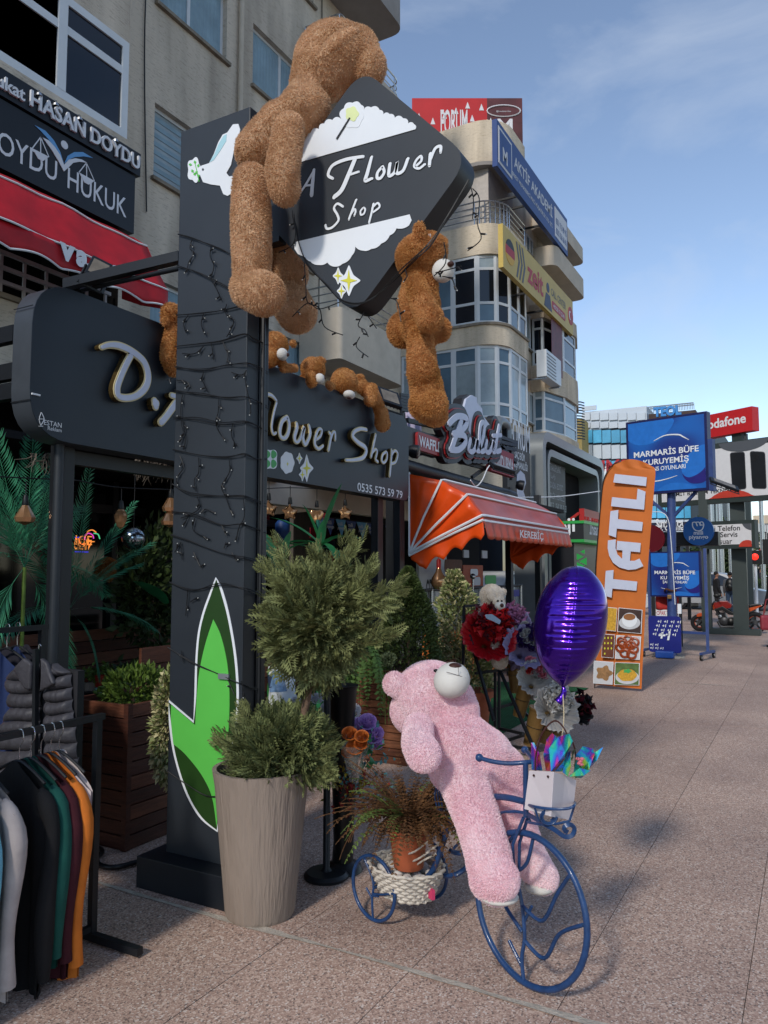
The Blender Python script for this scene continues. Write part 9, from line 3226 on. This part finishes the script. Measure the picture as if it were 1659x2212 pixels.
# ================================================================== people far off
m_skin,m_hair = M('skin','#8a6350',.6),M('hair_dark','#15110f',.7)
def person(lab,base,h,face,top,trs,pose='stand',bag=None,nm='person'):
 o = thing(nm,lab,'person',base,rz=face)
 W_ = WM[o.name]
 k = h / 1.75
 def w(x,y,z): return W_ @ Vector((x * k,y * k,z * k))
 mt,mtr = M('cloth_' + top.strip('#'),top,.85,var=.12,vscale=10),M('cloth_' + trs.strip('#'),trs,.85,var=.12,vscale=10)
 st = .14 if pose == 'walk' else .02
 b = MB()
 b.ell(w(.02,0,1.62),(.085 * k,.078 * k,.115 * k),14,10)
 cap_(b,w(0,0,1.42),.055 * k,w(.01,0,1.54),.05 * k)
 b.ell(w(.10,0,1.60),(.02 * k,.018 * k,.025 * k),8,6)
 for s_ in (-1,1):
  b.ell(w(.02,s_ * .083,1.61),(.015 * k,.012 * k,.028 * k),8,6)
  cap_(b,w(.0,s_ * .22,1.1),.03 * k,w(.10,s_ * .22,.86),.026 * k)
  b.ell(w(.12,s_ * .22,.80),(.025 * k,.03 * k,.05 * k),8,6)
  for f in range(4):
   cap_(b,w(.11 + .012 * f,s_ * .22 - s_ * .01,.77),.009 * k,w(.125 + .014 * f,s_ * .21,.70 + .008 * f),.008 * k)
  cap_(b,w(.13,s_ * .20,.80),.01 * k,w(.165,s_ * .19,.76),.009 * k)
 cap_(b,w(0,0,1.42),.08 * k,w(0,0,.95),.09 * k)
 for s_ in (-1,1):
  cap_(b,w(0,s_ * .09,.95),.06 * k,w(s_ * st,s_ * .09,.08),.04 * k)
  cap_(b,w(0,s_ * .18,1.38),.04 * k,w(0,s_ * .22,1.1),.035 * k)
 me = remesh(b,.014 * k,3)
 me.materials.append(m_skin)
 link_mesh(me,'body',o)
 b = MB()
 cap_(b,w(0,.09,1.36),.115 * k,w(0,.07,1.0),.125 * k)
 cap_(b,w(0,-.09,1.36),.115 * k,w(0,-.07,1.0),.125 * k)
 for s_ in (-1,1):
  cap_(b,w(0,s_ * .18,1.38),.07 * k,w(.0,s_ * .23,1.12),.058 * k)
  cap_(b,w(.0,s_ * .23,1.12),.056 * k,w(.09,s_ * .22,.90),.044 * k)
 me = remesh(b,.016 * k,4)
 me.materials.append(mt)
 link_mesh(me,'jacket',o)
 b = MB()
 cap_(b,w(0,.06,.96),.12 * k,w(0,-.06,.96),.12 * k)
 for s_ in (-1,1):
  kx = .06 if pose == 'walk' and s_ > 0 else 0
  cap_(b,w(0,s_ * .09,.93),.095 * k,w(s_ * st * .5 + kx,s_ * .095,.5),.068 * k)
  cap_(b,w(s_ * st * .5 + kx,s_ * .095,.5),.066 * k,w(s_ * st,s_ * .09,.09),.05 * k)
 me = remesh(b,.016 * k,4)
 me.materials.append(mtr)
 link_mesh(me,'trousers',o)
 for s_ in (-1,1):
  MB().ell(w(s_ * st + .05,s_ * .09,.045),(.13 * k,.05 * k,.045 * k),12,8,Matrix.Rotation(face,3,'Z')).build('shoe',m_bp,o,smooth=80)
 MB().ell(w(-.01,0,1.67),(.095 * k,.09 * k,.085 * k),14,9).build('hair',m_hair,o,smooth=80)
 return o
b_ = gx(*zM(630,940),34)
person('dark-clothed pedestrian whose legs show under the wheeled board',(34.2,gx(1485,1310,34.2).y,0),1.75,1.6,'#1c1d22','#17181c','walk')
person('pedestrian in dark trousers beside the white shopping bag',(34.6,gx(1497,1310,34.6).y,0),1.72,1.6,'#2b2a2e','#1b1b20','walk')
BGS = thing('shopping_bag','small white shopping bag carried behind the wheeled board','bag',gx(*zM(745,915),34))
p = gx(*zM(745,905),34)
MB().box(p + Vector((0,0,.2)),(.12,.28,.42)).build('bag_body',m_pw,BGS,bevel=.02)
MB().tube(catmull([tuple(p + Vector(q)) for q in ((0,-.08,.4),(0,-.06,.55),(0,.06,.55),(0,.08,.4))],4),.012,5).build('handle',m_pw,BGS)
pr_p = gx(1578,1300,30)
mr = person('rider in grey hoodie and jeans with black backpack in the totem gap',(30,pr_p.y,0),1.5,.1,'#4c4d52','#28384e')
BPK = thing('backpack','black backpack worn by the rider in the totem gap','backpack',(29.8,pr_p.y,1.0))
MB().ell((29.78,pr_p.y - .02,1.05),(.12,.17,.24),14,10).build('pack',m_bp,BPK,smooth=80)
MB().ell((29.67,pr_p.y - .02,.98),(.05,.11,.11),12,8).build('pocket',m_bp,BPK,smooth=80)
pr_p = gx(1549,1300,29)
person('person in black jacket behind the left totem post',(29,pr_p.y,0),1.52,-1.2,'#141519','#1d1e22')
for k,(x,lab,c1,c2) in enumerate(((1614,'distant pedestrian in black beside the grey mast','#1a1a1e','#20242c'),(1645,'distant pedestrian near the right edge','#2c2a30','#24304a'))):
 q = gx(x,1290,50)
 person(lab,(50,q.y,0),1.72,1.5 * (-1) ** k,c1,c2,'walk')
q = gx(1664,1400,17.5)
person('passer-by in dark coat cut off by the right edge',(17.5,q.y - .14,0),1.7,2.2,'#1b161b','#1d1c22','walk')
RBG = thing('red_shoulder_bag','red shoulder bag at the right edge of the picture','bag',gx(1650,1380,17.3))
q = gx(1659,1345,17.2)
MB().box(q,(.10,.30,.30),.4).build('bag_body',M('red_leather','#7a2530',.5,var=.2),RBG,bevel=.05)
MB().tube([q + Vector((0,.08,.12)),q + Vector((0,.02,.45)),q + Vector((0,-.1,.5))],.012,6).build('strap',M('red_leather'),RBG)
# ================================================================== market shop seen below the sign, right of the pillar
KS = thing('market_shop','dim snack market with beige awning cassette behind the terrace','shop',(10,6.5,0))
YK = 5.4
PKs = PY(YK)
def kpx(x,y): return PKs.px(*zT(x,y))
m_beige = M('beige_metal','#cfc5b2',.5,var=.1,vscale=3)
MB().bar(gy(*zT(-100,130),YK),gy(*zT(1330,40),YK),.12,.16).build('awning_tube',m_beige,KS)
a,c_ = gy(*zT(-100,190),YK - .1),gy(*zT(1330,105),YK - .1)
zk0 = (gy(*zT(100,215),YK).z + gy(*zT(1100,150),YK).z) / 2
xk0,xk1 = gy(*zT(-100,150),YK).x,gy(*zT(1330,105),YK).x
MB().box(((xk0 + xk1) / 2,YK - .2,zk0 + .16),(xk1 - xk0,.12,.28)).build('awning_box',m_beige,KS)
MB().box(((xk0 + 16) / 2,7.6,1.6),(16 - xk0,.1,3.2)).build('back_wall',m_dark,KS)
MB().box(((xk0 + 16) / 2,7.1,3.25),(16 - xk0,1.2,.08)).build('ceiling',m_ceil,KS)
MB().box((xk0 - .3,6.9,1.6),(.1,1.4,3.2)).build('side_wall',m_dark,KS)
PK5 = PY(5.9)
def k5(x,y): return PK5.px(*zT(x,y))
m_bnr = M('banner_indigo','#22257a',.5,var=.1)
A,B = k5(420,230),k5(1360,-60)
MB().pbox(PK5,A[0],B[0] + .4,zk0 + .25,zk0 + 1.0,-.05,0).build('blue_fascia',m_bnr,KS)
text('lettering','MARMARİS',PK5,k5(660,20)[0],zk0 + .5,m_pw,KS,width=1.9,height=.36,bold=.03)
text('lettering','OYUNLARI',PK5,k5(1360,160)[0],k5(1300,160)[1],m_pw,KS,height=.2,bold=.02,align='R',w=.02)
A,B = k5(860,230),k5(1380,160)
MB().pbox(PK5,A[0],B[0] + .5,zk0 - .55,zk0 - .05,-.03,.01).build('blue_valance',m_bnr,KS)
m_wine = M('wine_canvas','#7d1626',.7,var=.15)
A,B = k5(560,440),k5(1380,260)
MB().pbox(PK5,A[0],B[0] + .4,k5(900,420)[1],k5(900,330)[1],-.3,-.06).build('red_canopy',m_wine,KS)
MB().pbox(PK5,k5(700,250)[0],k5(920,250)[0],k5(800,240)[1],k5(800,175)[1],-.3,-.05).build('red_box',m_wine,KS)
PNN = thing('pennant_string','row of blue triangular pennants above the market','bunting',gy(*zT(900,300),5.3))
PPn = PY(5.3)
m_pd,m_pl_ = M('pennant_navy','#2a4580',.6),M('pennant_sky','#5aa3cf',.6)
for k,(x,dk) in enumerate(((605,0),(705,1),(810,0),(908,1),(1005,0),(1100,1),(1270,1))):
 y = 195 + (x - 605) * .13
 q = [PPn.px(*zT(*p)) for p in ((x - 48,y),(x + 46,y + 12),(x + 10,y + 165))]
 o = MB().ppoly(PPn,q,-.003,.003).build('pennant',m_pd if dk else m_pl_,PNN)
 u,v = PPn.px(*zT(x - 30,y + 60))
 text('lettering','milli',PPn,u,v,m_pw,PNN,height=.05,w=.005)
 text('lettering','piyango',PPn,u,v - .06,m_pw,PNN,height=.05,w=.005)
MB().tube([gy(*zT(540,180),5.3),gy(*zT(900,232),5.3),gy(*zT(1340,285),5.3)],.006,5).build('cord',m_black,PNN)
CO = thing('drinks_cooler','red topped glass drinks cooler in the market','cooler',gy(*zT(1080,1000),6.3))
PCo = PY(6.2)
def cpx(x,y): return PCo.px(*zT(x,y))
A,B = cpx(1010,980),cpx(1155,540)
MB().pbox(PCo,A[0],B[0],.1,cpx(0,640)[1] if False else cpx(1080,635)[1],-.6,0).build('cabinet',M('cooler_grey','#5b6670',.4,var=.2,vscale=5),CO)
MB().pbox(PCo,A[0] - .05,B[0],cpx(1080,635)[1],cpx(1080,540)[1],-.6,.05).build('header',M('cooler_red','#b0141c',.4),CO)
text('lettering','Coca-Cola',PCo,cpx(1060,600)[0],cpx(1060,605)[1],m_pw,CO,width=.45,height=.14,w=.06,shear=.3)
for k in range(4):
 v = .3 + k * .28
 MB().pbox(PCo,A[0] + .06,B[0] - .06,v,v + .02,.002,.02).build('shelf',m_pw,CO)
 for j in range(8):
  u = A[0] + .12 + j * (B[0] - A[0] - .24) / 8
  MB().pbox(PCo,u,u + .06,v + .02,v + .2,.004,.03).build('bottle',[m_pr,M('bottle_blue','#1c4a8a',.3),M('bottle_green','#1f6a3a',.3),m_yd][(j + k) % 4],CO)
YS_ = thing('yellow_advert_panel','lime yellow advert panel behind the black posts','panel',gy(*zT(1300,650),6.2))
A,B = cpx(1245,648),cpx(1365,560)
MB().pbox(PCo,A[0],B[0],A[1],B[1],-.02,.03).build('panel',M('lime_print','#8f9a1e',.5),YS_)
MB().ppoly(PCo,disc(PCo,((A[0] + B[0]) / 2 + .1,(A[1] + B[1]) / 2),.08,0,0),.031,.035).build('logo',m_pr,YS_)
MB().pbox(PCo,A[0],B[0] + .3,.3,A[1] - .1,-.1,-.02).build('shelf_unit',M('shelf_blue','#33506a',.5,var=.4,vscale=12),YS_)
# glimpses left of it: shelf with red tag and blue drum
SHF = thing('market_shelf','pale shelf with blue drum and red tag in the dim market','shelf',gy(*zT(180,500),5.7))
PSh = PY(5.7)
A,B = PSh.px(*zT(110,515)),PSh.px(*zT(290,420))
MB().pbox(PSh,A[0],B[0],A[1],B[1],-.3,0).build('board',M('pale_board','#6a6d6c',.6),SHF)
MB().lathe([(.0,0),(.07,0),(.09,.06),(.09,.2),(.06,.24),(0,.25)],gy(*zT(265,420),5.6),16).build('drum',M('drum_blue','#1d3f78',.5),SHF,smooth=40)
A,B = PSh.px(*zT(165,505)),PSh.px(*zT(215,420))
MB().pbox(PSh,A[0],B[0],A[1],B[1],.002,.02).build('red_tag',m_pr,SHF)
MB().box((gy(*zT(450,600),6.0).x,6.0,1.2),(.5,.06,2.4)).build('grey_column',M('grey_wood','#4a4540',.8,var=.3,stretch=(1,1,.1)),SHF)
# ================================================================== counter and glass rail under the orange awning
zA = ZR(1600,2050,2400,2500)
CT = thing('glass_counter','glass fronted waffle counter with orange picture base','counter',gy(*zA(550,900),4.0))
PCt = PY(4.1)
def apx(x,y): return PCt.px(*zA(x,y))
A,B = apx(195,930),apx(925,560)
MB().pbox(PCt,A[0],B[0],A[1] - .0,apx(195,890)[1],-.12,0).build('dark_shelf',m_black,CT)
MB().pbox(PCt,A[0],B[0],.05,A[1] - .003,-.11,0).build('orange_base',m_flag,CT)
for k in range(5):
 u = A[0] + .15 + k * (B[0] - A[0]) / 5
 MB().pbox(PCt,u,u + (B[0] - A[0]) / 5 - .2,.2,A[1] - .15,.002,.01).build('photo_print',[m_br,m_yd,m_dkp,m_br,m_yd][k],CT)
MB().pbox(PCt,A[0] + .03,B[0],apx(195,880)[1],apx(195,575)[1],-.02,-.01).build('glass_pane',M('clear_glass','#cfd8da',.04,var=0,alpha=.18),CT)
for u in (A[0],(A[0] + B[0]) / 2,B[0]):
 MB().cyl(PCt.p(u,apx(195,890)[1],.02),PCt.p(u,apx(195,560)[1],.02),.022,seg=10).build('rail_post',m_rail,CT,smooth=50)
MB().cyl(PCt.p(A[0] - .2,apx(195,565)[1],.02),PCt.p(B[0] + .05,apx(195,565)[1],.02),.02,seg=10).build('top_rail',m_black,CT,smooth=50)
for x in (382,487):
 c = PCt.p(*apx(x,455),.1)
 MB().ell(c,.04,12,8).cyl(c,Vector((c.x,c.y,c.z - .4)),.012,seg=8).build('chrome_ball_post',m_rail,CT,smooth=60)
GK = thing('technology_poster','white poster with phone icon and green lock logo behind the counter','poster',gy(*zA(180,830),5.2))
PGk = PY(5.2)
A,B = PGk.px(*zA(105,820)),PGk.px(*zA(330,510))
MB().pbox(PGk,A[0],B[0],A[1] - .4,B[1] + .9,-.05,0).build('board',m_wht,GK)
def gkp(x,y): return PGk.px(*zA(x,y))
a,c_ = gkp(160,670),gkp(245,610)
text('lettering','GEEK',PGk,a[0],a[1],m_pk,GK,width=c_[0] - a[0],height=.36,bold=.02)
a,c_ = gkp(165,745),gkp(245,715)
text('lettering','Teknoloji',PGk,a[0],a[1],m_pk,GK,width=c_[0] - a[0],height=.2,bold=.02)
q = [gkp(*p) for p in ((125,755),(160,755),(160,690),(125,690))]
MB().ppoly(PGk,q,.001,.01).build('lock_icon',m_grn,GK)
q = [gkp(*p) for p in ((125,675),(158,675),(158,610),(125,610))]
MB().ppoly(PGk,round_poly(q,.03),.001,.01).build('phone_icon',m_pk,GK)
q = [gkp(*p) for p in ((130,668),(153,668),(153,622),(130,622))]
MB().ppoly(PGk,q,.01,.014).build('phone_icon_face',m_wht,GK)
WI = thing('waffle_shop_interior','dark interior of the waffle kiosk with orange menu poster','kiosk',gy(*zA(650,500),5.6))
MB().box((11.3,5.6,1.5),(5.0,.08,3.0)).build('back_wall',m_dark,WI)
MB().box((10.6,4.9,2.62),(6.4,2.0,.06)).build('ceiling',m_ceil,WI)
PWi = PY(4.7)
a,c_ = PWi.px(*zA(465,545)),PWi.px(*zA(625,365))
MB().pbox(PWi,a[0],c_[0],a[1],c_[1],-.03,0).build('orange_poster',M('poster_orange','#9a3a14',.5,var=.15),WI)
for k,(x0,y0,x1,y1,mm) in enumerate(((520,450,580,395,m_pw),(535,530,600,460,m_gpl),(640,520,728,445,m_grn),(310,420,450,320,M('cone_brown','#5c3522',.6,stretch=(8,1,1),var=.5)))):
 a,c_ = PWi.px(*zA(x0,y0)),PWi.px(*zA(x1,y1))
 MB().ppoly(PWi,round_poly([(a[0],a[1]),(c_[0],a[1]),(c_[0],c_[1]),(a[0],c_[1])],.05),.002,.01 + .001 * k).build('printed_shape',mm,WI)
for x,y in ((600,300),(745,305)):
 a,c_ = PWi.px(*zA(x,y)),PWi.px(*zA(x + 40,y - 60))
 MB().pbox(PWi,a[0],c_[0],a[1],c_[1],-.3,-.28).build('paper_notice',m_gpl,WI)
LP = thing('pear_lamp','amber pear-shaped lamp hanging under the orange awning','lamp',gy(*zA(265,540),3.9))
c = gy(*zA(265,495),3.9)
MB().lathe([(0,-.1),(.06,-.09),(.095,-.03),(.085,.04),(.04,.11),(.025,.16)],c,18).build('shade',m_amber,LP,smooth=60)
MB().lathe([(.026,.14),(.028,.25),(.01,.27)],c,12).cyl(c + Vector((0,0,.26)),c + Vector((0,0,.7)),.004,seg=5).build('holder',M('red_metal'),LP,smooth=50)
NP = MB().pbox(PY(4.0),PY(4.0).px(*zA(845,560))[0],PY(4.0).px(*zA(912,560))[0],PY(4.0).px(*zA(870,620))[1],PY(4.0).px(*zA(870,565))[1],0,.02).build('notice_plate',m_bnr,None)
tag(NP,'small navy notice plate on the glass counter end','plate')
# ================================================================== fairy lights round pillar and diamond
m_wire,m_led2 = M('wire_black','#0c0d0f',.5,var=0),M('led_tip','#a9aaa6',.3,var=0)
def string_lights(name,lab,wraps,drops,P,off,par=None):
 o = thing(name,lab,'string lights',wraps[0][0] if wraps else drops[0][0])
 for path in wraps:
  for k in range(2):
   q = catmull([tuple(Vector(p) + Vector((0,0,rnd.uniform(-.008,.008)))) for p in path],5)
   MB().tube(q,.0023,5).build('wire',m_wire,o)
 for path in drops:
  q = catmull([tuple(p) for p in path],5)
  MB().tube(q,.0025,5).build('wire',m_wire,o)
  n = len(q)
  for i in range(3,n,5):
   p = Vector(q[i])
   d = Vector((rnd.uniform(-.25,.1),rnd.uniform(-1,1),rnd.uniform(-.9,.35))).normalized()
   bb_ = MB().cyl(p,p + d * .022,.0042,seg=6).build('bulb_holder',m_wire,o)
   MB().ell(p + d * .026,.0032,6,5).build('bulb',m_led2,bb_)
 return o
zS = ZR(600,1200,1150,2300,1106)
def sp(x,y,w=.012): return PP.p(*PP.px(*zS(x,y)),w)
Pside = PY(py1 - .02)
def ss(x,y): return gy(*zS(x,y),py1 - .015)
wr = []
for ys in (((190,325),(400,320),(560,285),(740,235),(810,270),(915,310)),((190,500),(400,512),(600,490),(745,465),(820,485),(915,540)),((185,680),(400,715),(600,735),(740,720),(820,770),(915,815)),
  ((175,1140),(400,1200),(600,1210),(740,1185),(820,1210),(910,1225)),((170,1430),(300,1490),(450,1515),(600,1525),(735,1515),(820,1545),(905,1590)),((160,1820),(300,1870),(450,1920),(600,1975),(730,2000),(860,2030))):
 wr.append([sp(x,y) if x < 742 else ss(x,y) for x,y in ys])
for ys in (((215,-560),(330,-520),(470,-470),(560,-440),(625,-400)),((205,-300),(340,-270),(520,-180),(640,-120)),((200,90),(380,70),(560,40),(720,20)),((178,900),(360,905),(560,940),(735,930),(820,960),(905,990)),((165,1640),(330,1660),(560,1740),(725,1750),(900,1800))):
 wr.append([sp(x,y) if x < 742 else ss(x,y) for x,y in ys])
dr_ = []
for pts in (((330,-520),(310,-440),(345,-400),(300,-330),(290,-250)),((480,-470),(470,-380),(500,-300),(480,-200),(520,-120),(560,-30)),((420,70),(400,160),(430,240)),((300,80),(260,150),(280,230)),((250,910),(270,1000),(230,1090)),((650,940),(640,1040),(680,1120)),((300,1670),(260,1750)),((560,1745),(600,1830))):
 dr_.append([sp(x,y) for x,y in pts])
for pts in (((600,0),(590,60),(610,95),(655,130),(640,190),(600,260)),((255,705),(240,800),(245,950),(275,1060),(260,1150)),((540,735),(535,850),(515,920),(530,990),(590,1080)),((230,1200),(260,1290),(210,1360),(200,1420)),
   ((380,1210),(380,1330),(345,1390),(360,1480)),((620,1210),(625,1320),(580,1400),(560,1450),(600,1540),(650,1680)),((370,1520),(380,1620),(240,1690)),((400,1640),(440,1620),(500,1650)),((350,1690),(340,1790),(470,1860)),
   ((740,560),(755,700),(775,780),(780,860)),((735,1540),(740,1680),(700,1760),(675,1870)),((240,1880),(190,1960)),((240,1890),(250,2020)),((340,1960),(380,2050),(400,2080)),((580,1930),(595,1880)),((640,1960),(680,2030)),
   ((250,390),(350,390),(420,330)),((570,300),(610,400),(600,470)),((420,530),(410,600),(450,690)),((640,540),(720,560),(745,520)),((200,600),(280,610),(310,655)),((480,300),(500,440)),((180,580),(130,600))):
 dr_.append([sp(x,y) if x < 742 else ss(x,y) for x,y in pts])
string_lights('fairy_lights','black fairy light strings wound around the pillar',wr,dr_,PP,.012)
# lower coils over the leaf
wr2 = [[sp(x,y) if x < 720 else ss(x,y) for x,y in [((p[0] / .54861 - 600) * 2.011,(p[1] / .54861 - 1200) * 2.011) for p in q]] for q in
 (((370,1255),(420,1275),(480,1262),(535,1275),(575,1290)),((366,1395),(420,1430),(470,1455),(520,1475),(560,1490)),((364,1665),(400,1690),(450,1720),(495,1715)))]
dr2 = [[sp(*[(p[0] / .54861 - 600) * 2.011,(p[1] / .54861 - 1200) * 2.011]) for p in q] for q in
 (((410,1270),(405,1330)),((395,1405),(400,1430)),((490,1455),(510,1500)),((415,1300),(430,1290)),((525,1470),(535,1510)))]
string_lights('fairy_lights','black fairy light cable crossing the green leaf',wr2,dr2,PP,.012)
def dp(x,y,w=.014): return PD.p(*PD.px(*z2(x,y)),w)
def db(x,y,X=2.99): return gx(*z2(x,y),X)
wr3 = [[dp(540,1250),dp(550,1340),dp(590,1480),dp(640,1590),dp(740,1700),dp(830,1790),dp(960,1800),db(1100,1690,2.96),db(1250,1550,2.90),db(1360,1440,2.92),db(1500,1200,2.95),db(1580,1080,2.96)],
 [db(1575,1070,2.96),db(1450,1290,2.93),db(1330,1450,2.88),db(1180,1600,2.90),db(1000,1780,2.94)]]
dr3 = [[dp(540,1290),dp(560,1370),dp(540,1460),dp(460,1505)],[dp(610,1560),dp(620,1700),dp(630,1800),db(690,1830),db(720,1940),db(830,1990)],[db(820,1790),db(690,1835),db(620,1800),db(530,1880)],
 [db(960,1850),db(920,1930),db(960,1960),db(980,2000)],[db(980,1880),db(1030,1950)],[db(930,2000),db(910,2060),db(980,2120)],[db(1590,1110),db(1605,1190),db(1600,1300)],[db(1600,1120),db(1640,1180),db(1630,1330),db(1650,1420),db(1570,1490)],
 [db(1430,1440,2.88),db(1440,1560,2.88),db(1370,1640,2.88)],[db(1380,1620,2.88),db(1460,1600,2.87),db(1535,1580,2.87)],[db(1420,1640,2.87),db(1480,1660,2.87),db(1495,1720,2.87)],[db(1200,1600,2.9),db(1220,1670,2.88)],[db(1095,1770,2.92),db(1150,1790,2.9),db(1175,1910,2.88)]]
string_lights('fairy_lights','black fairy light strings draped along the diamond sign edges',wr3,dr3,PD,.012)
